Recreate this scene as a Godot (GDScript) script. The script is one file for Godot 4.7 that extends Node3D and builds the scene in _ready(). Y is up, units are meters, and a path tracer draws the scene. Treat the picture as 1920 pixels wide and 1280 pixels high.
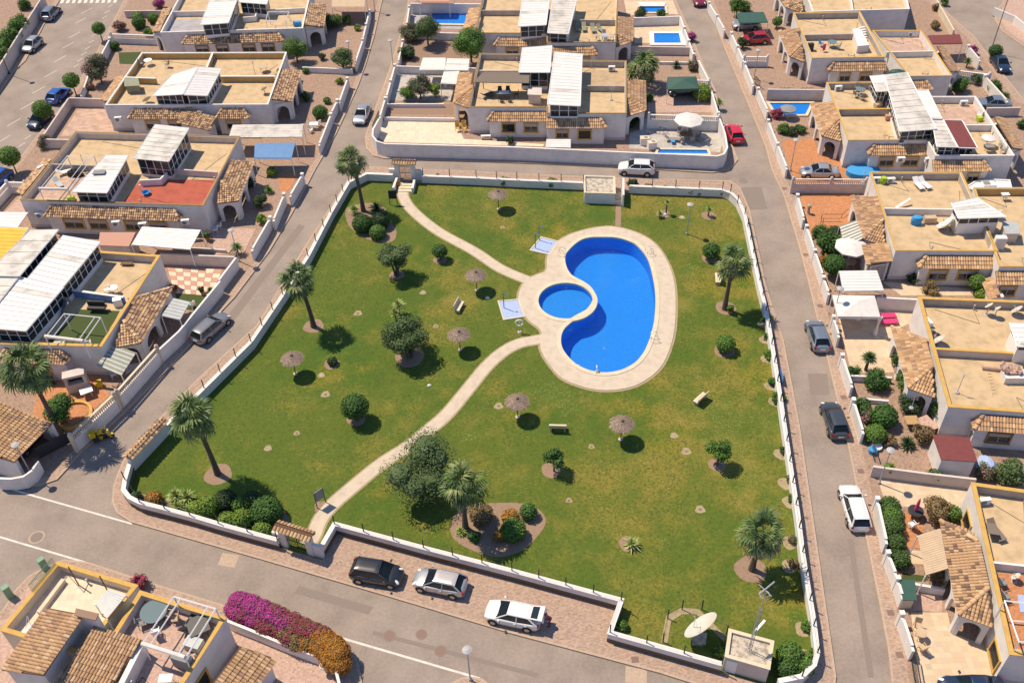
extends Node3D
# A housing estate round a communal pool garden,seen from the air. Units are metres,y is up.
# Plan positions are Vector2(x,z); the camera stands 64 m above the origin of the plan.
var M := {}
var used := {}
var rng := RandomNumberGenerator.new()
var cache := {}

class MB:
	var v := PackedVector3Array()
	var c := PackedColorArray()
	var uv := PackedVector2Array()
	var col := Color.WHITE
	var colored := false
	func tri(a: Vector3,b: Vector3,d: Vector3) -> void:
		v.append(a); v.append(d); v.append(b)
		if colored:
			for i in 3: c.append(col)
	func quad(a: Vector3,b: Vector3,d: Vector3,e: Vector3) -> void:
		tri(a,b,d); tri(a,d,e)
	func prism(p: PackedVector2Array,y0: float,y1: float,bottom := false) -> void:
		var q := p.duplicate()
		if Geometry2D.is_polygon_clockwise(q): q.reverse()
		var n := q.size()
		for i in n:
			var a := q[i]; var b := q[(i + 1) % n]
			quad(Vector3(a.x,y0,a.y),Vector3(a.x,y1,a.y),Vector3(b.x,y1,b.y),Vector3(b.x,y0,b.y))
		cap(q,y1,true)
		if bottom: cap(q,y0,false)
	func cap(q: PackedVector2Array,y: float,up := true) -> void:
		var t := Geometry2D.triangulate_polygon(q)
		for i in range(0,t.size(),3):
			var a := q[t[i]]; var b := q[t[i + 1]]; var d := q[t[i + 2]]
			var A := Vector3(a.x,y,a.y); var B := Vector3(b.x,y,b.y); var D := Vector3(d.x,y,d.y)
			if ((B - A).cross(D - A).y > 0) == up: tri(A,B,D)
			else: tri(A,D,B)
	func obox(t: Transform3D,s: Vector3) -> void:
		var h := s / 2
		var p := []
		for i in 8: p.append(t * Vector3(h.x * (1 if i & 1 else -1),h.y * (1 if i & 2 else -1),h.z * (1 if i & 4 else -1)))
		for f in [[4,5,7,6],[1,0,2,3],[5,1,3,7],[0,4,6,2],[6,7,3,2],[0,1,5,4]]: quad(p[f[0]],p[f[1]],p[f[2]],p[f[3]])
	func box(o: Vector3,s: Vector3,a := 0.0) -> void:
		obox(Transform3D(Basis(Vector3.UP,a),o),s)
	func seg(a: Vector2,b: Vector2,t: float,y0: float,y1: float) -> void:
		var d := (b - a).normalized() * t / 2
		var n := Vector2(-d.y,d.x)
		prism(PackedVector2Array([a + n,b + n,b - n,a - n]),y0,y1,true)
	func bar(a: Vector3,b: Vector3,r: float,k := 5,r2 := -1.0) -> void:
		if r2 < 0: r2 = r
		var w := (b - a).normalized()
		var u := w.cross(Vector3.UP if absf(w.y) < 0.95 else Vector3.RIGHT).normalized()
		var s := w.cross(u)
		for i in k:
			var e := TAU * i / k; var f := TAU * (i + 1) / k
			var d := u * cos(e) + s * sin(e); var g := u * cos(f) + s * sin(f)
			quad(a + d * r,a + g * r,b + g * r2,b + d * r2)
			tri(b,b + d * r2,b + g * r2); tri(a,a + g * r,a + d * r)
	func lathe(o: Vector3,prof: Array,k := 16,sx := 1.0,sz := 1.0) -> void:
		for j in prof.size() - 1:
			var p: Vector2 = prof[j]; var q: Vector2 = prof[j + 1]
			for i in k:
				var e := TAU * i / k; var f := TAU * (i + 1) / k
				var a := o + Vector3(cos(e) * p.x * sx,p.y,sin(e) * p.x * sz); var b := o + Vector3(cos(f) * p.x * sx,p.y,sin(f) * p.x * sz)
				var d := o + Vector3(cos(f) * q.x * sx,q.y,sin(f) * q.x * sz); var g := o + Vector3(cos(e) * q.x * sx,q.y,sin(e) * q.x * sz)
				if q.x > 0.001: tri(a,g,d)
				if p.x > 0.001: tri(a,d,b)
	func slab(p: Array,t: float) -> void:
		var n: Vector3 = (p[1] - p[0]).cross(p[2] - p[0]).normalized()
		if n.y < 0: n = -n
		var w := n * t
		var k := p.size()
		var fl: bool = (p[1] - p[0]).cross(p[2] - p[0]).dot(n) < 0
		for i in range(1,k - 1):
			if fl: tri(p[0],p[i + 1],p[i]); tri(p[0] - w,p[i] - w,p[i + 1] - w)
			else: tri(p[0],p[i],p[i + 1]); tri(p[0] - w,p[i + 1] - w,p[i] - w)
		for i in k:
			var a: Vector3 = p[i]; var b: Vector3 = p[(i + 1) % k]
			if fl: quad(a,b,b - w,a - w)
			else: quad(b,a,a - w,b - w)
	func done(off: Vector3,smooth := false) -> ArrayMesh:
		var n := PackedVector3Array(); n.resize(v.size())
		for i in range(0,v.size(),3):
			v[i] -= off; v[i + 1] -= off; v[i + 2] -= off
			var m := (v[i + 2] - v[i]).cross(v[i + 1] - v[i])
			if not smooth: m = m.normalized()
			n[i] = m; n[i + 1] = m; n[i + 2] = m
		if smooth:
			var sum := {}
			for i in v.size():
				var k := Vector3i(v[i] * 500.0)
				sum[k] = sum.get(k,Vector3.ZERO) + n[i]
			for i in v.size(): n[i] = (sum[Vector3i(v[i] * 500.0)] as Vector3).normalized()
		var a := []; a.resize(Mesh.ARRAY_MAX)
		a[Mesh.ARRAY_VERTEX] = v; a[Mesh.ARRAY_NORMAL] = n
		if colored: a[Mesh.ARRAY_COLOR] = c
		if uv.size(): a[Mesh.ARRAY_TEX_UV] = uv
		var me := ArrayMesh.new(); me.add_surface_from_arrays(Mesh.PRIMITIVE_TRIANGLES,a)
		return me

func V(x: float,z: float) -> Vector2: return Vector2(x,z)
func up(p: Vector2,y: float) -> Vector3: return Vector3(p.x,y,p.y)
func flat(p: Vector3) -> Vector2: return Vector2(p.x,p.z)
func C(r: float,g: float,b: float) -> Color: return Color(r,g,b).linear_to_srgb()

func numbered(s: String) -> String:
	used[s] = used.get(s,-1) + 1
	return s if used[s] == 0 else "%s_%03d" % [s,used[s]]

func at(n: Node) -> Vector3:
	var p := Vector3.ZERO
	while n != null and n != self:
		p += (n as Node3D).position
		n = n.get_parent()
	return p

func tag(o: Node,label: String,cat := "",group := "",kind := "") -> Node:
	o.set_meta("label",label)
	if cat: o.set_meta("category",cat)
	if group: o.set_meta("group",group)
	if kind: o.set_meta("kind",kind)
	return o

func thing(called: String,label: String,cat: String,p: Vector3,group := "",turn := 0.0) -> Node3D:
	var o := Node3D.new(); o.name = numbered(called); add_child(o); o.position = p; o.rotation.y = turn
	tag(o,label,cat,group)
	if called.contains("wall") or called.contains("fence"): o.set_meta("kind","thing")
	return o

# world-space mesh committed under a parent (whose chain is not turned)
func part(called: String,b: MB,m: Material,parent: Node = self,smooth := false) -> MeshInstance3D:
	var o := MeshInstance3D.new()
	o.mesh = b.done(at(parent),smooth); o.material_override = m
	o.name = called if parent != self else numbered(called)
	parent.add_child(o,true)
	return o

# mesh in the parent's own axes
func own(called: String,b: MB,m: Material,parent: Node,smooth := false) -> MeshInstance3D:
	var o := MeshInstance3D.new()
	o.mesh = b.done(Vector3.ZERO,smooth); o.material_override = m
	o.name = called; parent.add_child(o,true)
	return o

func struct(called: String,b: MB,m: Material,label: String) -> MeshInstance3D:
	var o := part(called,b,m)
	tag(o,label,"","","structure")
	return o

func smoothed(p: Array,n := 6,closed := true) -> PackedVector2Array:
	var r := PackedVector2Array(); var k := p.size()
	for i in (k if closed else k - 1):
		var a: Vector2 = p[posmod(i - 1,k) if closed else maxi(i - 1,0)]; var b: Vector2 = p[i]
		var d: Vector2 = p[(i + 1) % k]; var e: Vector2 = p[(i + 2) % k if closed else mini(i + 2,k - 1)]
		for j in n: r.append(b.cubic_interpolate(d,a,e,float(j) / n))
	if not closed: r.append(p[k - 1])
	return r

func inset(p: PackedVector2Array,d: float) -> PackedVector2Array:   # closed,any winding; positive goes inwards
	var q := PackedVector2Array(); var n := p.size()
	var s := -1.0 if Geometry2D.is_polygon_clockwise(p) else 1.0
	for i in n:
		var u := (p[i] - p[posmod(i - 1,n)]).normalized(); var w := (p[(i + 1) % n] - p[i]).normalized()
		var nu := Vector2(-u.y,u.x) * s; var nw := Vector2(-w.y,w.x) * s
		var m := (nu + nw).normalized()
		q.append(p[i] + m * d / maxf(0.35,m.dot(nu)))
	return q

func area(p: PackedVector2Array) -> float:
	var s := 0.0
	for i in p.size(): s += p[i].cross(p[(i + 1) % p.size()])
	return s / 2

func ring(b: MB,p: PackedVector2Array,t: float,y0: float,y1: float) -> void:
	var o := p.duplicate()
	if Geometry2D.is_polygon_clockwise(o): o.reverse()
	var q := inset(o,t); var n := o.size()
	for i in n:
		var j := (i + 1) % n
		b.quad(up(o[i],y0),up(o[i],y1),up(o[j],y1),up(o[j],y0))
		b.quad(up(q[j],y0),up(q[j],y1),up(q[i],y1),up(q[i],y0))
		b.quad(up(o[i],y1),up(q[i],y1),up(q[j],y1),up(o[j],y1))
		b.quad(up(o[j],y0),up(q[j],y0),up(q[i],y0),up(o[i],y0))

func strip(b: MB,p: PackedVector2Array,t: float,y0: float,y1: float) -> void:   # an open run of wall,mitred
	var l := PackedVector2Array(); var r := PackedVector2Array(); var n := p.size()
	for i in n:
		var u := (p[i] - p[i - 1]).normalized() if i > 0 else (p[1] - p[0]).normalized()
		var w := (p[i + 1] - p[i]).normalized() if i < n - 1 else u
		var m := (Vector2(-u.y,u.x) + Vector2(-w.y,w.x)).normalized()
		m *= t / 2 / maxf(0.4,m.dot(Vector2(-u.y,u.x)))
		l.append(p[i] + m); r.append(p[i] - m)
	for i in n - 1:
		b.quad(up(l[i],y1),up(l[i + 1],y1),up(r[i + 1],y1),up(r[i],y1))
		b.quad(up(r[i],y0),up(r[i],y1),up(r[i + 1],y1),up(r[i + 1],y0))
		b.quad(up(l[i + 1],y0),up(l[i + 1],y1),up(l[i],y1),up(l[i],y0))
	b.quad(up(l[0],y0),up(l[0],y1),up(r[0],y1),up(r[0],y0))
	b.quad(up(r[n - 1],y0),up(r[n - 1],y1),up(l[n - 1],y1),up(l[n - 1],y0))

func without(outer: PackedVector2Array,holes: Array) -> Array:   # simple polygons that cover outer without the holes
	var list := [outer]
	for h in holes:
		var mid := Vector2.ZERO
		for q in h: mid += q / h.size()
		var next := []
		for p in list:
			for s in [-1,1]:
				var half := PackedVector2Array([mid + Vector2(0,-900),mid + Vector2(0,900),mid + Vector2(900 * s,900),mid + Vector2(900 * s,-900)])
				for piece in Geometry2D.intersect_polygons(p,half):
					for r in Geometry2D.clip_polygons(piece,h):
						if r.size() > 2 and absf(area(r)) > 0.01: next.append(r)
		list = next
	return list

func mid_of(p) -> Vector2:
	var m := Vector2.ZERO
	for q in p: m += q
	return m / p.size()

func circle(o: Vector2,r: float,n := 24,wob := 0.0,sx := 1.0) -> PackedVector2Array:
	var p := PackedVector2Array()
	for i in n:
		var e := TAU * i / n
		p.append(o + Vector2(cos(e) * sx,sin(e)) * r * (1.0 + wob * (sin(e * 3 + o.x) + sin(e * 5 + o.y * 2) * 0.6)))
	return p

# ---- materials -------------------------------------------------------------
func noise_tex(f: float,lo: float,hi: float,s: int,oct := 5,mid := -1.0,size := 512) -> NoiseTexture2D:
	var n := FastNoiseLite.new(); n.noise_type = FastNoiseLite.TYPE_SIMPLEX_SMOOTH; n.frequency = f; n.fractal_octaves = oct; n.seed = s; n.fractal_gain = 0.6
	var g := Gradient.new()
	g.set_color(0,Color(lo,lo,lo)); g.set_color(1,Color(hi,hi,hi))
	if mid >= 0: g.add_point(0.5,Color(mid,mid,mid))
	var t := NoiseTexture2D.new(); t.width = size; t.height = size; t.seamless = true; t.noise = n; t.color_ramp = g
	return t

func mat(key: String,color: Color,rough := 0.85,tex: Texture2D = null,scale := 0.2,metal := 0.0) -> StandardMaterial3D:
	var m := StandardMaterial3D.new()
	m.resource_name = key; m.albedo_color = color; m.roughness = rough; m.metallic = metal; m.cull_mode = BaseMaterial3D.CULL_DISABLED
	if tex:
		m.albedo_texture = tex; m.uv1_triplanar = true; m.uv1_world_triplanar = true; m.uv1_scale = Vector3(scale,scale,scale)
	M[key] = m
	return m

func vmat(key: String,rough := 0.85,back := 0.0) -> StandardMaterial3D:
	var m := mat(key,Color.WHITE,rough)
	m.vertex_color_use_as_albedo = true
	if back > 0: m.backlight_enabled = true; m.backlight = Color(back,back,back)
	return m

func paint(key: String,color: Color,metal := 0.0) -> StandardMaterial3D:
	var m := mat(key,color,0.32,null,1,metal)
	m.clearcoat_enabled = true; m.clearcoat = 1.0; m.clearcoat_roughness = 0.05
	return m

func paver_tex(w: int,h: int,cell: Vector2i,joint: float,vary: float,s: int,bond := true) -> ImageTexture:
	var r := RandomNumberGenerator.new(); r.seed = s
	var im := Image.create(w,h,false,Image.FORMAT_RGB8)
	im.fill(Color(joint,joint,joint))
	for j in h / cell.y:
		for i in w / cell.x:
			var k := 1.0 - r.randf() * vary
			if r.randf() < 0.06: k -= vary * 0.7
			var x := i * cell.x + (cell.x / 2 if bond and j % 2 else 0)
			var cc := Color(k,k * (0.98 + r.randf() * 0.02),k * (0.96 + r.randf() * 0.04))
			im.fill_rect(Rect2i(x,j * cell.y,cell.x - 1,cell.y - 1),cc)
			if x + cell.x > w: im.fill_rect(Rect2i(0,j * cell.y,x + cell.x - w - 1,cell.y - 1),cc)
	return ImageTexture.create_from_image(im)

func lawn_tex(n: int) -> ImageTexture:
	var mk := func(f: float,s: int,o: int) -> PackedByteArray:
		var q := FastNoiseLite.new(); q.noise_type = FastNoiseLite.TYPE_SIMPLEX_SMOOTH; q.frequency = f; q.seed = s; q.fractal_octaves = o; q.fractal_gain = 0.55
		return q.get_image(n,n,false,false,false).get_data()
	var a: PackedByteArray = mk.call(0.006,3,4); var b: PackedByteArray = mk.call(0.02,9,4); var d: PackedByteArray = mk.call(0.16,5,3); var e: PackedByteArray = mk.call(0.45,8,2); var f: PackedByteArray = mk.call(0.0035,77,3)
	var out := PackedByteArray(); out.resize(n * n * 3)
	for i in n * n:
		var la := a[i] / 255.0; var lb := b[i] / 255.0; var ld := d[i] / 255.0; var le := e[i] / 255.0
		var dry := clampf((float(i % n) / n - 0.5) * 0.95 + 0.16 * (1.0 - float(i / n) / n) + (la - 0.44) * 2.3 + (lb - 0.5) * 1.5 + (ld - 0.5) * 0.5,0.0,1.0)
		var lush := clampf((f[i] / 255.0 - 0.5) * 3.0 + (0.46 - lb) * 1.2,0.0,1.0)
		var k := 1.05 + 0.22 * (le - 0.5) + 0.1 * (ld - 0.5)
		var straw := clampf((ld * 0.35 + le * 0.65 - 0.68) * 9.0,0.0,1.0) * clampf((la - 0.4) * 3.5,0.0,1.0)
		var r := lerpf(lerpf(0.315,0.455,dry),0.25,lush * (1 - dry)); var g := lerpf(lerpf(0.375,0.425,dry),0.355,lush * (1 - dry)); var bl := lerpf(lerpf(0.09,0.16,dry),0.065,lush)
		out[i * 3] = int(clampf(lerpf(r * k,0.68,straw * 0.6),0,1) * 255)
		out[i * 3 + 1] = int(clampf(lerpf(g * k,0.60,straw * 0.6),0,1) * 255)
		out[i * 3 + 2] = int(clampf(lerpf(bl * k,0.36,straw * 0.6),0,1) * 255)
	return ImageTexture.create_from_image(Image.create_from_data(n,n,false,Image.FORMAT_RGB8,out))

func materials() -> void:
	var fine := noise_tex(0.02,0.86,1.0,1); var soft := noise_tex(0.008,0.9,1.0,2,6,0.97); var stain := noise_tex(0.01,0.84,1.0,4,6,0.95); var clean := noise_tex(0.01,0.94,1.0,14,5)
	var grit := noise_tex(0.09,0.7,1.0,6,4)
	mat("white",C(0.78,0.75,0.72),0.9,soft,0.16)
	mat("white_clean",C(0.76,0.73,0.7),0.8,clean,0.2)
	mat("cream",C(0.7,0.6,0.46),0.9,soft,0.16)
	mat("pinkish",C(0.64,0.56,0.51),0.9,soft,0.16)
	mat("dado",C(0.2,0.135,0.085),0.95,grit,0.5)
	mat("lining",C(0.56,0.38,0.15),0.9,soft,0.16)
	mat("grey_lining",C(0.47,0.42,0.38),0.9,stain,0.16)
	mat("blue_lining",C(0.12,0.25,0.55),0.9,soft,0.16)
	mat("deck",C(0.6,0.44,0.26),0.92,stain,0.13)
	mat("deck_dull",C(0.5,0.36,0.22),0.92,stain,0.13)
	mat("deck_grey",C(0.42,0.4,0.42),0.9,stain,0.13)
	mat("deck_pink",C(0.58,0.4,0.31),0.9,paver_tex(256,256,Vector2i(32,32),0.7,0.12,5,false),0.3)
	mat("deck_red",C(0.44,0.095,0.055),0.8,stain,0.13)
	mat("turf",C(0.075,0.11,0.025),0.95,grit,0.4)
	mat("ochre",C(0.6,0.37,0.1),0.85,soft,0.3)
	mat("brown_trim",C(0.3,0.19,0.07),0.8,soft,0.3)
	mat("mortar",C(0.2,0.11,0.06),0.95,grit,0.3)
	mat("asphalt",C(0.375,0.304,0.255),0.92,noise_tex(0.004,0.85,1.0,21,6,0.94,1024),0.05)
	var asp: StandardMaterial3D = M.asphalt
	asp.detail_enabled = true; asp.detail_albedo = noise_tex(0.12,0.9,1.0,22,3); asp.detail_blend_mode = BaseMaterial3D.BLEND_MODE_MUL; asp.uv2_triplanar = true; asp.uv2_world_triplanar = true; asp.uv2_scale = Vector3(0.3,0.3,0.3)
	mat("patch",C(0.335,0.27,0.226),0.92,grit,0.3)
	mat("pavement",C(0.5,0.36,0.28),0.92,paver_tex(512,512,Vector2i(16,8),0.74,0.16,3),0.16)
	mat("kerb",C(0.52,0.39,0.29),0.9,fine,0.3)
	mat("earth",C(0.4,0.26,0.19),0.95,grit,0.25)
	mat("gravel",C(0.43,0.285,0.2),0.95,grit,0.5)
	mat("sand",C(0.52,0.41,0.25),0.95,grit,0.5)
	mat("yard_brown",C(0.41,0.28,0.21),0.92,paver_tex(512,512,Vector2i(16,16),0.75,0.14,8),0.2)
	mat("yard_pink",C(0.56,0.39,0.32),0.92,paver_tex(512,512,Vector2i(16,16),0.8,0.12,9),0.2)
	mat("yard_terra",C(0.58,0.26,0.12),0.9,paver_tex(512,512,Vector2i(16,16),0.78,0.14,10),0.25)
	mat("yard_sand",C(0.66,0.52,0.37),0.92,paver_tex(512,512,Vector2i(32,32),0.86,0.08,11,false),0.15)
	mat("yard_cream",C(0.78,0.64,0.49),0.9,paver_tex(512,512,Vector2i(32,32),0.84,0.07,12,false),0.13)
	mat("yard_grey",C(0.5,0.47,0.44),0.9,paver_tex(512,512,Vector2i(32,32),0.84,0.1,13,false),0.15)
	mat("path",C(0.6,0.5,0.385),0.92,soft,0.2)
	mat("pool_deck",C(0.6,0.505,0.395),0.92,soft,0.22)
	mat("coping",C(0.7,0.59,0.43),0.85,soft,0.3)
	mat("pool_blue",C(0.001,0.27,0.86),0.5,paver_tex(512,512,Vector2i(8,8),0.96,0.12,15,false),0.25)
	mat("pool_pale",C(0.004,0.28,0.82),0.5,paver_tex(512,512,Vector2i(8,8),0.96,0.12,16,false),0.25)
	mat("tray",C(0.42,0.53,0.8),0.7,fine,0.4)
	mat("line",C(0.74,0.68,0.62),0.8,stain,0.4)
	mat("panel",C(0.74,0.725,0.7),0.5,clean,0.14)
	mat("panel_worn",C(0.68,0.64,0.58),0.6,noise_tex(0.008,0.74,1.0,31,6,0.94),0.1)
	mat("panel_yellow",C(0.76,0.46,0.02),0.5,soft,0.14)
	mat("frame",C(0.8,0.79,0.78),0.45)
	mat("green_sheet",C(0.035,0.1,0.075),0.6,soft,0.3)
	mat("maroon_sheet",C(0.2,0.05,0.045),0.6,soft,0.3)
	mat("blue_sheet",C(0.1,0.24,0.48),0.6,soft,0.3)
	mat("olive_sheet",C(0.27,0.28,0.19),0.6,soft,0.3)
	mat("grey_sheet",C(0.45,0.47,0.47),0.5,soft,0.3)
	mat("canvas",C(0.74,0.7,0.66),0.9,soft,0.3)
	mat("canvas_tan",C(0.56,0.42,0.28),0.9,soft,0.3)
	mat("stripe_tan",C(0.62,0.46,0.3),0.9)
	mat("reed",C(0.3,0.24,0.19),0.95,grit,0.6)
	mat("thatch",C(0.33,0.245,0.185),0.95,noise_tex(0.05,0.6,1.0,41,4),0.5)
	mat("wood",C(0.2,0.12,0.065),0.8,fine,0.4)
	mat("pale_wood",C(0.5,0.32,0.15),0.8,fine,0.4)
	mat("bark",C(0.16,0.125,0.095),0.95,grit,0.8)
	mat("iron",C(0.03,0.035,0.035),0.6)
	mat("green_iron",C(0.02,0.045,0.035),0.6)
	mat("dark_gate",C(0.04,0.042,0.045),0.6)
	mat("steel",C(0.6,0.6,0.6),0.3,null,1,0.8)
	mat("grey",C(0.4,0.4,0.41),0.6)
	mat("dark",C(0.03,0.03,0.032),0.8)
	mat("plastic_white",C(0.78,0.77,0.75),0.5)
	mat("plastic_black",C(0.03,0.03,0.033),0.5)
	mat("glass_table",C(0.16,0.21,0.22),0.12)
	mat("cushion",C(0.52,0.33,0.08),0.9)
	mat("mesh_grey",C(0.24,0.24,0.24),0.8)
	mat("pink_cloth",C(0.62,0.04,0.17),0.9)
	mat("blue_cloth",C(0.05,0.3,0.62),0.9)
	mat("green_cloth",C(0.35,0.5,0.03),0.9)
	mat("terracotta",C(0.4,0.16,0.07),0.9)
	mat("concrete",C(0.62,0.54,0.43),0.9,noise_tex(0.012,0.55,1.0,51,6,0.9),0.3)
	mat("cover",C(0.34,0.22,0.17),0.85,grit,0.5)
	mat("lid",C(0.3,0.19,0.15),0.8,grit,0.5)
	mat("dish",C(0.62,0.59,0.53),0.6,soft,0.4)
	mat("window_glass",C(0.022,0.03,0.036),0.06)
	mat("shutter",C(0.42,0.39,0.37),0.7)
	mat("door",C(0.16,0.085,0.045),0.7)
	mat("car_glass",C(0.02,0.032,0.042),0.04)
	mat("tyre",C(0.02,0.02,0.02),0.85)
	mat("rim",C(0.42,0.42,0.42),0.35,null,1,0.7)
	mat("red_lamp",C(0.4,0.01,0.012),0.2)
	mat("lamp_glass",C(0.75,0.76,0.77),0.15)
	mat("amber",C(0.6,0.2,0.02),0.3)
	mat("yellow",C(0.62,0.43,0.01),0.6)
	vmat("leaf",0.75,0.35)
	vmat("tile_mix",0.9)
	vmat("frond",0.65,0.3)
	vmat("grass_blade",0.85,0.3)
	for t in [[0.54,0.34,0.185],[0.44,0.265,0.145],[0.34,0.22,0.15],[0.62,0.43,0.26],[0.22,0.14,0.1]]:
		mat("tile%d" % M.size(),C(t[0],t[1],t[2]),0.9,fine,0.6)
	M["tiles"] = []
	for k in M.keys():
		if (k as String).begins_with("tile") and k != "tiles" and k != "tile_mix": M.tiles.append(M[k])
	var w := mat("water",Color(0.05,0.35,0.85,0.12),0.03)
	w.transparency = BaseMaterial3D.TRANSPARENCY_ALPHA
	var n := FastNoiseLite.new(); n.frequency = 0.02; n.fractal_octaves = 3; n.seed = 4
	var nt := NoiseTexture2D.new(); nt.width = 512; nt.height = 512; nt.seamless = true; nt.as_normal_map = true; nt.bump_strength = 5.0; nt.noise = n
	w.normal_enabled = true; w.normal_texture = nt; w.normal_scale = 2.2; w.metallic_specular = 0.3; w.uv1_triplanar = true; w.uv1_world_triplanar = true; w.uv1_scale = Vector3(0.16,0.16,0.16)
	var g := mat("pane",Color(0.3,0.36,0.4,0.35),0.05)
	g.transparency = BaseMaterial3D.TRANSPARENCY_ALPHA

# ---- roofs,houses ---------------------------------------------------------
func tile_mesh(w: float,l: float) -> ArrayMesh:
	var key := "tile%.2f %.2f" % [w,l]
	if not cache.has(key):
		var b := MB.new(); var k := 6
		for i in k:
			var e := PI * i / k; var f := PI * (i + 1) / k
			var r0 := w * 0.5; var r1 := w * 0.42
			b.quad(Vector3(cos(e) * r1,sin(e) * r1 * 0.75,-l / 2),Vector3(cos(e) * r0,sin(e) * r0 * 0.75 + 0.04,l / 2),Vector3(cos(f) * r0,sin(f) * r0 * 0.75 + 0.04,l / 2),Vector3(cos(f) * r1,sin(f) * r1 * 0.75,-l / 2))
		cache[key] = b.done(Vector3.ZERO,true)
	return cache[key]

const TONES := [[0.54,0.335,0.18],[0.43,0.26,0.14],[0.33,0.21,0.145],[0.62,0.43,0.25],[0.24,0.145,0.1]]
const WEIGHTS := {"mottled": [0.32,0.1,0.1,0.22,0.26],"tan": [0.5,0.3,0.08,0.12,0.0],"brown": [0.25,0.4,0.3,0.05,0.0],"spotted": [0.66,0.06,0.0,0.12,0.16]}

func tone(style: String) -> int:
	var x := rng.randf(); var w: Array = WEIGHTS[style]
	for i in 5:
		x -= w[i]
		if x <= 0: return i
	return 0

func tile_roof(parent: Node,p: Array,style := "tan",single := false,pitch := 0.25,course := 0.42) -> Node3D:   # p[0]-p[1] is the eave
	var b := MB.new(); b.slab(p,0.09)
	var root := part("tile_roof",b,M.mortar,parent)
	if style in ["mottled","spotted"]: course = 0.3
	var e: Vector3 = (p[1] - p[0]).normalized()
	var n: Vector3 = e.cross(p[2] - p[0]).normalized()
	if n.y < 0: n = -n
	var u := n.cross(e)
	if u.y < 0: u = -u
	var poly := PackedVector2Array()
	for q in p: poly.append(Vector2((q - p[0]).dot(e),(q - p[0]).dot(u)))
	var lo := poly[0]; var hi := poly[0]
	for q in poly: lo = lo.min(q); hi = hi.max(q)
	var bs := Basis(e,n,e.cross(n))
	if bs.z.dot(u) > 0: bs = Basis(-e,n,-e.cross(n))
	var me := tile_mesh(pitch,course * 1.1)
	var ts: Array[Transform3D] = []
	var y := lo.y + course * 0.42
	while y < hi.y:
		var x := lo.x + pitch * 0.5
		while x < hi.x:
			if Geometry2D.is_point_in_polygon(Vector2(x,y),poly):
				ts.append(Transform3D(bs.rotated(n,rng.randfn(0,0.012)),p[0] + e * x + u * y + n * (0.004 + rng.randf() * 0.012)))
			x += pitch
		y += course
	tiles_at(root,ts,me,style,single)
	return root

func tiles_at(root: Node3D,ts: Array[Transform3D],me: Mesh,style: String,single: bool) -> void:
	if ts.is_empty(): return
	var off := at(root)
	if single:
		var rest: Array[Transform3D] = []; var k := 0
		for t in ts:
			if k >= 290: rest.append(t); continue
			var o := MeshInstance3D.new(); o.mesh = me; o.name = "roof_tile"
			o.material_override = M.tiles[tone(style)]
			t.origin -= off; o.transform = t; root.add_child(o,true); k += 1
		if rest.is_empty(): return
		ts = rest
	var mm := MultiMesh.new(); mm.transform_format = MultiMesh.TRANSFORM_3D; mm.use_colors = true; mm.mesh = me; mm.instance_count = ts.size()
	for i in ts.size():
		var t := ts[i]; t.origin -= off
		mm.set_instance_transform(i,t)
		var cc: Array = TONES[tone(style)]; var k := 0.88 + rng.randf() * 0.24
		mm.set_instance_color(i,Color(cc[0] * k,cc[1] * k,cc[2] * k))
	var mi := MultiMeshInstance3D.new(); mi.multimesh = mm; mi.material_override = M.tile_mix; mi.name = "roof_tiles"; mi.set_meta("kind","stuff")
	root.add_child(mi,true)

func ridge(root: Node3D,a: Vector3,b: Vector3,style := "tan",single := false) -> void:
	var d := (b - a).normalized(); var l := a.distance_to(b)
	var x := d.cross(Vector3.UP).normalized(); var n := x.cross(d)
	var ts: Array[Transform3D] = []
	var k := maxi(1,int(l / 0.4))
	for i in k: ts.append(Transform3D(Basis(x,n,-d),a + d * (l * (i + 0.5) / k) + n * 0.05))
	tiles_at(root,ts,tile_mesh(0.36,0.45),style,single)

func house(label: String,p: Array,o := {}) -> Dictionary:
	var poly := PackedVector2Array(p)
	var m := mid_of(p)
	var top: float = o.get("top",3.7); var deck: float = o.get("deck",2.9)
	var r := thing("terraced_house",label,"house",up(m,0.12))
	r.set_meta("kind","thing")
	var b := MB.new(); ring(b,poly,0.2,0.1,top); part("wall",b,M[o.get("wall","white")],r)
	b = MB.new(); b.cap(inset(poly,0.19),deck); part("roof_deck",b,M[o.get("floor","deck")],r)
	if o.has("coping"):
		b = MB.new(); ring(b,inset(poly,-0.04),o.get("cw",0.2),top,top + 0.06); part("coping",b,M[o.coping],r)
	if o.has("lining"):
		b = MB.new(); ring(b,inset(poly,0.2),0.03,deck,top - 0.01); part("parapet_lining",b,M[o.lining],r)
	for k in 3:
		var q := inset(poly,0.55)[k].lerp(inset(poly,0.55)[k + 1],0.3 + 0.35 * rng.randf())
		b = MB.new(); b.bar(up(q,deck),up(q,deck + 0.5 + 0.2 * k),0.06,7); b.lathe(up(q,deck + 0.5 + 0.2 * k),[Vector2(0.1,0),Vector2(0.09,0.08),Vector2(0,0.1)],7); part("vent_pipe",b,M.grey,r)
		var q2 := q.lerp(m,0.3); b = MB.new(); b.bar(up(q,deck + 0.03),up(q2,deck + 0.03),0.018,4); b.bar(up(q2,deck + 0.03),up(q2.lerp(poly[k],0.7),deck + 0.03),0.018,4); part("cable",b,M.iron,r)
	b = MB.new(); ring(b,inset(poly,-0.03),0.03,0.1,0.5); part("plinth",b,M[o.get("plinth","pinkish")],r)
	return {"n": r,"p": poly,"m": m,"top": top,"deck": deck}

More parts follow.
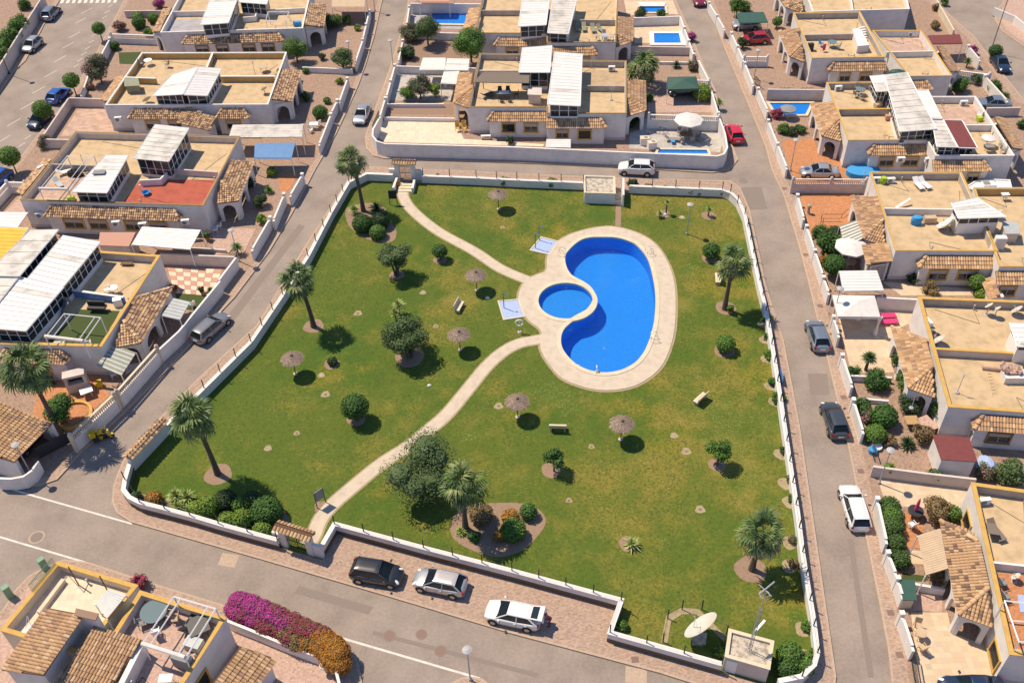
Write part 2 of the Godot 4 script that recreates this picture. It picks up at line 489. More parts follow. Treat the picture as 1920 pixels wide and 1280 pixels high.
func div(h: Dictionary,pts: Array,o := {}) -> void:   # low walls that split the roof terrace
	var b := MB.new(); var t: float = o.get("top",h.top - 0.02)
	strip(b,PackedVector2Array(pts),o.get("t",0.18),h.deck,t)
	var w := part("parapet_wall",b,M[o.get("mat","white")],h.n)
	if o.has("coping"):
		b = MB.new(); strip(b,PackedVector2Array(pts),0.27,t,t + 0.06); part("coping",b,M[o.coping],w)

func floor_patch(h: Dictionary,pts: Array,m: String,dy := 0.012) -> void:
	var b := MB.new(); b.prism(PackedVector2Array(pts),h.deck + 0.001,h.deck + dy); part("terrace_floor",b,M[m],h.n)

func window(parent: Node,a: Vector2,c: Vector2,n: Vector2,y0: float,y1: float,trim := "ochre",style := 0) -> void:
	var d := (c - a).normalized(); var t := 0.14
	var f := n * 0.06
	var b := MB.new()
	b.seg(a - d * t + f,a + f,0.12,y0 - t,y1 + t); b.seg(c + f,c + d * t + f,0.12,y0 - t,y1 + t)
	b.seg(a + f,c + f,0.12,y1,y1 + t); b.seg(a - d * t * 1.2 + n * 0.08,c + d * t * 1.2 + n * 0.08,0.16,y0 - t - 0.002,y0)
	var w := part("window",b,M[trim],parent)
	b = MB.new(); b.seg(a + n * 0.012,c + n * 0.012,0.024,y0,y1); part("pane",b,M.window_glass if style != 2 else M.shutter,w)
	b = MB.new()
	var l := a.distance_to(c)
	if style == 1:
		var k := int(l / 0.14)
		for i in range(1,k): b.seg(a + d * (l * i / k - 0.012) + n * 0.09,a + d * (l * i / k + 0.012) + n * 0.09,0.02,y0,y1)
		b.seg(a + n * 0.09,c + n * 0.09,0.024,(y0 + y1) / 2 - 0.015,(y0 + y1) / 2 + 0.015)
		part("grille",b,M.iron,w)
	else:
		b.seg(a + d * (l / 2 - 0.03) + n * 0.03,a + d * (l / 2 + 0.03) + n * 0.03,0.03,y0,y1)
		b.seg(a + n * 0.03,c + n * 0.03,0.028,y1 - 0.09,y1); b.seg(a + n * 0.03,c + n * 0.03,0.028,y0,y0 + 0.06)
		if style == 0: b.seg(a + n * 0.026,c + n * 0.026,0.02,y0 + (y1 - y0) * 0.62,y1)
		part("sash",b,M.shutter if style == 0 else M.brown_trim,w)

func out_of(h: Dictionary,a: Vector2,c: Vector2) -> Vector2:
	var d := (c - a).normalized(); var n := Vector2(-d.y,d.x)
	return n if n.dot((a + c) / 2 - h.m) > 0 else -n

func bay(h: Dictionary,a: Vector2,c: Vector2,t0: float,t1: float,wins: Array,o := {}) -> void:   # tiled lean-to along a facade
	var n := out_of(h,a,c); var d := (c - a).normalized()
	var A := a.lerp(c,t0); var B := a.lerp(c,t1)
	var dep: float = o.get("depth",0.9); var yl: float = o.get("low",2.42); var yh: float = o.get("high",3.2)
	var b := MB.new(); b.prism(PackedVector2Array([A + n * 0.002,B + n * 0.002,B + n * dep,A + n * dep]),0.1,yl)
	var body := part("bay",b,M.white,h.n)
	var q := 0.22
	var e0 := up(A - d * q + n * (dep + q),yl); var e1 := up(B + d * q + n * (dep + q),yl)
	var hip: String = o.get("hip","both"); var k := 0.75
	var h0 := up(A - d * (q - (k if hip in ["both","a"] else 0.0)) + n * 0.02,yh); var h1 := up(B + d * (q - (k if hip in ["both","c"] else 0.0)) + n * 0.02,yh)
	var st: String = o.get("style","tan")
	var roof := tile_roof(h.n,[e0,e1,h1,h0],st,false)
	if hip in ["both","a"]:
		tile_roof(roof,[up(A - d * q + n * 0.02,yl),e0,h0],st,false); ridge(roof,e0,h0,st)
	if hip in ["both","c"]:
		tile_roof(roof,[e1,up(B + d * q + n * 0.02,yl),h1],st,false); ridge(roof,e1,h1,st)
	for w in wins:
		window(body,a.lerp(c,w[0]) + n * dep,a.lerp(c,w[1]) + n * dep,n,w[2] if w.size() > 3 else 0.95,w[3] if w.size() > 3 else 2.0,o.get("trim","ochre"),int(w[4]) if w.size() > 4 else 0)

func arch_wall(b: MB,a: Vector2,c: Vector2,y0: float,y1: float,arches: Array,t := 0.24) -> void:   # arches: [from,to,crown height]
	var l := a.distance_to(c); var d := (c - a) / l; var n := Vector2(-d.y,d.x) * t / 2
	var p := PackedVector2Array([Vector2(0,y0)])
	for r in arches:
		var x0: float = r[0] * l; var x1: float = r[1] * l; var rad := (x1 - x0) / 2
		p.append(Vector2(x0,y0))
		for i in 11:
			var e := PI - PI * i / 10
			p.append(Vector2((x0 + x1) / 2 + cos(e) * rad,r[2] - minf(rad,0.8) + sin(e) * minf(rad,0.8)))
		p.append(Vector2(x1,y0))
	p.append_array([Vector2(l,y0),Vector2(l,y1),Vector2(0,y1)])
	var tr := Geometry2D.triangulate_polygon(p)
	for i in range(0,tr.size(),3):
		var q := []
		for j in 3: q.append(a + d * p[tr[i + j]].x)
		for s in [-1,1]: b.tri(up(q[0] + n * s,p[tr[i]].y),up(q[1] + n * s,p[tr[i + 1]].y),up(q[2] + n * s,p[tr[i + 2]].y))
	for i in p.size():
		var f := p[i]; var g := p[(i + 1) % p.size()]
		if f.y == y0 and g.y == y0: continue
		b.quad(up(a + d * f.x - n,f.y),up(a + d * g.x - n,g.y),up(a + d * g.x + n,g.y),up(a + d * f.x + n,f.y))

# q: [wall far,wall near,outer near,outer far] of the porch's eaves; arches on the outer and the near side
func porch(h: Dictionary,q: Array,o := {}) -> void:
	var yh: float = o.get("high",3.55); var yl: float = o.get("low",2.7); var st: String = o.get("style","tan"); var single: bool = o.get("single",false)
	var A: Vector2 = q[0]; var B: Vector2 = q[1]; var Cc: Vector2 = q[2]; var D: Vector2 = q[3]
	var k: float = o.get("k",0.3); var kf: float = o.get("kf",0.0)
	var hB := up(B.lerp(A,k),yh); var hA := up(A.lerp(B,kf),yh)
	var main := [up(D,yl),up(Cc,yl),hB,hA]
	if not single or true:
		var roof := tile_roof(h.n,main,st,single)
		if k > 0:
			tile_roof(roof,[up(Cc,yl),up(B,yl),hB],st,single); ridge(roof,up(Cc,yl),hB,st)
		if kf > 0:
			tile_roof(roof,[up(A,yl),up(D,yl),hA],st,single); ridge(roof,up(D,yl),hA,st)
	var g := 0.3
	var ou := (Cc - B).normalized() * g; var ne := (Cc - D).normalized() * g
	var c2 := Cc - ou - ne; var d2 := D - ou + ne; var b2 := B - ne; var a2 := A + ne
	var b := MB.new()
	var l := c2.distance_to(d2)
	var ar: Array = o.get("side",[[0.12,0.46,2.15],[0.54,0.88,2.15]])
	arch_wall(b,d2,c2,0.1,yl - 0.06,ar)
	arch_wall(b,c2,b2,0.1,yl - 0.06,o.get("front",[[0.16,0.82,2.2]]))
	arch_wall(b,a2,d2,0.1,yl - 0.06,[])
	if k == 0: b.quad(up(c2,yl - 0.06),up(b2,yl - 0.06),up(b2,yh - 0.12),up(c2,yl - 0.05))
	part("porch_wall",b,M[o.get("wall","white")],h.n)
	b = MB.new(); b.prism(PackedVector2Array([a2,b2,c2,d2]),0.12,0.2); part("porch_floor",b,M.yard_brown,h.n)
	var dm := a2.lerp(b2,0.55); var dd := (b2 - a2).normalized() * 0.5; var dn := ou.normalized()
	b = MB.new(); b.seg(dm - dd + dn * 0.05,dm + dd + dn * 0.05,0.1,0.2,2.25); part("door",b,M.door,h.n)

# white glazed room with a ribbed roof; q corners and their heights; strips run from edge 0-3 to edge 1-2 when dir is 0
func sunroom(h: Dictionary,q: Array,ys: Array,o := {}) -> void:
	var p := []
	for i in 4: p.append(up(q[i],ys[i]))
	var n: int = o.get("n",10); var pm: String = o.get("mat","panel"); var dir: int = o.get("dir",0)
	if dir == 1: p = [p[1],p[2],p[3],p[0]]
	var b := MB.new(); b.slab(p,0.06)
	var roof := part("sunroom_roof",b,M[pm],h.n)
	for i in n:
		var t0 := (i + 0.04) / n; var t1 := (i + 0.96) / n
		b = MB.new()
		var w := [p[0].lerp(p[3],t0),p[1].lerp(p[2],t0),p[1].lerp(p[2],t1),p[0].lerp(p[3],t1)]
		for j in 4: w[j] += Vector3(0,0.045 if j % 3 else 0.05,0)
		b.slab(w,0.05)
		var rp := part("roof_panel",b,M[pm],roof)
		if pm == "panel" and rng.randf() < 0.25: rp.material_override = M.panel_worn if rng.randf() < 0.4 else M.white_clean
	b = MB.new()
	for i in 4:
		var a: Vector3 = p[i] + Vector3(0,0.04,0); var c: Vector3 = p[(i + 1) % 4] + Vector3(0,0.04,0)
		b.bar(a,c,0.07,4)
	part("gutter",b,M.frame,roof)
	if o.get("open",false): return
	var g: PackedVector2Array = inset(PackedVector2Array(q),o.get("inset",0.3))
	var y0: float = o.get("y0",h.deck); var skip: Array = o.get("skip",[])
	for i in 4:
		var j := (i + 1) % 4
		var a := g[i]; var c := g[j]; var ya: float = ys[i] - 0.07; var yc: float = ys[j] - 0.07; var l := a.distance_to(c); var d := (c - a) / l
		if i in skip: continue
		var knee: float = o.get("knee",0.5)
		var k := maxi(2,int(round(l / 0.95)))
		b = MB.new(); b.seg(a,c,0.12,y0,y0 + knee)
		for s in k + 1:
			var x := a.lerp(c,float(s) / k); b.bar(up(x,y0),up(x,lerpf(ya,yc,float(s) / k)),0.055,4)
		b.bar(up(a,ya),up(c,yc),0.07,4)
		b.bar(up(a,y0 + knee + 0.75),up(c,y0 + knee + 0.75),0.04,4)
		var fr := part("glazed_side",b,M.frame,h.n)
		for s in k:
			var f0 := (s + 0.06) / k; var f1 := (s + 0.94) / k
			var x0 := a.lerp(c,f0); var x1 := a.lerp(c,f1); var nn := Vector2(-d.y,d.x) * 0.008
			b = MB.new()
			for sg in [-1,1]: b.quad(up(x0 + nn * sg,y0 + knee),up(x1 + nn * sg,y0 + knee),up(x1 + nn * sg,lerpf(ya,yc,f1)),up(x0 + nn * sg,lerpf(ya,yc,f0)))
			part("pane",b,M.window_glass,fr)

# ---- garden walls,fences --------------------------------------------------
func garden_wall(label: String,pts: Array,o := {}) -> Node3D:
	var r := thing("garden_wall",label,"wall",up(pts[0],0.1),o.get("group",""))
	var hh: float = o.get("h",1.5); var t: float = o.get("t",0.2); var P := PackedVector2Array(pts)
	var b := MB.new()
	if o.get("step",0.0) > 0:
		for i in P.size() - 1:
			var l := P[i].distance_to(P[i + 1]); var k := maxi(1,int(round(l / o.step)))
			for j in k:
				var a := P[i].lerp(P[i + 1],float(j) / k); var c := P[i].lerp(P[i + 1],(j + 1.0) / k)
				var d := (c - a).normalized()
				b = MB.new(); b.seg(a + d * 0.13,c - d * 0.13,t,0.1,hh - 0.1); b.seg(a + d * 0.5,c - d * 0.5,t * 0.98,hh - 0.12,hh + 0.06)
				part("wall_panel",b,M[o.get("mat","white_clean")],r)
				b = MB.new(); b.box(up(a,(hh + 0.1) / 2 + 0.05),Vector3(0.3,hh + 0.1,0.3),-d.angle()); b.box(up(a,hh + 0.19),Vector3(0.36,0.08,0.36),-d.angle())
				part("pier",b,M.white_clean,r)
	else:
		strip(b,P,t,0.1,hh); part("wall_run",b,M[o.get("mat","white")],r)
		if o.has("coping"):
			b = MB.new(); strip(b,P,t + 0.1,hh,hh + 0.07); part("coping",b,M[o.coping],r)
		if o.has("dado"):
			b = MB.new(); strip(b,P,t + 0.05,0.08,o.dado); part("dado",b,M.dado,r)
	if o.get("rail",0.0) > 0:
		b = MB.new()
		for i in P.size() - 1:
			var l := P[i].distance_to(P[i + 1]); var k := int(l / 0.22)
			for j in k: b.lathe(up(P[i].lerp(P[i + 1],(j + 0.5) / k),hh),[Vector2(0.04,0),Vector2(0.075,o.rail * 0.35),Vector2(0.035,o.rail * 0.7),Vector2(0.05,o.rail)],5)
		var bl := part("balusters",b,M[o.get("railmat","white_clean")],r); bl.set_meta("kind","stuff")
		b = MB.new(); strip(b,P,0.22,hh + o.rail,hh + o.rail + 0.1); part("handrail",b,M[o.get("railmat","white_clean")],r)
		for q in P:
			b = MB.new(); b.box(up(q,(hh + o.rail + 0.25) / 2),Vector3(0.3,hh + o.rail + 0.25,0.3)); b.lathe(up(q,hh + o.rail + 0.24),[Vector2(0.12,0),Vector2(0.15,0.12),Vector2(0,0.26)],8); part("pier",b,M[o.get("railmat","white_clean")],r)
	return r

func wire_fence(label: String,pts: Array,y: float,gap := 2.2,h := 1.0) -> void:
	var r := thing("wire_fence",label,"fence",up(pts[0],y),"wire fence round the pool garden")
	var posts := []
	for i in pts.size() - 1:
		var l: float = pts[i].distance_to(pts[i + 1]); var k := maxi(1,int(round(l / gap)))
		for j in k: posts.append(pts[i].lerp(pts[i + 1],float(j) / k))
	posts.append(pts[-1])
	for q in posts:
		var b := MB.new(); b.bar(up(q,y - 0.05),up(q,y + h),0.048,6); b.lathe(up(q,y + h),[Vector2(0.045,0),Vector2(0,0.04)],6); part("post",b,M.green_iron,r)
	var b := MB.new()
	for i in posts.size() - 1:
		for k in 3: b.bar(up(posts[i],y + 0.12 + k * (h - 0.2) / 2),up(posts[i + 1],y + 0.12 + k * (h - 0.2) / 2),0.006,3)
	part("wire",b,M.green_iron,r)

func surface(called: String,label: String,p: Array,y: float,m: String,sm := 0,th := 0.05) -> void:
	var P := smoothed(p,sm) if sm > 0 else PackedVector2Array(p)
	var b := MB.new(); b.prism(P,y - th,y); struct(called,b,M[m],label)

# ---- plants ----------------------------------------------------------------
const GREENS := {
	"ball": [[0.0448,0.115,0.0154],[0.064,0.154,0.023],[0.032,0.0832,0.0128]],
	"lime": [[0.16,0.256,0.024],[0.208,0.304,0.032],[0.112,0.192,0.0192]],
	"dark": [[0.032,0.064,0.0179],[0.0448,0.0896,0.023],[0.023,0.0448,0.0128]],
	"olive": [[0.085,0.135,0.04],[0.06,0.105,0.025],[0.115,0.165,0.065]],
	"fresh": [[0.095,0.185,0.022],[0.12,0.23,0.03],[0.06,0.13,0.018]],
	"orange": [[0.42,0.16,0.015],[0.46,0.22,0.02],[0.12,0.13,0.03],[0.32,0.1,0.015],[0.16,0.11,0.03]],
	"magenta": [[0.42,0.03,0.25],[0.33,0.02,0.2],[0.48,0.05,0.3],[0.1,0.11,0.04],[0.2,0.05,0.1]],
	"crimson": [[0.28,0.02,0.07],[0.2,0.08,0.05],[0.14,0.13,0.05],[0.33,0.04,0.1]],
	"russet": [[0.208,0.144,0.064],[0.16,0.096,0.04],[0.256,0.192,0.08]],
	"rose": [[0.08,0.112,0.048],[0.128,0.144,0.064],[0.352,0.112,0.16],[0.064,0.096,0.032]],
	"yucca": [[0.256,0.32,0.08],[0.16,0.224,0.048],[0.384,0.416,0.144]],
	"hedge": [[0.0512,0.109,0.0192],[0.0768,0.154,0.0256],[0.0384,0.0768,0.0154]]}

func leaf(b: MB,p: Vector3,n: Vector3,s: float) -> void:
	var u := n.cross(Vector3(rng.randfn(),rng.randfn(),rng.randfn())).normalized() * s
	var w := n.cross(u).normalized() * s * 0.62
	b.quad(p - u,p - w * 0.9,p + u,p + w * 0.9)

# leaf cloud of unit radius; loose > 0 makes ragged clumps
func crown_mesh(kind: String,n: int,leaf_size: float,loose: float,variant := 0) -> ArrayMesh:
	var key := "crown %s %d %.2f %.2f %d" % [kind,n,leaf_size,loose,variant]
	if cache.has(key): return cache[key]
	var b := MB.new(); b.colored = true
	var cols: Array = GREENS[kind]
	var lobes := []
	for i in int(5 + loose * 16):
		var d := Vector3(rng.randfn(),rng.randfn() * 0.7 + 0.15,rng.randfn()).normalized()
		lobes.append([d * (0.42 + 0.3 * rng.randf()) if loose > 0 else d * 0.3,(0.5 if loose > 0.4 else 0.62) - loose * 0.2 * rng.randf(),rng.randi() % cols.size()])
	for i in n:
		var L: Array = lobes[rng.randi() % lobes.size()]
		var d := Vector3(rng.randfn(),rng.randfn(),rng.randfn()).normalized()
		var r := 1.0 - 0.35 * pow(rng.randf(),2.0)
		var p: Vector3
		if loose > 0: p = L[0] + d * float(L[1]) * r
		else: p = d * (0.93 + 0.07 * rng.randf()) * (r + 0.02 * sin(d.x * 9 + d.z * 7))
		var cc: Array = cols[int(L[2]) if rng.randf() < 0.55 else rng.randi() % cols.size()]
		var k := 0.8 + rng.randf() * 0.45
		b.col = Color(cc[0] * k,cc[1] * k,cc[2] * k)
		leaf(b,p,(d + Vector3(rng.randfn(),rng.randfn() + 0.4,rng.randfn()) * 0.45).normalized(),leaf_size * (0.7 + rng.randf() * 0.6))
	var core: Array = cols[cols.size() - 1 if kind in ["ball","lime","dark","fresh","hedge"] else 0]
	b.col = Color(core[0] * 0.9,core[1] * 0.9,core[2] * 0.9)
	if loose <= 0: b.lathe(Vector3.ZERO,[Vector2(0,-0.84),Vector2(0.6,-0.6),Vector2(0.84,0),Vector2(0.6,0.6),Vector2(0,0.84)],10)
	else:
		for L in lobes:
			var s: float = L[1] * 0.6
			b.lathe(L[0],[Vector2(0,-s),Vector2(s * 0.75,-s * 0.65),Vector2(s,0),Vector2(s * 0.75,s * 0.65),Vector2(0,s)],7)
	cache[key] = b.done(Vector3.ZERO)
	return cache[key]

# a shrub or small tree: base,crown radius,height of the crown's centre
func bush(called: String,label: String,p: Vector2,r: float,yc: float,kind: String,o := {}) -> Node3D:
	var t := thing(called,label,o.get("cat","shrub" if called.contains("shrub") else ("tree" if called.contains("tree") else "plant")),up(p,o.get("y",0.02)),o.get("group",""),rng.randf() * TAU)
	var sq: float = o.get("squash",0.88)
	var loose: float = o.get("loose",0.0)
	var n := int(clampf(1900.0 * r * r,300,9000)); n = int(pow(2.0,round(log(n) / log(2.0) * 2) / 2))
	var f := MeshInstance3D.new(); f.name = "foliage"; f.mesh = crown_mesh(kind,n,snappedf(clampf(0.095 / r,0.035,0.2),0.015),loose,rng.randi() % 2); f.material_override = M.leaf
	f.scale = Vector3(r * o.get("sx",1.0),r * sq,r * o.get("sz",1.0)); f.position.y = yc; t.add_child(f,true)
	if yc - r * sq > -0.05 or o.has("trunk"):
		var b := MB.new(); var tr: float = o.get("trunk",0.05 + r * 0.05)
		var forks: int = o.get("forks",1)
		for i in forks:
			var e := TAU * i / forks + 0.4; var w := Vector3(cos(e),0,sin(e)) * (r * 0.45 if forks > 1 else 0.03)
			b.bar(Vector3(w.x * 0.15,-0.05,w.z * 0.15),Vector3(w.x * 0.5,yc * 0.55,w.z * 0.5),tr,7,tr * 0.75); b.bar(Vector3(w.x * 0.5,yc * 0.55,w.z * 0.5),Vector3(w.x,yc,w.z),tr * 0.75,6,tr * 0.4)
		own("stem" if called.contains("shrub") else "trunk",b,M.bark,t)
	return t

func spiky(called: String,label: String,p: Vector2,r: float,kind: String,o := {}) -> Node3D:   # yucca,agave,sago: swords from a short stem
	var t := thing(called,label,o.get("cat","plant"),up(p,o.get("y",0.02)),o.get("group",""),rng.randf() * TAU)
	var hs: float = o.get("stem",0.15)
	var b := MB.new(); b.bar(Vector3(0,-0.05,0),Vector3(0,hs,0),o.get("w",0.09),7,o.get("w",0.09) * 0.8); own("stem",b,M.bark,t)
	b = MB.new(); b.colored = true
	var cols: Array = GREENS[kind]; var n: int = o.get("n",60)
	for i in n:
		var az := i * 2.399; var el := lerpf(1.35,-0.25,float(i) / n) + rng.randfn(0,0.1)
		var d := Vector3(cos(az) * cos(el),sin(el),sin(az) * cos(el)); var l := r * (0.8 + rng.randf() * 0.3)
		var s := d.cross(Vector3.UP).normalized() * (0.03 + r * 0.035)
		var cc: Array = cols[rng.randi() % cols.size()]; b.col = Color(cc[0],cc[1],cc[2])
		var o0 := Vector3(0,hs,0); var m := o0 + d * l * 0.55; var e := o0 + d * l + Vector3(0,-l * 0.18,0)
		b.quad(o0 - s * 0.6,o0 + s * 0.6,m + s,m - s); b.tri(m - s,m + s,e)
	own("foliage",b,M.leaf,t)
	return t

const FROND := [[0.075,0.13,0.035],[0.12,0.185,0.05],[0.2,0.24,0.085],[0.28,0.21,0.11]]
func frond_mesh(v: int) -> ArrayMesh:   # fan leaf that reaches out along +x
	var key := "frond%d" % v
	if cache.has(key): return cache[key]
	var r := RandomNumberGenerator.new(); r.seed = 100 + v
	var b := MB.new(); b.colored = true
	var cc: Array = FROND[v / 2]; b.col = Color(cc[0] * 1.3,cc[1] * 1.3,cc[2] * 1.2)
	b.bar(Vector3.ZERO,Vector3(0.5,0.07,0),0.03,4,0.022); b.bar(Vector3(0.5,0.07,0),Vector3(0.95,0.02,0),0.022,4,0.016)
	var n := 17; var o := Vector3(0.92,0.03,0)
	for i in n:
		var a := lerpf(-1.65,1.65,float(i) / (n - 1)) + r.randfn(0,0.04); var l := 0.98 * (0.72 + 0.28 * cos(a * 0.85)) * (0.82 + r.randf() * 0.3)
		var d := Vector3(cos(a),0.08,sin(a)); var s := Vector3(-sin(a),0,cos(a)) * 0.055
		var k := 0.6 + r.randf() * 0.8; b.col = Color(cc[0] * k,cc[1] * k,cc[2] * k)
		var m := o + d * l * 0.5 + Vector3(0,0.06 + r.randfn(0,0.03),0); var q := o + d * l * 0.8 + Vector3(0,-0.1 - r.randf() * 0.12,0); var e := o + d * l * 0.92 + Vector3(r.randfn(0,0.03),-0.42 - r.randf() * 0.35,r.randfn(0,0.03))
		b.tri(o,m - s,m + s + Vector3(0,0.02,0)); b.quad(m - s,q - s * 0.6,q + s * 0.6,m + s); b.tri(q - s * 0.6,e,q + s * 0.6)
	cache[key] = b.done(Vector3.ZERO)
	return cache[key]

func palm(label: String,p: Vector2,h: float,lean: Vector2,s := 1.0,n := 36,skirt := true,group := "tall fan palms") -> void:
	var t := thing("fan_palm",label,"palm tree",up(p,0.02),group)
	var b := MB.new(); var tip := Vector3(lean.x,h,lean.y); var last := Vector3(0,-0.1,0)
	var k := int(h / 0.3)
	for i in range(1,k + 1):
		var f := float(i) / k; var q := Vector3(lean.x * f * f,h * f,lean.y * f * f)
		var r0 := 0.17 + 0.13 * pow(1 - (i - 1.0) / k,5); var r1 := 0.16 + 0.13 * pow(1 - f,5)
		b.bar(last,q,r0,9,r1 + 0.035); last = q
	own("trunk",b,M.bark,t)
	if skirt:
		b = MB.new(); b.colored = true
		for i in 130:
			var a := i * 2.4; var y := h - 0.1 - 1.3 * i / 130.0; var w := Vector3(cos(a),0,sin(a)); var c := 0.7 + rng.randf() * 0.6
			b.col = Color(0.19 * c,0.14 * c,0.075 * c)
			var x := lerpf(0,1,y / h); var o := Vector3(lean.x * x * x,y,lean.y * x * x) + w * 0.15
			var s2 := Vector3(-w.z,0,w.x) * 0.12
			b.tri(o - s2,o + s2,o + w * (0.3 + rng.randf() * 0.3) + Vector3(0,-0.65,0))
		own("dry_leaves",b,M.frond,t)
	for i in n:
		var f := float(i) / n; var el := lerpf(1.3,-0.95,pow(f,0.85)) + rng.randfn(0,0.16); var az := i * 2.39996 + rng.randfn(0,0.1)
		var v := rng.randi() % 2 + 2 * (0 if rng.randf() < 0.4 else (1 if rng.randf() < 0.6 else 2))
		if f > 0.86 and skirt and rng.randf() < 0.5: v = 6 + rng.randi() % 2
		var o := MeshInstance3D.new(); o.name = "frond"; o.mesh = frond_mesh(v); o.material_override = M.frond
		o.transform = Transform3D(Basis(Vector3.UP,az) * Basis(Vector3.BACK,el) * Basis(Vector3.RIGHT,rng.randfn(0,0.45)),tip + Vector3(0,-0.2 * f,0)).scaled_local(Vector3.ONE * s * (0.8 + 0.5 * rng.randf()))
		t.add_child(o,true)

# ---- vehicles --------------------------------------------------------------
const BODY := {
	"hatch": [0.55,-0.93,0.1,-0.62,1.46],"mpv": [0.6,-0.94,0.16,-0.68,1.57],"sedan": [0.46,-0.66,0.06,-0.36,1.43],"estate": [0.49,-0.97,0.08,-0.78,1.47],"suv": [0.5,-0.95,0.1,-0.64,1.58],"van": [0.74,-0.99,0.5,-0.97,1.95]}

func car(label: String,front: Vector2,rear: Vector2,type: String,color: Material,L: float,o := {}) -> Node3D:
	var d := (front - rear).normalized()
	var t := thing("parked_car",label,"car",up((front + rear) / 2,o.get("y",0.01)),o.get("group","parked cars"),atan2(-d.y,d.x))
	var g: Array = BODY[type]; var W := 0.88; var H: float = g[4]; var x := L / 2
	var hood: float = 0.78 if type != "van" and type != "suv" else 0.95
	var belt: float = hood + 0.14
	var st := [[-1.0,0.42,0.62,0.5],[-0.99,0.33,0.76,0.66],[-0.955,0.26,belt - 0.06,0.775],[-0.88,0.22,belt + 0.01,0.83],[-0.72,0.2,belt + 0.03,0.865],[-0.3,0.19,belt,W],[0.2,0.19,belt - 0.02,W],[g[0],0.19,hood + 0.1,0.875],[0.72,0.2,hood + 0.03,0.85],[0.82,0.22,hood - 0.03,0.815],[0.91,0.25,hood - 0.11,0.745],[0.965,0.28,hood - 0.2,0.63],[1.0,0.36,hood - 0.32,0.42]]
	var b := MB.new(); var rings := []
	for s in st:
		var y0: float = s[1]; var y1: float = s[2]; var w: float = s[3]; var X: float = s[0] * x
		var h := [Vector2(w * 0.82,y0),Vector2(w * 0.97,y0 + 0.1),Vector2(w,lerpf(y0,y1,0.5)),Vector2(w * 0.975,y1 - 0.1),Vector2(w * 0.89,y1 - 0.015),Vector2(w * 0.45,y1 + 0.045)]
		var r := []
		for q in h: r.append(Vector3(X,q.y,q.x))
		for i in 6: r.append(Vector3(X,h[5 - i].y,-h[5 - i].x))
		rings.append(r)
	for i in rings.size() - 1:
		for j in 12: b.quad(rings[i][j],rings[i + 1][j],rings[i + 1][(j + 1) % 12],rings[i][(j + 1) % 12])
	for j in range(1,11):
		b.tri(rings[0][0],rings[0][j],rings[0][j + 1]); b.tri(rings[-1][0],rings[-1][j + 1],rings[-1][j])
	own("body",b,color,t,true)
	# cabin: glass panes between body-coloured pillars,roof on top
	var fb: float = g[0] * x; var rb: float = g[1] * x; var rf: float = g[2] * x; var rr: float = g[3] * x
	var wb := 0.79; var wt := 0.57; var yb := belt - 0.03; var yt := H - 0.07
	var c := [Vector3(fb,hood + 0.07,wb * 0.97),Vector3(rf,yt,wt),Vector3(rr,yt,wt),Vector3(rb,yb,wb * 0.95)]
	var mir := func(q: Vector3) -> Vector3: return Vector3(q.x,q.y,-q.z)
	var pan := func(nm: String,q: Array) -> void:
		b = MB.new(); b.quad(q[0],q[1],q[2],q[3]); b.quad(q[3],q[2],q[1],q[0]); own(nm,b,M.car_glass,t)
	pan.call("windscreen",[c[0] + Vector3(0.02,0,-0.02),mir.call(c[0]) + Vector3(0.02,0,0.02),mir.call(c[1]),c[1]])
	if not o.get("open",false): pan.call("rear_window",[c[3],c[2],mir.call(c[2]),mir.call(c[3])])
	for s in [1,-1]:
		var m := func(q: Vector3) -> Vector3: return Vector3(q.x,q.y,q.z * s)
		var mt: Vector3 = c[1].lerp(c[2],0.42); var mb := Vector3(mt.x - 0.02,yb,wb)
		pan.call("side_window",[m.call(c[0]),m.call(mb),m.call(mt),m.call(c[1])]); pan.call("side_window",[m.call(mb),m.call(c[3]),m.call(c[2]),m.call(mt)])
		b = MB.new()
		b.bar(m.call(c[0] + Vector3(0.04,-0.05,0.01)),m.call(c[1]),0.045,5); b.bar(m.call(c[3] + Vector3(0,-0.03,0.01)),m.call(c[2]),0.075 if type != "sedan" else 0.06,5); b.bar(m.call(mb + Vector3(0,0,0.01)),m.call(mt),0.03,4)
		b.bar(m.call(c[1]),m.call(c[2]),0.05,5)
		own("pillar",b,color,t)
		b = MB.new(); b.obox(Transform3D(Basis(Vector3.UP,0.3 * s),Vector3(fb - 0.32,belt + 0.07,0.98 * s)),Vector3(0.12,0.13,0.2)); own("wing_mirror",b,color,t)
	if type == "van":
		b = MB.new(); b.box(Vector3((rf + rr) / 2 - 0.5,belt + 0.42,0),Vector3(rf - rr - 1.2,0.8,1.52)); own("cargo_side",b,color,t)
	b = MB.new(); var rows := []
	for i in 11:
		var f := i / 10.0; var X := lerpf(rf + 0.1,rr - 0.12,f); var row := []
		var e := pow(maxf(0.0,1.0 - pow(absf(f * 2 - 1),6.0)),0.5)
		for j in 9:
			var z := (j / 4.0 - 1.0); row.append(Vector3(X,yt - 0.01 + 0.075 * (1 - pow(absf(z),4.0)) * (0.35 + 0.65 * e),z * (wt * (1.0 - 0.05 * (1 - f))) * (0.9 + 0.1 * e) * 1.06))
		rows.append(row)
	for i in 10:
		for j in 8: b.quad(rows[i][j],rows[i][j + 1],rows[i + 1][j + 1],rows[i + 1][j])
	own("roof",b,o.get("roof",color),t,true)
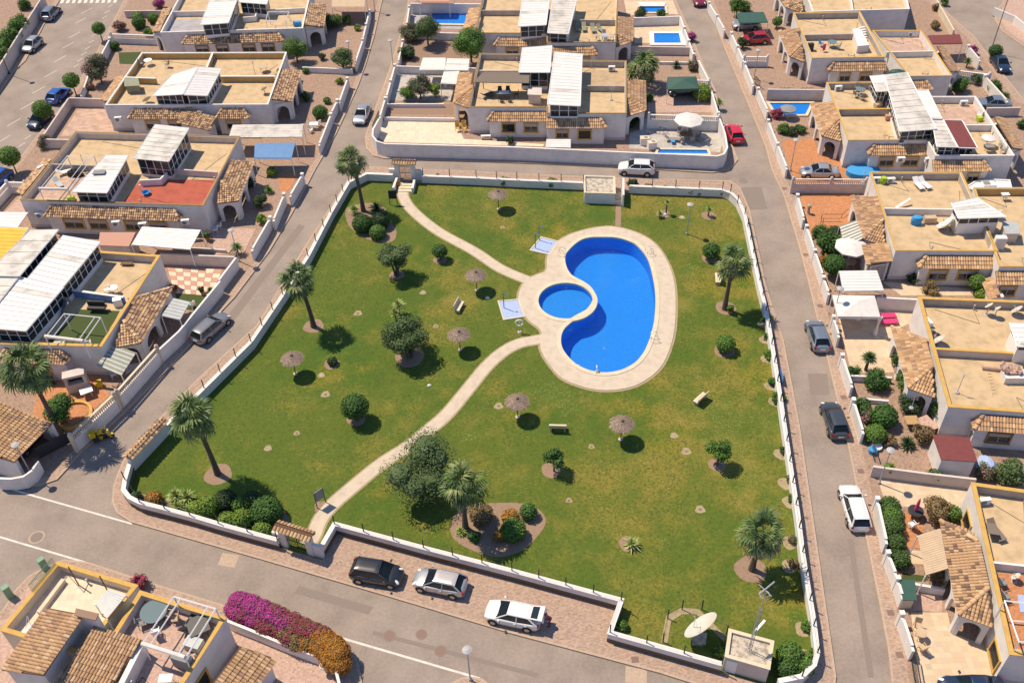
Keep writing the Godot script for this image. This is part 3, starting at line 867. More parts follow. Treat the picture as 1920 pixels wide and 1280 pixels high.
	for s in [1,-1]:
		for X in [fb - 0.35,lerpf(rf,rr,0.42),rr + 0.1]:
			b = MB.new(); b.box(Vector3(X,0.56,s * (W - 0.001)),Vector3(0.014,0.56,0.016)); own("door_seam",b,M.dark,t)
		for X in [lerpf(rf,rr,0.36),lerpf(rf,rr,0.9)]:
			b = MB.new(); b.box(Vector3(X,belt - 0.13,s * (W - 0.0)),Vector3(0.17,0.03,0.05)); own("door_handle",b,color,t)
	for sx in [0.63,-0.6]:
		for s in [1,-1]:
			var wh := Node3D.new(); wh.name = "wheel"; t.add_child(wh,true); wh.position = Vector3(sx * x,0.31,s * (W - 0.1))
			b = MB.new(); wheel_disc(b,0.315,0.11,s,16); own("tyre",b,M.tyre,wh)
			b = MB.new(); wheel_disc(b,0.2,0.125,s,10); own("rim",b,M.rim,wh)
			b = MB.new(); wheel_disc(b,0.38,0.1,s,18); var wa := own("wheel_arch",b,M.dark,wh); wa.position.y = 0.03
	for s in [1,-1]:
		b = MB.new(); b.lathe(Vector3.ZERO,[Vector2(0,-0.06),Vector2(0.14,-0.03),Vector2(0.17,0),Vector2(0.14,0.03),Vector2(0,0.05)],10,1.25,0.72); var hl := own("headlight",b,M.lamp_glass,t,true); hl.transform = Transform3D(Basis(Vector3.UP,-0.55 * s) * Basis(Vector3.BACK,-0.5),Vector3(x * 0.875,hood - 0.1,0.6 * s))
		b = MB.new(); b.obox(Transform3D(Basis(Vector3.UP,0.45 * s),Vector3(-x * 0.962,belt - 0.15,0.665 * s)),Vector3(0.1,0.26 if type != "sedan" else 0.15,0.2)); own("tail_light",b,M.red_lamp,t)
	b = MB.new(); b.box(Vector3(x * 0.985,0.4,0),Vector3(0.07,0.16,0.74)); own("grille",b,M.dark,t)
	b = MB.new(); b.box(Vector3(-x * 1.0,0.62,0),Vector3(0.05,0.12,0.5)); own("number_plate",b,M.plastic_white,t)
	b = MB.new(); b.box(Vector3(-x * 0.985,0.38,0),Vector3(0.1,0.14,1.1)); own("bumper",b,color if not o.get("grey",false) else M.grey,t)
	if o.get("open",false):
		var hinge: Vector3 = c[2] + Vector3(-0.05,0.03,0)
		var tip: Vector3 = hinge + Vector3(-0.95,0.12,0.06)
		b = MB.new(); b.slab([hinge,mir.call(hinge),mir.call(tip),tip],0.07)
		b.slab([tip,mir.call(tip),mir.call(tip) + Vector3(-0.12,-0.34,0.06),tip + Vector3(-0.12,-0.34,-0.06)],0.09)
		var tg := own("tailgate",b,color,t)
		b = MB.new(); b.slab([hinge.lerp(tip,0.1) + Vector3(0,0.02,-0.1),mir.call(hinge.lerp(tip,0.1) + Vector3(0,0.02,-0.1)),mir.call(hinge.lerp(tip,0.62) + Vector3(0,0.02,-0.1)),hinge.lerp(tip,0.62) + Vector3(0,0.02,-0.1)],0.02); own("rear_window",b,M.car_glass,tg)
		b = MB.new(); b.box(Vector3(rb + 0.55,0.86,0),Vector3(0.9,0.1,1.2)); own("boot_floor",b,M.dark,t)
	return t

func wheel_disc(b: MB,r: float,w: float,s: int,k: int) -> void:
	for i in k:
		var e := TAU * i / k; var f := TAU * (i + 1) / k
		var p := Vector3(cos(e) * r,sin(e) * r,0); var q := Vector3(cos(f) * r,sin(f) * r,0); var z := Vector3(0,0,w)
		b.quad(p - z,q - z,q + z,p + z)
		b.tri(Vector3(0,0,w),p + z,q + z); b.tri(Vector3(0,0,-w),q - z,p - z)

# ---- garden and terrace things --------------------------------------------
func parasol(called: String,label: String,p: Vector2,r: float,h: float,m: String,o := {}) -> void:
	var t := thing(called,label,o.get("cat","parasol"),up(p,o.get("y",0.02)),o.get("group",""))
	var b := MB.new(); b.bar(Vector3(0,-0.05,0),Vector3(0,h,0),0.045,7); own("pole",b,M.wood if m == "thatch" else M.frame,t)
	b = MB.new(); var dh: float = o.get("rise",0.4)
	if m == "thatch":
		for i in 5:
			var f := i / 5.0
			b.lathe(Vector3(0,h - 0.2,0),[Vector2(r * (1 - f * 0.92) * 1.0,-0.05 + dh * f),Vector2(r * (1 - f * 0.92),dh * f),Vector2(r * (0.72 - f * 0.75) if i < 4 else 0.02,dh * (f + 0.24))],26)
		b.lathe(Vector3(0,h - 0.2 + dh,0),[Vector2(0.16,0),Vector2(0.11,0.12),Vector2(0,0.2)],10)
		own("canopy",b,M[m],t)
		b = MB.new(); b.colored = true
		for i in 420:
			var a := rng.randf() * TAU; var q := r * sqrt(rng.randf()) * 0.98; var y := h - 0.2 + dh * (1 - q / r) + 0.02; var w := Vector3(cos(a),0,sin(a)); var k := 0.75 + rng.randf() * 0.5
			b.col = Color(0.36 * k,0.27 * k,0.205 * k)
			var s := Vector3(-w.z,0,w.x) * 0.025
			b.tri(w * q + Vector3(0,y + 0.02,0) - s,w * q + Vector3(0,y + 0.02,0) + s,w * (q + 0.22) + Vector3(0,y - dh * 0.22 / r - 0.02,0))
		var th := own("straw",b,M.frond,t); th.set_meta("kind","stuff")
		b = MB.new(); b.lathe(Vector3.ZERO,[Vector2(0.22,0),Vector2(0.22,0.06),Vector2(0,0.08)],12); own("footing",b,M.concrete,t)
	else:
		b.lathe(Vector3(0,h - 0.25,0),[Vector2(r,-0.14),Vector2(r,0),Vector2(r * 0.5,dh * 0.6),Vector2(0,dh)],8); own("canopy",b,M[m],t)
		b = MB.new(); b.lathe(Vector3.ZERO,[Vector2(0.28,0),Vector2(0.26,0.08),Vector2(0,0.1)],10); own("foot",b,M.grey,t)

func bench(label: String,p: Vector2,dir: float,group: String) -> void:
	var t := thing("park_bench",label,"bench",up(p,0.02),group,dir)
	for s in [-1,1]:
		var b := MB.new(); b.box(Vector3(s * 0.6,0.2,0),Vector3(0.14,0.42,0.5)); own("leg",b,M.concrete,t)
	for i in 2:
		var b := MB.new(); b.box(Vector3(0,0.44,-0.12 + i * 0.25),Vector3(1.5,0.06,0.22)); own("seat_slab",b,M.coping,t)
	var b := MB.new(); b.obox(Transform3D(Basis(Vector3.RIGHT,0.2),Vector3(0,0.72,0.3)),Vector3(1.5,0.46,0.07)); own("backrest",b,M.coping,t)
	b = MB.new(); b.prism(PackedVector2Array([Vector2(-0.8,-1.05),Vector2(0.8,-1.05),Vector2(0.8,0.45),Vector2(-0.8,0.45)]),-0.01,0.02); own("base_slab",b,M.path,t)

func street_lamp(label: String,p: Vector2,h: float,o := {}) -> void:
	var t := thing("street_lamp",label,"street lamp",up(p,o.get("y",0.12)),"street lamps")
	var b := MB.new(); b.bar(Vector3.ZERO,Vector3(0,h,0),0.06,8,0.04); b.lathe(Vector3.ZERO,[Vector2(0.13,0),Vector2(0.12,0.25),Vector2(0.06,0.3)],8); own("pole",b,M.grey if not o.get("dark",false) else M.iron,t)
	b = MB.new(); b.lathe(Vector3(0,h - 0.02,0),[Vector2(0.1,-0.1),Vector2(0.34,0.08),Vector2(0.34,0.14),Vector2(0.12,0.24),Vector2(0,0.26)],14); own("lamp_head",b,M.grey,t)
	b = MB.new(); b.lathe(Vector3(0,h - 0.06,0),[Vector2(0.0,-0.03),Vector2(0.2,0.02),Vector2(0.26,0.1)],12); own("lamp_glass",b,M.lamp_glass,t)

func ac_unit(label: String,p: Vector2,y: float,dir: float,group := "air conditioning units") -> void:
	var t := thing("air_conditioner",label,"air conditioner",up(p,y),group,dir)
	var b := MB.new(); b.box(Vector3(0,0.32,0),Vector3(0.85,0.58,0.34)); own("casing",b,M.plastic_white,t)
	b = MB.new(); wheel_disc(b,0.23,0.015,1,14); var f := own("fan_grille",b,M.mesh_grey,t); f.position = Vector3(-0.1,0.32,0.17)
	b = MB.new(); b.box(Vector3(-0.3,0.02,0),Vector3(0.06,0.05,0.4)); b.box(Vector3(0.3,0.02,0),Vector3(0.06,0.05,0.4)); own("bracket",b,M.grey,t)

func sat_dish(label: String,p: Vector2,y: float,r: float,dir: float,tilt := 0.7,h := 0.6,group := "rooftop satellite dishes") -> void:
	var t := thing("satellite_dish",label,"satellite dish",up(p,y),group,dir)
	var b := MB.new(); b.bar(Vector3.ZERO,Vector3(0,h,0),0.03 + r * 0.03,6); b.lathe(Vector3.ZERO,[Vector2(0.15 + r * 0.2,0),Vector2(0.1,0.05)],8); own("mast",b,M.grey,t)
	b = MB.new()
	b.lathe(Vector3.ZERO,[Vector2(0,0),Vector2(r * 0.5,r * 0.06),Vector2(r * 0.8,r * 0.15),Vector2(r,r * 0.25),Vector2(r * 1.02,r * 0.24),Vector2(r * 0.5,r * 0.03),Vector2(0,-0.03)],22)
	var d := own("reflector",b,M.dish,t,true); d.position = Vector3(0,h + r * 0.3,0); d.rotation.x = tilt
	b = MB.new(); b.bar(Vector3(0,0,r * 0.85),Vector3(0,r * 0.75,0),0.015 + r * 0.008,4); b.box(Vector3(0,r * 0.78,0),Vector3(0.08,0.1,0.08)); b.bar(Vector3(r * 0.7,r * 0.2,-r * 0.5),Vector3(0,r * 0.75,0),0.01 + r * 0.005,4)
	var a := own("feed_arm",b,M.grey,d)

func chair(label: String,p: Vector2,y: float,dir: float,m := "plastic_white",group := "garden chairs") -> void:
	var t := thing("garden_chair",label,"chair",up(p,y),group,dir)
	var b := MB.new(); b.box(Vector3(0,0.43,0),Vector3(0.48,0.05,0.48)); own("seat",b,M[m],t)
	b = MB.new(); b.obox(Transform3D(Basis(Vector3.RIGHT,0.2),Vector3(0,0.7,0.27)),Vector3(0.48,0.52,0.04)); own("backrest",b,M[m],t)
	for s in [Vector2(-1,-1),Vector2(1,-1),Vector2(-1,1),Vector2(1,1)]:
		b = MB.new(); b.bar(Vector3(s.x * 0.23,0,s.y * 0.24),Vector3(s.x * 0.21,0.43,s.y * 0.2),0.022,4); own("leg",b,M[m],t)
	for s in [-1,1]: b = MB.new(); b.box(Vector3(s * 0.25,0.63,0),Vector3(0.05,0.035,0.46)); own("armrest",b,M[m],t)

func table(label: String,p: Vector2,y: float,r: float,m := "plastic_white",o := {}) -> void:
	var t := thing("garden_table",label,"table",up(p,y),o.get("group","garden tables"),o.get("dir",0.0))
	var b := MB.new()
	if o.has("w"): b.box(Vector3(0,0.72,0),Vector3(r * 2,0.05,o.w))
	else: b.lathe(Vector3(0,0.7,0),[Vector2(0,0),Vector2(r,0),Vector2(r,0.04),Vector2(0,0.045)],18)
	own("table_top",b,M[m],t)
	for s in [Vector2(-1,-1),Vector2(1,-1),Vector2(-1,1),Vector2(1,1)]:
		b = MB.new(); var hw: float = o.get("w",r * 1.3) * 0.42
		b.bar(Vector3(s.x * r * 0.6,0,s.y * hw),Vector3(s.x * r * 0.5,0.7,s.y * hw * 0.85),0.025,4); own("leg",b,M[o.get("leg",m)],t)

func lounger(label: String,p: Vector2,y: float,dir: float,m := "mesh_grey",group := "sun loungers",back := 0.6) -> void:
	var t := thing("sun_lounger",label,"sun lounger",up(p,y),group,dir)
	var b := MB.new(); b.box(Vector3(0.32,0.32,0),Vector3(1.25,0.06,0.62)); own("seat",b,M[m],t)
	b = MB.new(); b.obox(Transform3D(Basis(Vector3.BACK,-back),Vector3(-0.3 - 0.33 * cos(back),0.33 + 0.33 * sin(back),0)),Vector3(0.7,0.05,0.6)); own("backrest",b,M[m],t)
	for s in [Vector2(-0.3,-1),Vector2(0.85,-1),Vector2(-0.3,1),Vector2(0.85,1)]:
		b = MB.new(); b.bar(Vector3(s.x,0,s.y * 0.28),Vector3(s.x,0.3,s.y * 0.28),0.03,4); own("leg",b,M[m if m == "plastic_white" else "grey"],t)

func pergola(called: String,label: String,q: Array,y0: float,y1: float,beams: int,o := {}) -> void:   # open frame: posts,rails,cross beams
	var t := thing(called,label,o.get("cat","pergola"),up(q[0],y0))
	var m: Material = M[o.get("mat","frame")]; var r: float = o.get("r",0.06)
	for i in 4:
		var b := MB.new(); b.bar(up(q[i],y0),up(q[i],y1),r,4); part("post",b,m,t)
		b = MB.new(); b.bar(up(q[i],y1),up(q[(i + 1) % 4],y1),r,4); part("rail",b,m,t)
	for i in range(1,beams + 1):
		var f := float(i) / (beams + 1)
		if o.has("at"): f = o.at[i - 1]
		var b := MB.new(); b.bar(up(q[0].lerp(q[3],f),y1 + 0.02),up(q[1].lerp(q[2],f),y1 + 0.02),r * 0.9,4); part("beam",b,m,t)
	if o.has("roll"):
		var b := MB.new(); b.bar(up(q[o.roll],y1 + 0.12),up(q[(o.roll + 1) % 4],y1 + 0.12),0.16,8); part("rolled_awning",b,M.canvas,t)

func canopy(called: String,label: String,q: Array,ys: Array,m: String,o := {}) -> void:   # carports and awnings: a sheet on posts
	var t := thing(called,label,o.get("cat","canopy"),up(q[0],0.12))
	var p := []
	for i in 4: p.append(up(q[i],ys[i]))
	var n: int = o.get("n",0); var b := MB.new()
	b.slab(p,0.05); var root := part("canopy_sheet",b,M[m],t)
	for i in n:
		b = MB.new(); var t0 := (i + 0.05) / n; var t1 := (i + 0.95) / n
		var w := [p[0].lerp(p[3],t0),p[1].lerp(p[2],t0),p[1].lerp(p[2],t1),p[0].lerp(p[3],t1)]
		for j in 4: w[j] += Vector3(0,0.04,0)
		b.slab(w,0.045); part("roof_panel",b,M[o.get("m2",m) if i % 2 else m],root)
	if o.get("peak",0.0) > 0:
		var c := Vector3.ZERO
		for k in p: c += k / 4
		c.y += o.peak; b = MB.new()
		for i in 4: b.tri(p[(i + 1) % 4] + Vector3(0,0.03,0),p[i] + Vector3(0,0.03,0),c); b.quad(p[i],p[(i + 1) % 4],p[(i + 1) % 4] - Vector3(0,0.25,0),p[i] - Vector3(0,0.25,0))
		part("canopy_top",b,M[m],t)
	for i in o.get("posts",[0,1,2,3]):
		b = MB.new(); b.bar(up(q[i],o.get("y0",0.12)),p[i] - Vector3(0,0.05,0),0.05,5); part("post",b,M[o.get("post","frame")],t)

func shed(label: String,q: Array,h: float,wall: String,roof: String,o := {}) -> void:
	var t := thing("garden_shed",label,"shed",up(q[0],o.get("y",0.12)))
	t.set_meta("kind","thing")
	var P := PackedVector2Array(q); var y: float = o.get("y",0.12)
	var b := MB.new(); b.prism(P,y,y + h); part("wall",b,M[wall],t)
	var O := inset(P,-0.12); var p := []
	var sl: float = o.get("slope",0.15)
	for i in 4: p.append(up(O[i],y + h + 0.08 + (sl if i < 2 else 0.02)))
	b = MB.new(); b.slab(p,0.08); part("roof",b,M[roof],t)
	if o.has("door"):
		var a: Vector2 = q[o.door].lerp(q[(o.door + 1) % 4],0.3); var c: Vector2 = q[o.door].lerp(q[(o.door + 1) % 4],0.7)
		var n := Vector2(-(c - a).y,(c - a).x).normalized()
		if n.dot((a + c) / 2 - mid_of(q)) < 0: n = -n
		b = MB.new(); b.seg(a + n * 0.02,c + n * 0.02,0.04,y,y + minf(1.9,h - 0.2)); part("door",b,M.shutter,t)

func pot(label: String,p: Vector2,y: float,r: float,kind: String,group := "potted plants",spiky_ := false) -> void:
	var t := thing("plant_pot",label,"plant pot",up(p,y),group)
	var b := MB.new(); b.lathe(Vector3.ZERO,[Vector2(0,0),Vector2(r * 0.7,0),Vector2(r,r * 1.5),Vector2(r * 0.88,r * 1.5),Vector2(0,r * 1.35)],10); own("pot",b,M.terracotta,t)
	var f := MeshInstance3D.new(); f.name = "foliage"; f.mesh = crown_mesh(kind,256,0.2,0.5,0); f.material_override = M.leaf; f.scale = Vector3.ONE * r * 1.5; f.position.y = r * 2.3; t.add_child(f)

func plain(called: String,label: String,cat: String,m: String,f: Callable,group := "",smooth := false,kind := "") -> MeshInstance3D:
	var b := MB.new(); f.call(b)
	var o := part(called,b,M[m],self,smooth); tag(o,label,cat,group,kind)
	return o

func _ready() -> void:
	var cam := Camera3D.new(); cam.name = "camera"; add_child(cam)
	cam.fov = 38.17; cam.far = 900.0; cam.near = 0.5
	var pt := deg_to_rad(43.0); var ro := deg_to_rad(-2.0)
	var fw := Vector3(0,-sin(pt),-cos(pt)); var u0 := Vector3(0,cos(pt),-sin(pt)); var r0 := Vector3.RIGHT
	cam.transform = Transform3D(Basis(r0 * cos(ro) + u0 * sin(ro),u0 * cos(ro) - r0 * sin(ro),-fw),Vector3(0,64,0))
	cam.current = true
	var env := Environment.new(); var sky := Sky.new(); var sm := ProceduralSkyMaterial.new()
	sm.sky_top_color = Color(0.42,0.56,0.78); sm.sky_horizon_color = Color(0.8,0.83,0.87); sm.sky_curve = 0.14; sm.ground_bottom_color = Color(0.4,0.36,0.32); sm.ground_horizon_color = Color(0.66,0.68,0.7); sm.sun_angle_max = 1.0
	sky.sky_material = sm; env.background_mode = Environment.BG_SKY; env.sky = sky; env.background_energy_multiplier = 0.82
	env.tonemap_mode = Environment.TONE_MAPPER_LINEAR; env.tonemap_exposure = 1.1
	env.sdfgi_enabled = true; env.ssao_enabled = true; env.ssil_enabled = true
	var we := WorldEnvironment.new(); we.environment = env; we.name = "world"; add_child(we)
	var sun := DirectionalLight3D.new(); sun.name = "sun"; sun.light_energy = 1.6; sun.light_color = Color(1.0,0.93,0.82); sun.light_angular_distance = 0.5; sun.shadow_enabled = true; add_child(sun)
	var az := deg_to_rad(33.0); var el := deg_to_rad(60.0)
	sun.look_at_from_position(Vector3.ZERO,Vector3(cos(az) * cos(el),-sin(el),sin(az) * cos(el)),Vector3.UP)
	rng.seed = 7
	materials()
	ground(); pool(); park_walls()
	west_houses(); centre_houses(); east_houses(); south_house()
	street_walls(); yards()
	park_things(); park_plants(); yard_plants(); street_cars(); clutter()
	grass()

func park_line() -> PackedVector2Array:   # centre line of the wall round the pool garden
	return PackedVector2Array([V(-17.96,-95.13),V(-19.37,-89.2),V(-20.9,-81.53),V(-22.62,-75.46),V(-24.66,-68.71),V(-27.87,-62.75),V(-30.3,-58.35),V(-32.32,-54.18),V(-32.24,-52.36),V(-32.09,-51.3),V(-31.41,-50.51),V(-30.4,-49.93),V(-28.31,-49.25),V(-26.05,-48.47),V(-23.44,-47.48),V(-21.16,-46.67),V(-18.7,-45.81),V(-15.2,-44.53),V(-14.42,-47.14),V(-7.32,-44.59),V(-0.6,-42.26),V(7.29,-39.43),V(6.22,-36.84),V(13.67,-34.14),V(17.26,-32.78),V(18.92,-33.07),V(19.96,-33.9),V(20.4,-34.76),V(20.79,-37.41),V(20.98,-39.59),V(21.35,-43.06),V(21.86,-46.77),V(22.26,-50.49),V(22.92,-56.28),V(23.33,-59.73),V(24.03,-66.22),V(24.45,-70.55),V(24.62,-74.29),V(25.03,-80.27),V(25.47,-86.13),V(25.3,-88.82),V(24.72,-90.39),V(23.96,-91.06),V(13.74,-92.42),V(8.68,-93.37),V(1.19,-94.37),V(-3.42,-95.09),V(-9.53,-95.91),V(-13.05,-96.35),V(-16.09,-96.76)])

func pool_line() -> PackedVector2Array:
	return smoothed([V(10.34,-84.3),V(8.63,-84.31),V(7.45,-83.72),V(6.34,-82.31),V(5.88,-81.25),V(5.88,-79.64),V(6.33,-78.14),V(7.5,-76.97),V(8.22,-75.92),V(8.57,-74.41),V(8.33,-73.46),V(7.66,-72.38),V(6.56,-71.57),V(5.73,-70.84),V(5,-69.88),V(4.67,-68.62),V(4.78,-67.14),V(5.62,-65.44),V(6.77,-64.4),V(8.2,-63.91),V(9.78,-64.11),V(11.26,-65.02),V(12.26,-66.39),V(12.82,-67.61),V(13.27,-68.85),V(13.85,-70.95),V(14.4,-74.35),V(14.53,-77.43),V(14.36,-80.41),V(13.56,-82.63),V(12.54,-83.61),V(11.46,-84.14)],4)

func deck_line() -> PackedVector2Array:
	return smoothed([V(11.77,-86.03),V(9.93,-86.14),V(7.87,-85.59),V(6.09,-84.64),V(4.7,-83.14),V(3.97,-81.08),V(3.76,-79.06),V(2.41,-78.18),V(1.39,-77.13),V(0.79,-75.08),V(1,-73.05),V(1.73,-71.43),V(2.8,-69.99),V(2.73,-68.49),V(2.68,-67.39),V(3.16,-65.78),V(4.27,-63.62),V(5.66,-62.53),V(7.52,-61.77),V(9.54,-61.73),V(11.44,-62.38),V(13.47,-64.21),V(14.84,-66.99),V(15.77,-70.31),V(16.49,-75.22),V(16.47,-78.88),V(15.63,-82.51),V(14.08,-84.65)],4)

func kid_pool() -> PackedVector2Array: return circle(V(5.48,-74.17),2.72,40)

func ground() -> void:
	var inner := inset(park_line(),0.0)
	var big := PackedVector2Array([V(-400,-600),V(400,-600),V(400,200),V(-400,200)])
	var b := MB.new()
	for p in without(big,[inner]): b.cap(p,-0.06)
	struct("ground",b,M.earth,"dry reddish earth that the whole estate stands on")
	b = MB.new()
	for p in without(PackedVector2Array([V(-130,-190),V(130,-190),V(130,-10),V(-130,-10)]),[inner]): b.cap(p,0.0)
	struct("road",b,M.asphalt,"worn pale grey asphalt streets between the blocks")
	# park pavement with kerb
	var kerb := PackedVector2Array([V(-17.96,-98.78),V(-19.82,-91.79),V(-21.96,-83.91),V(-24.93,-72.05),V(-29.1,-65.06),V(-31.81,-59.54),V(-33.49,-55.51),V(-33.59,-53.88),V(-33.57,-52.46),V(-33.24,-50.95),V(-32.54,-49.79),V(-31.16,-48.83),V(-20.43,-44.97),V(-10.23,-41.24),V(-0.74,-37.67),V(9.4,-34.26),V(12.71,-32.95),V(18.54,-31.28),V(20.22,-31.52),V(21.12,-32.33),V(21.57,-33.48),V(23.22,-46.25),V(24.55,-56.58),V(25.59,-67.32),V(25.63,-75.56),V(26.59,-88.1),V(26.38,-92.74),V(25.54,-94.08),V(14.11,-95.22),V(0.68,-97.27),V(-11.83,-99.07),V(-16.28,-99.69)])
	b = MB.new()
	for p in without(kerb,[inner]): b.prism(p,-0.05,0.12)
	struct("pavement",b,M.pavement,"pink paved footway and parking bay round the pool garden wall")
	b = MB.new(); ring(b,inset(kerb,-0.01),0.16,-0.02,0.127); struct("kerb",b,M.kerb,"pale kerb stones round the pool garden block")
	# the other blocks
	block("west","terraces west of the pool garden",[V(-17.23,-157.82),V(-17.97,-144.34),V(-18.2,-133.9),V(-18.67,-125.88),V(-19.2,-119.5),V(-20.01,-113.3),V(-20.87,-107.27),V(-22.45,-99.63),V(-24.03,-90.61),V(-25.48,-83.93),V(-27.83,-76.54),V(-30.04,-71.54),V(-32.12,-66.61),V(-34.97,-60.78),V(-37.45,-56.29),V(-37.96,-54.95),V(-38.56,-53.53),V(-39.81,-52.96),V(-41.75,-52.77),V(-43.2,-53.11),V(-50.78,-55.23),V(-60.28,-78.11),V(-59.46,-98.79),V(-59.18,-102.52),V(-58.54,-109.76),V(-57.82,-115.62),V(-57.51,-121.49),V(-57.47,-131.43),V(-57.72,-137.79),V(-58.03,-146.26),V(-58.83,-161.41)],"yard_brown")
	block("north","terraces north of the pool garden",[V(-14.04,-157.55),V(-13.99,-140.89),V(-14.46,-135.31),V(-14.74,-131.15),V(-15.37,-123.65),V(-16.14,-116.45),V(-16.75,-111.09),V(-17.22,-106.29),V(-16.8,-103.58),V(-15.83,-101.98),V(-14.51,-101.31),V(0.73,-99.41),V(12.71,-97.75),V(23.72,-95.83),V(25.82,-96.25),V(27.23,-98.41),V(27.03,-105.59),V(27.01,-109.16),V(27.46,-114.79),V(27.05,-120.56),V(26.8,-131.28),V(26.27,-142.24),V(25.72,-154.12)],"yard_brown")
	block("east","terraces east of the pool garden",[V(30.72,-153.69),V(30.77,-141.88),V(30.68,-125.64),V(30.88,-111.81),V(30.98,-101.08),V(30.63,-95.95),V(30.84,-90.58),V(30.38,-81.85),V(29.96,-75.99),V(29.41,-70.14),V(29.01,-64.98),V(28.52,-59.43),V(28.03,-54.19),V(27.52,-49.93),V(26.82,-44.33),V(26.27,-39.55),V(25.75,-35.47),V(25.24,-32.95),V(24.34,-28.51),V(41.98,-27.88),V(79.52,-100.88),V(65.3,-109.69),V(65.33,-114.9),V(65.44,-127.48),V(64.64,-132.56),V(63.98,-139.17),V(63.59,-150.86)],"yard_brown")
	block("south","villa south of the junction",[V(-44.72,-40.66),V(-38.76,-40.96),V(-38.39,-42.78),V(-37.73,-44.08),V(-36.56,-44.9),V(-35.48,-45.45),V(-33.52,-45.12),V(-27.94,-42.97),V(-21.93,-40.79),V(-16.33,-39.1),V(-13.3,-38.12),V(-12.43,-37.14),V(-11.67,-35.95),V(-11.19,-33.92),V(-10.07,-29.02),V(-40.33,-30.09)],"yard_pink")
	block("corner","corner plot below the junction",[V(-5.16,-33.93),V(-4.35,-34.38),V(-3.61,-34.43),V(-2.86,-34.24),V(-2.13,-33.58),V(0.45,-28.65),V(-5.5,-28.86)],"yard_pink")
	block("far west","gardens across the western avenue",[V(-68.89,-162.27),V(-68.38,-149.95),V(-68.04,-141.21),V(-66.95,-129.74),V(-67.54,-126.67),V(-67.43,-121.18),V(-68.8,-91.44),V(-89.48,-105.86),V(-100.81,-165.03)],"yard_brown")
	block("far east","gardens across the eastern road",[V(76.63,-143.77),V(73.19,-136.97),V(71.34,-134.98),V(70.18,-131.95),V(69.83,-128.29),V(70.96,-123.72),V(80.07,-108.4),V(103.46,-147.42)],"yard_pink")
	# painted lines
	for l in [[[V(-42.07,-52.67),V(-31.05,-48.72)],"give way line at the mouth of the western street",0.16],[[V(-42.8,-48.38),V(-41.33,-47.86),V(-33.64,-45.13)],"long white line along the south villa kerb",0.16],[[V(-13.08,-37.85),V(-3.05,-34.33)],"white line across the mouth of the southern side street",0.17]]:
		b = MB.new(); strip(b,PackedVector2Array(l[0]),l[2],0.001,0.005); var o := part("road_marking",b,M.line); tag(o,l[1],"","","structure")
	b = MB.new()
	for q in [V(-63,-145.72),V(-62.92,-142.42),V(-62.44,-137.63),V(-62.42,-134.26),V(-62.22,-130.18),V(-62.19,-125.83),V(-62.35,-121.4),V(-62.5,-117.17),V(-62.82,-113.02),V(-62.75,-108.78)]: b.seg(q + V(0.55,-0.95),q - V(0.55,-0.95),0.1,0.001,0.005)
	for q in [V(-59.82,-147.15),V(-59.74,-145.09),V(-59.63,-143.25),V(-59.59,-140.55),V(-59.48,-137.41),V(-59.31,-135.19),V(-59.27,-133.2),V(-59.28,-131.41),V(-59.28,-129.65),V(-59.29,-127.92),V(-59.76,-109.21),V(-59.91,-107.47),V(-60.39,-102.48)]: b.seg(q + V(0.25,-0.45),q - V(0.25,-0.45),0.1,0.001,0.005)
	struct("lane_markings",b,M.line,"white dashes down the western avenue")
	b = MB.new()
	for i in 10: b.seg(V(-67.84,-148.75) + V(i * 0.93,0.05 * i),V(-68.27,-152.29) + V(i * 0.93,0.05 * i),0.5,0.001,0.005)
	struct("zebra_crossing",b,M.line,"white zebra crossing at the far end of the western avenue")
	# covers in the road
	for c in [[V(-38.4,-47.73),0.51,"round manhole cover in a pale ring near the south villa"],[V(-9.61,-37.89),0.38,"reddish round manhole cover left of the pair in the southern road"],[V(-7.29,-37.92),0.35,"reddish round manhole cover right of the pair in the southern road"],[V(-5.87,-36.56),0.38,"pale round manhole cover closest to the southern white line"],[V(27.01,-94.1),0.45,"dark round manhole cover at the north east street corner"]]:
		var t := thing("manhole_cover",c[2],"manhole cover",up(c[0],0.0),"manhole covers")
		b = MB.new(); b.lathe(Vector3.ZERO,[Vector2(0,0.006),Vector2(c[1],0.006),Vector2(c[1],0)],24); own("cover",b,M.cover if c[1] < 0.45 else M.patch,t)
		b = MB.new(); b.lathe(Vector3.ZERO,[Vector2(c[1] * 0.98,0.0),Vector2(c[1] * 0.98,0.009),Vector2(c[1] * 1.22,0.009),Vector2(c[1] * 1.22,0)],24); own("ring",b,M.kerb if c[1] > 0.5 else M.patch,t)
	for c in [[V(-22.58,-44.91),0.8,"square pale patch of concrete in the road by the south gate"],[V(7.82,-34.12),0.85,"square pale patch of concrete in the southern road by the kerb"]]:
		surface("concrete_patch",c[2],[c[0] + V(-c[1] * 0.75,-c[1] * 0.9),c[0] + V(c[1] * 0.95,-c[1] * 0.5),c[0] + V(c[1] * 0.75,c[1] * 0.9),c[0] + V(-c[1] * 0.95,c[1] * 0.5)],0.006,"kerb")
	for c in [V(26.79,-38.28),V(26.41,-34.95),V(29.18,-59.79),V(28.33,-51.4),V(30.74,-80.11),V(30.2,-72.05),V(31.25,-92.13),V(7.88,-35.29)]: plain("drain_cover","small rusty drain cover let into the pink pavement beside %s" % ["the awning villa gate","the iron gate","the planted garden","the potted garden","the parasol garden","the gazebo garden","the terracotta garden","the satellite station wall"][[V(26.79,-38.28),V(26.41,-34.95),V(29.18,-59.79),V(28.33,-51.4),V(30.74,-80.11),V(30.2,-72.05),V(31.25,-92.13),V(7.88,-35.29)].find(c)],"drain cover","lid",func(m: MB) -> void: m.box(up(c,0.125),Vector3(0.5,0.02,0.45)),"drain covers")
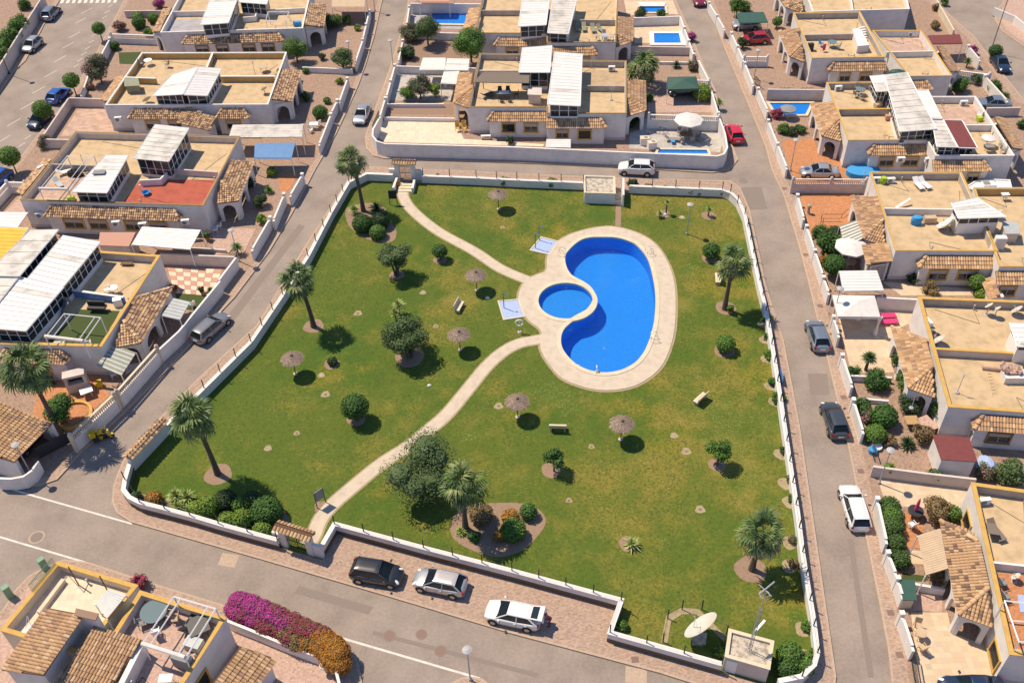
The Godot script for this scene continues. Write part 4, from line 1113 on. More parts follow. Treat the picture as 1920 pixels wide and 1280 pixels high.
	for q in [["darker repaired strip across the southern road",[V(-16.77,-42.38),V(-10.96,-40.31),V(-11.3,-39.7),V(-17.01,-41.74)],0.0035,"patch"],["long sealed trench along the southern road",[V(-10.8,-38.36),V(1.05,-34.57),V(0.89,-34.26),V(-10.9,-38.06)],0.0035,"patch"],["sealed square repair on the eastern street",[V(26.8,-62.99),V(28.57,-62.9),V(28.07,-60.24),V(26.38,-60.32)],0.0035,"patch"],["sealed strip down the eastern street",[V(25.49,-44.89),V(25.9,-44.87),V(24.19,-33.39),V(23.76,-33.4)],0.0035,"patch"],["sealed trench down the western street",[V(-23.01,-88.75),V(-22.25,-88.31),V(-27.56,-72.18),V(-28.44,-72.7)],0.0035,"patch"],["sealed repair at the north east street corner",[V(25.9,-92.77),V(28.8,-92.81),V(28.6,-88.48),V(26.13,-88.43)],0.0035,"patch"],["sealed strip along the northern street",[V(-8.05,-98.61),V(8.68,-96.33),V(8.65,-95.89),V(-8.04,-98.16)],0.0035,"patch"]]: surface("road_patch",q[0],q[1],q[2],q[3],0,0.01)
	# paths in the garden
	for l in [[[V(-11.92,-95.1),V(-11.68,-92.96),V(-10.46,-90.31),V(-7.61,-86.49),V(-3.72,-82.79),V(-0.84,-79.58),V(2.37,-77.25)],1.08,"curved pale concrete path from the north gate to the pool"],[[V(3.57,-68.97),V(2.29,-68.66),V(0.75,-68.3),V(-0.79,-67.27),V(-2.45,-65.28),V(-4.25,-62.27),V(-5.97,-59.47),V(-7.59,-57.59),V(-9.22,-55.84),V(-11.37,-54.04),V(-13.29,-51.96),V(-15.09,-49.84),V(-15.87,-48.38),V(-16.2,-46.9),V(-16.67,-45.96)],1.15,"curved pale concrete path from the south gate to the pool"]]:
		b = MB.new(); strip(b,smoothed(l[0],5,false),l[1],0.02,0.075); struct("path",b,M.path,l[2])
		b = MB.new(); strip(b,smoothed(l[0],5,false),l[1] + 0.3,0.02,0.058); struct("path_edge",b,M.sand,"sandy worn edge of the %s path" % ("north" if l[1] < 1.1 else "south"))
	b = MB.new(); strip(b,PackedVector2Array([V(12.42,-90.67),V(11.83,-85.55)]),0.62,0.02,0.07); struct("path",b,M.gravel,"narrow reddish path from the pump house to the pool")
	# lawn
	var lawn := inset(inner,0.05)
	b = MB.new()
	for p in without(lawn,[inset(deck_line(),0.15)]): b.cap(p,0.05)
	for q in b.v: b.uv.append(Vector2((q.x + 36.0) / 66.0,(q.z + 98.0) / 66.0))
	var lm := mat("lawn",Color(1,1,1),0.95); lm.albedo_texture = lawn_tex(1024)
	struct("lawn",b,lm,"mown patchy lawn of the pool garden with dry straw-coloured spots")

func block(which: String,what: String,p: Array,m: String) -> void:
	var P := PackedVector2Array(p)
	var b := MB.new(); b.prism(P,-0.05,0.12); struct("pavement",b,M.pavement,"pink paved footway round the " + what)
	b = MB.new(); ring(b,inset(P,-0.01),0.16,-0.02,0.127); struct("kerb",b,M.kerb,"pale kerb stones round the " + what)
	var I := inset(P,1.15 if which in ["east","north"] else 0.75)
	b = MB.new(); b.prism(I,0.05,0.126); struct("yard_paving",b,M[m],"tiled garden paving inside the " + what)

func pool() -> void:
	var big := pool_line(); var kid := kid_pool(); var deck := deck_line()
	var b := MB.new()
	for p in without(deck,[inset(big,-0.3),inset(kid,-0.3)]): b.prism(p,-0.05,0.11)
	struct("pool_deck",b,M.pool_deck,"pale concrete surround of the swimming pools")
	b = MB.new()
	for p in without(inset(deck,-0.22),[inset(deck,0.1)]): b.prism(p,0.0,0.062)
	struct("deck_edge",b,M.sand,"sandy worn strip where the lawn meets the pool surround")
	for d in [[big,-1.7,"large","pool_blue"],[kid,-0.6,"round children's","pool_pale"]]:
		var P: PackedVector2Array = d[0]
		b = MB.new(); var rim := inset(P,-0.02); var n := P.size()
		for i in n: b.quad(up(rim[i],d[1]),up(rim[(i + 1) % n],d[1]),up(rim[(i + 1) % n],0.12),up(rim[i],0.12))
		b.cap(rim,d[1]); struct("pool_basin",b,M[d[3]],"blue mosaic basin of the %s pool" % d[2])
		b = MB.new(); b.cap(rim,-0.0 if d[1] < -1 else 0.0); struct("pool_water",b,M.water,"clear rippled water of the %s pool" % d[2])
		b = MB.new(); ring(b,inset(P,-0.42),0.42,-0.05,0.16 if d[1] < -1 else 0.168); struct("pool_coping",b,M.coping,"cream stone coping of the %s pool" % d[2])

func park_walls() -> void:
	var L := park_line()
	var cut := func(a: int,c: int) -> PackedVector2Array:
		var r := PackedVector2Array()
		var i := a
		while true:
			r.append(L[i])
			if i == c: break
			i = (i + 1) % L.size()
		return r
	var w := func(label: String,p: PackedVector2Array,h: float,dado := 0.0) -> void:
		var o := {"h": h,"t": 0.26,"mat": "white","coping": "white_clean","group": "white wall round the pool garden"}
		if dado > 0: o.dado = dado
		garden_wall(label,Array(p),o)
	w.call("low white rendered wall along the western street side of the pool garden",cut.call(0,6),1.05)
	w.call("white wall curving round the south west corner beneath the shrubs up to the south gate",cut.call(7,16),1.15,0.55)
	w.call("white wall with brown stone base along the parking bay of three cars",PackedVector2Array([L[17] + V(-0.05,-0.4),L[18],L[19],L[20],L[21],L[22],L[23]]),1.15,0.55)
	w.call("white wall curving round the south east corner and up the eastern street",cut.call(24,41),1.1)
	w.call("low white wall along the northern street from the pump house east to the corner",PackedVector2Array([L[41],L[42],L[43]]),1.0)
	w.call("low white wall along the northern street between the north gate and the pump house",PackedVector2Array([L[44],L[45],L[46],L[47] + V(-0.2,0)]),1.0)
	w.call("short low white wall at the north west corner behind the tall palm",PackedVector2Array([L[48],L[49],L[0]]),1.0)
	# taller stretch with clay tiles on top
	var r := garden_wall("taller white wall stretch topped with mottled clay tiles beside the south west palm",[L[6],L[7]],{"h": 1.7,"t": 0.3})
	var d := (L[7] - L[6]).normalized(); var n := V(-d.y,d.x) * 0.42
	tile_roof(r,[up(L[6] + n,1.72),up(L[7] + n,1.72),up(L[7],1.98),up(L[6],1.98)],"mottled",true,0.34,0.3); tile_roof(r,[up(L[7] - n,1.72),up(L[6] - n,1.72),up(L[6],1.98),up(L[7],1.98)],"mottled",true,0.34,0.3)
	gate("tiled entrance gate with iron bars on the south side beside the black car",V(-18.41,-46.13),V(-15.94,-45.13),V(0,1))
	gate("tiled entrance gate with iron bars on the north side of the garden facing the street",V(-12.7,-96.78),V(-10.52,-96.53),V(0,-1))
	for s in [[V(-12.6,-96.11),V(-12.9,-94.09)],[V(-10.54,-95.66),V(-10.7,-93.85)]]:
		var b := MB.new(); b.seg(s[0],s[1],0.25,0.0,0.75); tag(part("ramp_wall",b,M.white_clean),"short white wall on the %s side of the north gate steps" % ("west" if s[0].x < -11.5 else "east"),"wall","","thing")
	for i in 3: surface("gate_step","cream step %d below the north garden gate" % (i + 1),[V(-12.39,-95.77) + V(0,i * 0.5),V(-10.72,-95.56) + V(0,i * 0.5),V(-10.72,-95.56) + V(0,0.5 + i * 0.5),V(-12.39,-95.77) + V(0,0.5 + i * 0.5)],0.3 - i * 0.08,"coping",0,0.3)
	# fences on top of the walls
	wire_fence("dark posts and wires on the western wall",[L[0],L[1],L[2],L[3],L[4],L[5],L[6]],1.1,2.4)
	wire_fence("dark posts and wires round the south west corner shrubs",[L[8],L[11],L[13],L[15],L[16]],1.2,2.5)
	wire_fence("dark posts and wires above the parking bay",[L[18],L[19],L[20],L[21],L[22],L[23]],1.2,2.3)
	wire_fence("dark posts and wires along the eastern wall",[L[25],L[27],L[30],L[33],L[36],L[39],L[41]],1.15,2.3)
	wire_fence("dark posts and wires on the northern wall east of the pump house",[L[42],L[43]],1.05,2.5)
	wire_fence("dark posts and wires on the northern wall west of the pump house",[L[44],L[45],L[46],L[47]],1.05,2.5)
	# pump house and satellite station
	var h := thing("pump_house","small flat roofed white pump house by the northern wall with peeling walls","pump house",up(V(10.42,-91.62),0.05))
	var P := PackedVector2Array([V(8.78,-94.1),V(12.24,-93.66),V(11.96,-90.32),V(8.58,-90.73)]); var b := MB.new()
	ring(b,P,0.18,0.0,1.45); part("wall",b,M.white,h); b = MB.new(); b.cap(inset(P,0.17),1.3); part("roof_deck",b,M.concrete,h)
	b = MB.new(); ring(b,inset(P,-0.04),0.2,1.45,1.51); part("coping",b,M.coping,h)
	b = MB.new(); b.seg(V(13.15,-93.18),V(12.8,-89.86),0.2,0.0,1.6); part("side_wall",b,M.white,h)
	b = MB.new(); b.prism(PackedVector2Array([P[1],V(13.03,-93.19),V(12.7,-90.07),P[2]]),0.0,0.1); part("side_floor",b,M.concrete,h)
	h = thing("station_house","flat roofed white hut with stained concrete roof at the south east corner","hut",up(V(15.93,-35.31),0.05))
	P = PackedVector2Array([V(14.48,-36.39),V(17.38,-35.33),V(16.64,-33.25),V(13.83,-34.3)]); b = MB.new()
	ring(b,P,0.2,0.0,1.85); part("wall",b,M.pinkish,h); b = MB.new(); b.cap(inset(P,0.19),1.7); part("roof_deck",b,M.concrete,h)
	b = MB.new(); ring(b,inset(P,-0.04),0.26,1.85,1.91); part("coping",b,M.coping,h)
	b = MB.new(); var o := V(0,0.03); var q0: Vector2 = P[3].lerp(P[2],0.05) + (P[2] - P[3]).orthogonal().normalized() * -0.03; var q1: Vector2 = P[3].lerp(P[2],0.3) + (P[2] - P[3]).orthogonal().normalized() * -0.03
	b.seg(q0,q1,0.05,0.1,1.6); part("door",b,M.plastic_white,h)

func gate(label: String,a: Vector2,c: Vector2,out: Vector2) -> void:
	var r := thing("garden_gate",label,"gate",up((a + c) / 2,0.05)); var d := (c - a).normalized(); var n := V(-d.y,d.x)
	if n.dot(out) < 0: n = -n
	var b := MB.new()
	b.seg(a - d * 0.1,a + d * 0.45,0.4,0.0,2.25); part("pier",b,M.white,r); b = MB.new(); b.seg(c - d * 0.45,c + d * 0.1,0.4,0.0,2.25); part("pier",b,M.white,r)
	b = MB.new(); b.prism(PackedVector2Array([c + d * 0.1 + n * 0.13,c + d * 0.9 + n * 0.13,c + d * 0.9 - n * 0.13,c + d * 0.1 - n * 0.13]),0.0,1.5); part("shoulder",b,M.white,r); b = MB.new(); b.prism(PackedVector2Array([a - d * 0.1 + n * 0.13,a - d * 0.8 + n * 0.13,a - d * 0.8 - n * 0.13,a - d * 0.1 - n * 0.13]),0.0,1.5); part("shoulder",b,M.white,r)
	b = MB.new(); b.seg(a - d * 0.1,c + d * 0.1,0.42,2.25,2.45); part("lintel",b,M.white,r)
	var A := a - d * 0.3; var B := c + d * 0.3
	tile_roof(r,[up(A + n * 0.42,2.4),up(B + n * 0.42,2.4),up(B,2.66),up(A,2.66)],"tan",true,0.3,0.36); tile_roof(r,[up(B - n * 0.42,2.4),up(A - n * 0.42,2.4),up(A,2.66),up(B,2.66)],"tan",true,0.3,0.36)
	var g0 := a + d * 0.45; var g1 := c - d * 0.45; var l := g0.distance_to(g1)
	for i in 2:
		b = MB.new(); var x0 := g0 + d * (l / 2 * i + 0.03); var x1 := g0 + d * (l / 2 * (i + 1) - 0.03)
		b.seg(x0,x1,0.05,0.2,0.27); b.seg(x0,x1,0.05,1.9,1.97); b.seg(x0,x1,0.05,1.0,1.05)
		for k in 7: b.bar(up(x0.lerp(x1,k / 6.0),0.2),up(x0.lerp(x1,k / 6.0),1.95),0.022,4)
		part("gate_leaf",b,M.iron,r)

func west_houses() -> void:
	var h := house("terraced house at the far western row end with grey and tan roof terraces",[V(-46.92,-129.41),V(-27.29,-129.19),V(-27.67,-142.88),V(-46.85,-144.48)],{"coping": "white_clean"})
	floor_patch(h,[V(-46.83,-131.24),V(-41.53,-131.16),V(-41.91,-134.88),V(-46.35,-135.06)],"deck_grey")
	div(h,[V(-46.65,-136.15),V(-41.81,-135.94)]); div(h,[V(-36.27,-133.44),V(-34.58,-133.64),V(-34.59,-135.54),V(-27.88,-135.87)])
	sunroom(h,[V(-41.05,-137.18),V(-37.12,-136.86),V(-37.13,-128.83),V(-40.91,-128.48)],[5.3,5.3,5.0,5.0],{"n": 14})
	sunroom(h,[V(-37.08,-137.8),V(-32.84,-137.45),V(-32.77,-134.37),V(-37,-135.41)],[5.2,5.2,5.0,5.0],{"n": 5})
	bay(h,V(-46.92,-129.41),V(-27.29,-129.19),0.16,0.85,[[0.24,0.32],[0.385,0.46],[0.57,0.65],[0.705,0.785]],{"style": "mottled","trim": "brown_trim"})
	porch(h,[V(-27.65,-137.48),V(-27.24,-130.52),V(-24.77,-131.43),V(-25.17,-138.89)],{"k": 0.0,"style": "mottled"}); porch(h,[V(-47.2,-137.47),V(-47.16,-130.05),V(-48.81,-131.81),V(-49.05,-139.2)],{"k": 0.0,"style": "mottled","side": []})
	pergola("roof_frame","small white frame with a rolled blind on the far western roof terrace",[V(-32.4,-132.6),V(-29.47,-132.37),V(-29.53,-129.7),V(-32.27,-129.91)],2.9,4.7,0,{"r": 0.045})

	h = house("second western terraced house with ochre lined parapets and twin white roof panels",[V(-48.02,-123.53),V(-28.49,-122.22),V(-28.81,-108.58),V(-49.05,-109.85)],{"coping": "white_clean","lining": "lining"})
	div(h,[V(-48.5,-116.88),V(-44.39,-116.31)],{"mat": "lining","coping": "white_clean"}); div(h,[V(-38.41,-123.01),V(-38.39,-118.72)],{"mat": "lining","coping": "white_clean"}); div(h,[V(-36.26,-116.28),V(-28.94,-115.76)],{"mat": "lining","coping": "white_clean"})
	sunroom(h,[V(-41.62,-114.64),V(-38.47,-115.55),V(-38.97,-109.06),V(-43,-109.86)],[4.9,5.4,5.2,4.7],{"n": 11,"skip": [1]})
	sunroom(h,[V(-38.33,-115.54),V(-35.61,-115.88),V(-36.17,-109.38),V(-38.81,-108.92)],[5.4,4.9,4.7,5.2],{"n": 11,"skip": [3]})
	bay(h,V(-49.05,-109.85),V(-28.81,-108.58),0.15,0.52,[[0.24,0.32],[0.38,0.46]],{"style": "mottled"}); bay(h,V(-49.05,-109.85),V(-28.81,-108.58),0.69,0.87,[[0.74,0.82]],{"style": "mottled"})
	tile_roof(h.n,[up(V(-40.07,-107.28),2.4),up(V(-35.6,-105.13),2.4),up(V(-34.92,-106.74),3.1),up(V(-39.12,-109.7),3.1)],"mottled")
	var b := MB.new(); b.prism(PackedVector2Array([V(-39.57,-107.37),V(-35.96,-105.64),V(-35.6,-107.74),V(-39.2,-109.9)]),0.1,2.36); part("side_room",b,M.white,h.n)
	porch(h,[V(-29.06,-117.8),V(-28.88,-110.21),V(-26.39,-110.97),V(-26.23,-118.83)],{"k": 0.0,"style": "mottled"}); porch(h,[V(-48.41,-117.49),V(-48.94,-111.02),V(-50.82,-112.93),V(-50.37,-119.28)],{"k": 0.0,"side": []})

	h = house("terraced house with red roof terrace and brown trimmed parapets, third of the western row",[V(-50.89,-103.73),V(-30.92,-101.34),V(-32.37,-87.5),V(-52.72,-89.81)],{"coping": "brown_trim","lining": "pinkish"})
	floor_patch(h,[V(-41.06,-94.19),V(-32.46,-93.66),V(-33.02,-88.87),V(-41.84,-89.7)],"deck_red"); floor_patch(h,[V(-51.46,-94.94),V(-47.15,-95.21),V(-46.78,-90.9),V(-52.49,-91.56)],"deck_pink")
	div(h,[V(-37.72,-95.06),V(-32.2,-94.07)],{"mat": "pinkish"}); div(h,[V(-37.72,-95.06),V(-38.34,-93.02),V(-40.57,-92.95)]); div(h,[V(-52.1,-96.96),V(-46.45,-96.27)],{"mat": "grey_lining"})
	sunroom(h,[V(-40.45,-101.57),V(-36.26,-100.47),V(-37.13,-93.9),V(-41.3,-94.82)],[5.5,5.5,5.3,5.3],{"n": 8,"mat": "panel_worn","knee": 0.3})
	sunroom(h,[V(-44.82,-96.06),V(-42.2,-95.89),V(-42.72,-88.91),V(-46.61,-89.35)],[5.0,5.0,4.8,4.8],{"n": 10})
	b = MB.new(); b.box(up(V(-44.51,-92.56),5.12),Vector3(1.3,0.12,0.7)); part("roof_light",b,M.mesh_grey,h.n)
	bay(h,V(-52.72,-89.81),V(-32.37,-87.5),0.145,0.86,[[0.23,0.33],[0.37,0.46],[0.565,0.65],[0.70,0.79]],{"style": "mottled"})
	porch(h,[V(-31.19,-96.55),V(-31.59,-89.32),V(-29.22,-89.62),V(-28.82,-97.32)],{"k": 0.42,"style": "mottled"}); porch(h,[V(-51.86,-97.98),V(-52.93,-90.96),V(-54.51,-93.11),V(-53.63,-99.57)],{"k": 0.0,"style": "mottled","side": []})
	pergola("white_pergola","white pergola frame with rolled awning on the red roofed house's pink terrace",[V(-46.23,-96.31),V(-47.07,-89.63),V(-50.26,-89.93),V(-49.29,-96.5)],2.9,4.9,2,{"at": [0.2,0.85],"roll": 1})

	h = house("terraced house with long white panel roofs and a green turf terrace",[V(-54.07,-82.21),V(-34.99,-79.09),V(-37.16,-65.86),V(-54.7,-67.39)],{"cw": 0.34,"coping": "ochre","lining": "pinkish"})
	floor_patch(h,[V(-41.21,-72.12),V(-37.31,-71.69),V(-37.75,-66.74),V(-43.17,-67.16)],"turf")
	div(h,[V(-43,-74.28),V(-37.01,-72.77)],{"mat": "blue_lining","coping": "white_clean"})
	sunroom(h,[V(-48.08,-81.35),V(-45.21,-81.28),V(-46.72,-74.12),V(-50.18,-74.39)],[5.7,5.7,5.6,5.6],{"n": 4,"mat": "panel_worn"})
	sunroom(h,[V(-44.77,-80.81),V(-40.74,-79.78),V(-42.31,-72.97),V(-46.05,-74.21)],[5.3,5.1,5.1,5.3],{"n": 10})
	sunroom(h,[V(-46.84,-74.39),V(-42.3,-72.87),V(-43.88,-66.86),V(-49.28,-67.57)],[5.25,5.05,5.0,5.2],{"n": 11})
	sunroom(h,[V(-53.07,-82.82),V(-48.7,-82.29),V(-49.26,-75.4),V(-53.68,-75.89)],[5.3,5.3,5.2,5.2],{"n": 12,"mat": "panel_yellow"})
	sunroom(h,[V(-50.75,-74.34),V(-46.95,-74.13),V(-47.62,-70.47),V(-51.92,-70.7)],[5.4,5.4,5.3,5.3],{"n": 3,"mat": "panel_worn"})
	bay(h,V(-54.7,-67.39),V(-37.16,-65.86),0.45,0.8,[[0.6,0.7]],{"style": "mottled"})
	porch(h,[V(-35.74,-73.81),V(-36.54,-66.75),V(-34.22,-67.27),V(-33.07,-75.18)],{"k": 0.4,"kf": 0.15,"style": "mottled"})
	pergola("white_pergola","white pergola frame with rolled awning over the green turf terrace",[V(-37.64,-68.53),V(-38.24,-65.27),V(-41.93,-66.09),V(-41.23,-69.24)],2.9,4.9,2,{"at": [0.15,0.82],"roll": 1})

	var g := thing("garage","garage with a broad pale clay tile roof at the western street corner","garage",up(V(-43.55,-56.69),0.12))
	tile_roof(g,[up(V(-41.22,-53.39),2.6),up(V(-39.41,-57.6),2.6),up(V(-44.42,-59.62),3.5),up(V(-46.06,-54.96),3.5)],"tan",true)
	b = MB.new(); b.prism(PackedVector2Array([V(-46.54,-55.74),V(-41.52,-53.77),V(-41.62,-53.55),V(-46.63,-55.39)]),0.1,2.55); b.seg(V(-39.89,-57.72),V(-44.8,-60.26),0.25,0.1,2.6); part("wall",b,M.white,g)
	for q in [V(-41.43,-53.76),V(-39.66,-57.58)]: b = MB.new(); b.box(up(q,1.3),Vector3(0.4,2.5,0.4)); part("pillar",b,M.white,g)

func centre_houses() -> void:
	var h := house("back white terraced house of the northern block with loungers on its roof",[V(-2.24,-140.57),V(17.21,-138.95),V(15.1,-121.83),V(5.97,-122.37),V(6.1,-125.01),V(-3.51,-125.9)],{"coping": "brown_trim"})
	div(h,[V(-2.64,-132.98),V(2.96,-132.53)],{"mat": "grey_lining"}); div(h,[V(9.52,-128.99),V(15.77,-128.5)],{"mat": "grey_lining"})
	sunroom(h,[V(3.36,-134.83),V(7.09,-134.52),V(6.02,-124.81),V(2.31,-124.63)],[5.2,5.2,5.0,5.0],{"n": 14}); sunroom(h,[V(7.52,-134.01),V(10.93,-133.73),V(8.83,-122.14),V(6.12,-122.66)],[5.1,5.1,4.9,4.9],{"n": 16,"mat": "panel_worn"})
	porch(h,[V(-2.5,-134.05),V(-3.38,-126.63),V(-5.27,-128.77),V(-4.36,-135.97)],{"k": 0.4}); porch(h,[V(16.05,-129.69),V(15.16,-122.39),V(17.56,-123.84),V(18.46,-131.06)],{"k": 0.3,"style": "brown"})
	bay(h,V(-3.51,-125.9),V(6.1,-125.01),0.29,1.0,[[0.44,0.6]],{"hip": "a"}); bay(h,V(5.97,-122.37),V(15.1,-121.83),0.08,0.71,[[0.48,0.62]],{"hip": "c"})

	h = house("front white terraced house of the northern block with twin white roof panels and reed shade",[V(-2.93,-120.02),V(10.41,-118.58),V(10.3,-117.13),V(15.93,-116.57),V(14.51,-103.47),V(5.06,-104.12),V(5.14,-105.61),V(-4.28,-106.26)],{"coping": "brown_trim","lining": "grey_lining"})
	floor_patch(h,[V(10.38,-116.08),V(15.59,-115.56),V(15.18,-111.71),V(9.94,-112.08)],"deck_dull"); div(h,[V(9.81,-110.66),V(15.11,-110.15)],{"mat": "grey_lining"}); div(h,[V(-2.94,-115.48),V(2.21,-115.1)],{"mat": "pinkish"})
	sunroom(h,[V(2.66,-117.47),V(6.41,-117.58),V(5.8,-110.95),V(2.01,-111.42)],[5.5,5.6,5.4,5.3],{"n": 9}); sunroom(h,[V(6.69,-116.41),V(10.18,-115.97),V(8.99,-103.48),V(5.17,-103.76)],[5.3,5.1,4.9,5.1],{"n": 17})
	porch(h,[V(-3.69,-115.11),V(-4.11,-107.62),V(-6.2,-109.18),V(-5.6,-116.91)],{"k": 0.48}); porch(h,[V(15.48,-111.66),V(14.62,-104.43),V(17.12,-105.66),V(17.98,-113.25)],{"k": 0.45,"style": "brown"})
	bay(h,V(-4.28,-106.26),V(5.14,-105.61),0.27,1.0,[[0.435,0.59,0.95,2.0,1],[0.72,0.88]],{"hip": "a"}); bay(h,V(5.06,-104.12),V(14.44,-103.48),0.02,0.73,[[0.13,0.27],[0.41,0.56,0.95,2.0,1]],{"hip": "c"})
	canopy("reed_shade","dark reed shade on posts over the northern roof terrace dining set",[V(-2.47,-112.12),V(3.33,-111.7),V(3.18,-109.4),V(-3.59,-110.14)],[5.1,5.1,4.9,4.9],"reed",{"y0": 2.9,"post": "iron","n": 16})
	canopy("lean_to_roof","small white ribbed lean-to roof against the northern block's front windows",[V(4.9,-100.86),V(7.71,-100.68),V(7.62,-99.3),V(4.71,-99.61)],[2.2,2.2,1.9,1.9],"panel",{"n": 5})

func east_houses() -> void:
	var h := house("white terraced house at the far end of the eastern row with wide tan roof",[V(43.86,-140.63),V(58.27,-139.41),V(56.06,-128.57),V(42.81,-128.79)],{"coping": "white_clean"})
	div(h,[V(50.54,-139.36),V(48.42,-128.9)]); bay(h,V(42.81,-128.79),V(56.06,-128.57),0.0,0.36,[[0.06,0.16],[0.23,0.33]],{"hip": "a","trim": "brown_trim"})
	porch(h,[V(42.7,-136.57),V(42.04,-130.65),V(40.17,-132.57),V(39.77,-138.3)],{"k": 0.3,"style": "mottled"})

	h = house("white terraced house with roof stairs and washing line, second of the eastern row",[V(40.14,-128.67),V(49.18,-128.28),V(48.66,-115.16),V(39.47,-115.55)],{"coping": "ochre","lining": "grey_lining"})
	div(h,[V(40.12,-122.13),V(46.63,-121.94)],{"mat": "grey_lining"})
	var b := MB.new(); b.prism(PackedVector2Array([V(46.62,-122.87),V(47.68,-123.1),V(47.53,-118.2),V(45.97,-118.02)]),2.9,3.9); part("stair_wall",b,M.white,h.n)
	b = MB.new()
	for i in 6: b.box(up(V(47.94,-123.09).lerp(V(47.9,-121.12),i / 5.0),3.95 - i * 0.16),Vector3(0.9,0.12,0.3),0.4)
	part("stair",b,M.white_clean,h.n)
	porch(h,[V(39.72,-123.93),V(38.83,-116.42),V(37.37,-118.11),V(37.58,-125.62)],{"k": 0.45,"style": "brown"}); bay(h,V(39.47,-115.55),V(48.66,-115.16),0.26,1.0,[[0.41,0.54],[0.69,0.83]],{"hip": "a","style": "brown"})
	h = house("rear half of the second eastern house with pink terrace beside the maroon canopy",[V(49.21,-122.62),V(55.55,-122.13),V(55.32,-109.78),V(50.14,-110.02)],{"coping": "ochre"})
	floor_patch(h,[V(49.6,-121.92),V(56.23,-121.41),V(56.11,-117.5),V(49.85,-117.82)],"deck_pink"); div(h,[V(49.32,-116.61),V(55.56,-116.44)])
	porch(h,[V(56.27,-117.97),V(55.61,-111.15),V(57.47,-112.62),V(57.85,-119.41)],{"k": 0.0,"style": "brown","side": []}); bay(h,V(50.14,-110.02),V(55.32,-109.78),0.05,0.5,[[0.15,0.3]],{"hip": "c","style": "brown"})

	h = house("white terraced house with stained white panel roofs above the orange paved yard",[V(39.66,-109.16),V(48.7,-108.78),V(48.25,-95.45),V(38.73,-95.96)],{"coping": "ochre","lining": "grey_lining"})
	div(h,[V(39.55,-102.8),V(46.25,-102.47)],{"mat": "grey_lining","coping": "ochre"})
	sunroom(h,[V(44.24,-107.62),V(45.96,-107.76),V(45.52,-104.27),V(44.07,-104.24)],[5.2,5.2,5.0,5.0],{"n": 2,"open": false,"skip": [1]}); sunroom(h,[V(45.94,-107.57),V(48.85,-108.03),V(48.24,-95.56),V(44.04,-95.27)],[5.3,5.3,5.0,5.0],{"n": 10,"mat": "panel_worn"})
	porch(h,[V(39.33,-104.74),V(38.48,-97.33),V(36.6,-98.66),V(37.12,-106.06)],{"k": 0.45}); bay(h,V(38.73,-95.96),V(48.25,-95.45),0.27,1.0,[[0.4,0.555],[0.68,0.84]],{"hip": "a"})
	h = house("rear half of the third eastern house with pale pink and maroon roofs",[V(47.83,-105.19),V(56.3,-104.6),V(55.81,-91.66),V(47.33,-92.2)],{"coping": "white_clean"})
	floor_patch(h,[V(50.4,-104.41),V(56.56,-103.98),V(56.33,-99.01),V(50.9,-99.37)],"deck_pink"); div(h,[V(52.95,-98.41),V(55.93,-98.21)])
	sunroom(h,[V(48.64,-103.94),V(49.99,-103.84),V(49.47,-97.49),V(48.33,-97.69)],[5.2,5.2,5.1,5.1],{"n": 1}); sunroom(h,[V(48.48,-97.82),V(49.62,-97.62),V(49.37,-92.04),V(47.19,-92.29)],[4.95,4.95,4.8,4.8],{"n": 7,"mat": "panel_worn"}); sunroom(h,[V(49.99,-98.08),V(52.03,-97.83),V(51.81,-92.31),V(49.78,-92.55)],[4.6,4.6,4.4,4.4],{"n": 1,"mat": "maroon_sheet"})
	porch(h,[V(56.81,-100.03),V(56.42,-93.4),V(58.18,-94.41),V(58.66,-101.35)],{"k": 0.0,"side": []}); bay(h,V(47.33,-92.2),V(55.81,-91.66),0.0,0.68,[[0.2,0.33],[0.45,0.58]],{"hip": "c"})

	h = house("white terraced house with ochre trim behind the round white parasol garden",[V(39.31,-89.43),V(48.95,-88.83),V(47.63,-75.1),V(37.85,-75.74)],{"coping": "ochre","lining": "grey_lining"})
	div(h,[V(38.92,-82.88),V(45.81,-82.28)]); sunroom(h,[V(44.82,-81.19),V(47.63,-81.96),V(49.5,-78.82),V(44.74,-78.84)],[5.2,5.2,5.0,5.0],{"n": 6,"knee": 1.3})
	porch(h,[V(38.92,-85.04),V(37.66,-77.73),V(35.81,-78.99),V(36.67,-86.63)],{"k": 0.45,"style": "brown"}); bay(h,V(37.85,-75.74),V(47.63,-75.1),0.26,1.0,[[0.365,0.53],[0.65,0.82]],{"hip": "a"})
	tile_roof(h.n,[up(V(35.51,-78.25),2.6),up(V(35.04,-75.1),2.6),up(V(37.44,-75.05),3.0),up(V(37.82,-77.86),3.0)],"tan")
	b = MB.new(); b.prism(PackedVector2Array([V(35.76,-78.1),V(35.4,-75.55),V(37.64,-75.84),V(37.97,-78.15)]),0.1,2.5); part("side_room",b,M.white,h.n)
	window(h.n,V(35.74,-75.44),V(37.28,-75.69),V(0.1,1).normalized(),0.3,2.1,"white_clean",2)
	h = house("rear half of the parasol house with an ochre parapet facing the boat",[V(49.19,-85.88),V(56.53,-85.43),V(52.35,-72.43),V(46.87,-72.74)],{"coping": "ochre","lining": "lining"})
	bay(h,V(46.87,-72.74),V(52.35,-72.43),0.0,0.6,[[0.08,0.33]],{"hip": "c"})

	h = house("terraced house with wide ochre parapets and a divided sandy roof east of the gazebo",[V(37.77,-68.75),V(50.16,-67.33),V(45.28,-53.44),V(35.77,-54.9)],{"cw": 0.34,"coping": "ochre","lining": "grey_lining"})
	div(h,[V(37.09,-61.84),V(44.09,-60.88)],{"mat": "pinkish","coping": "ochre"}); sunroom(h,[V(43.59,-63.15),V(46.55,-62.86),V(45.83,-60.12),V(43.21,-60.39)],[5.2,5.2,5.0,5.0],{"n": 5,"knee": 1.5})
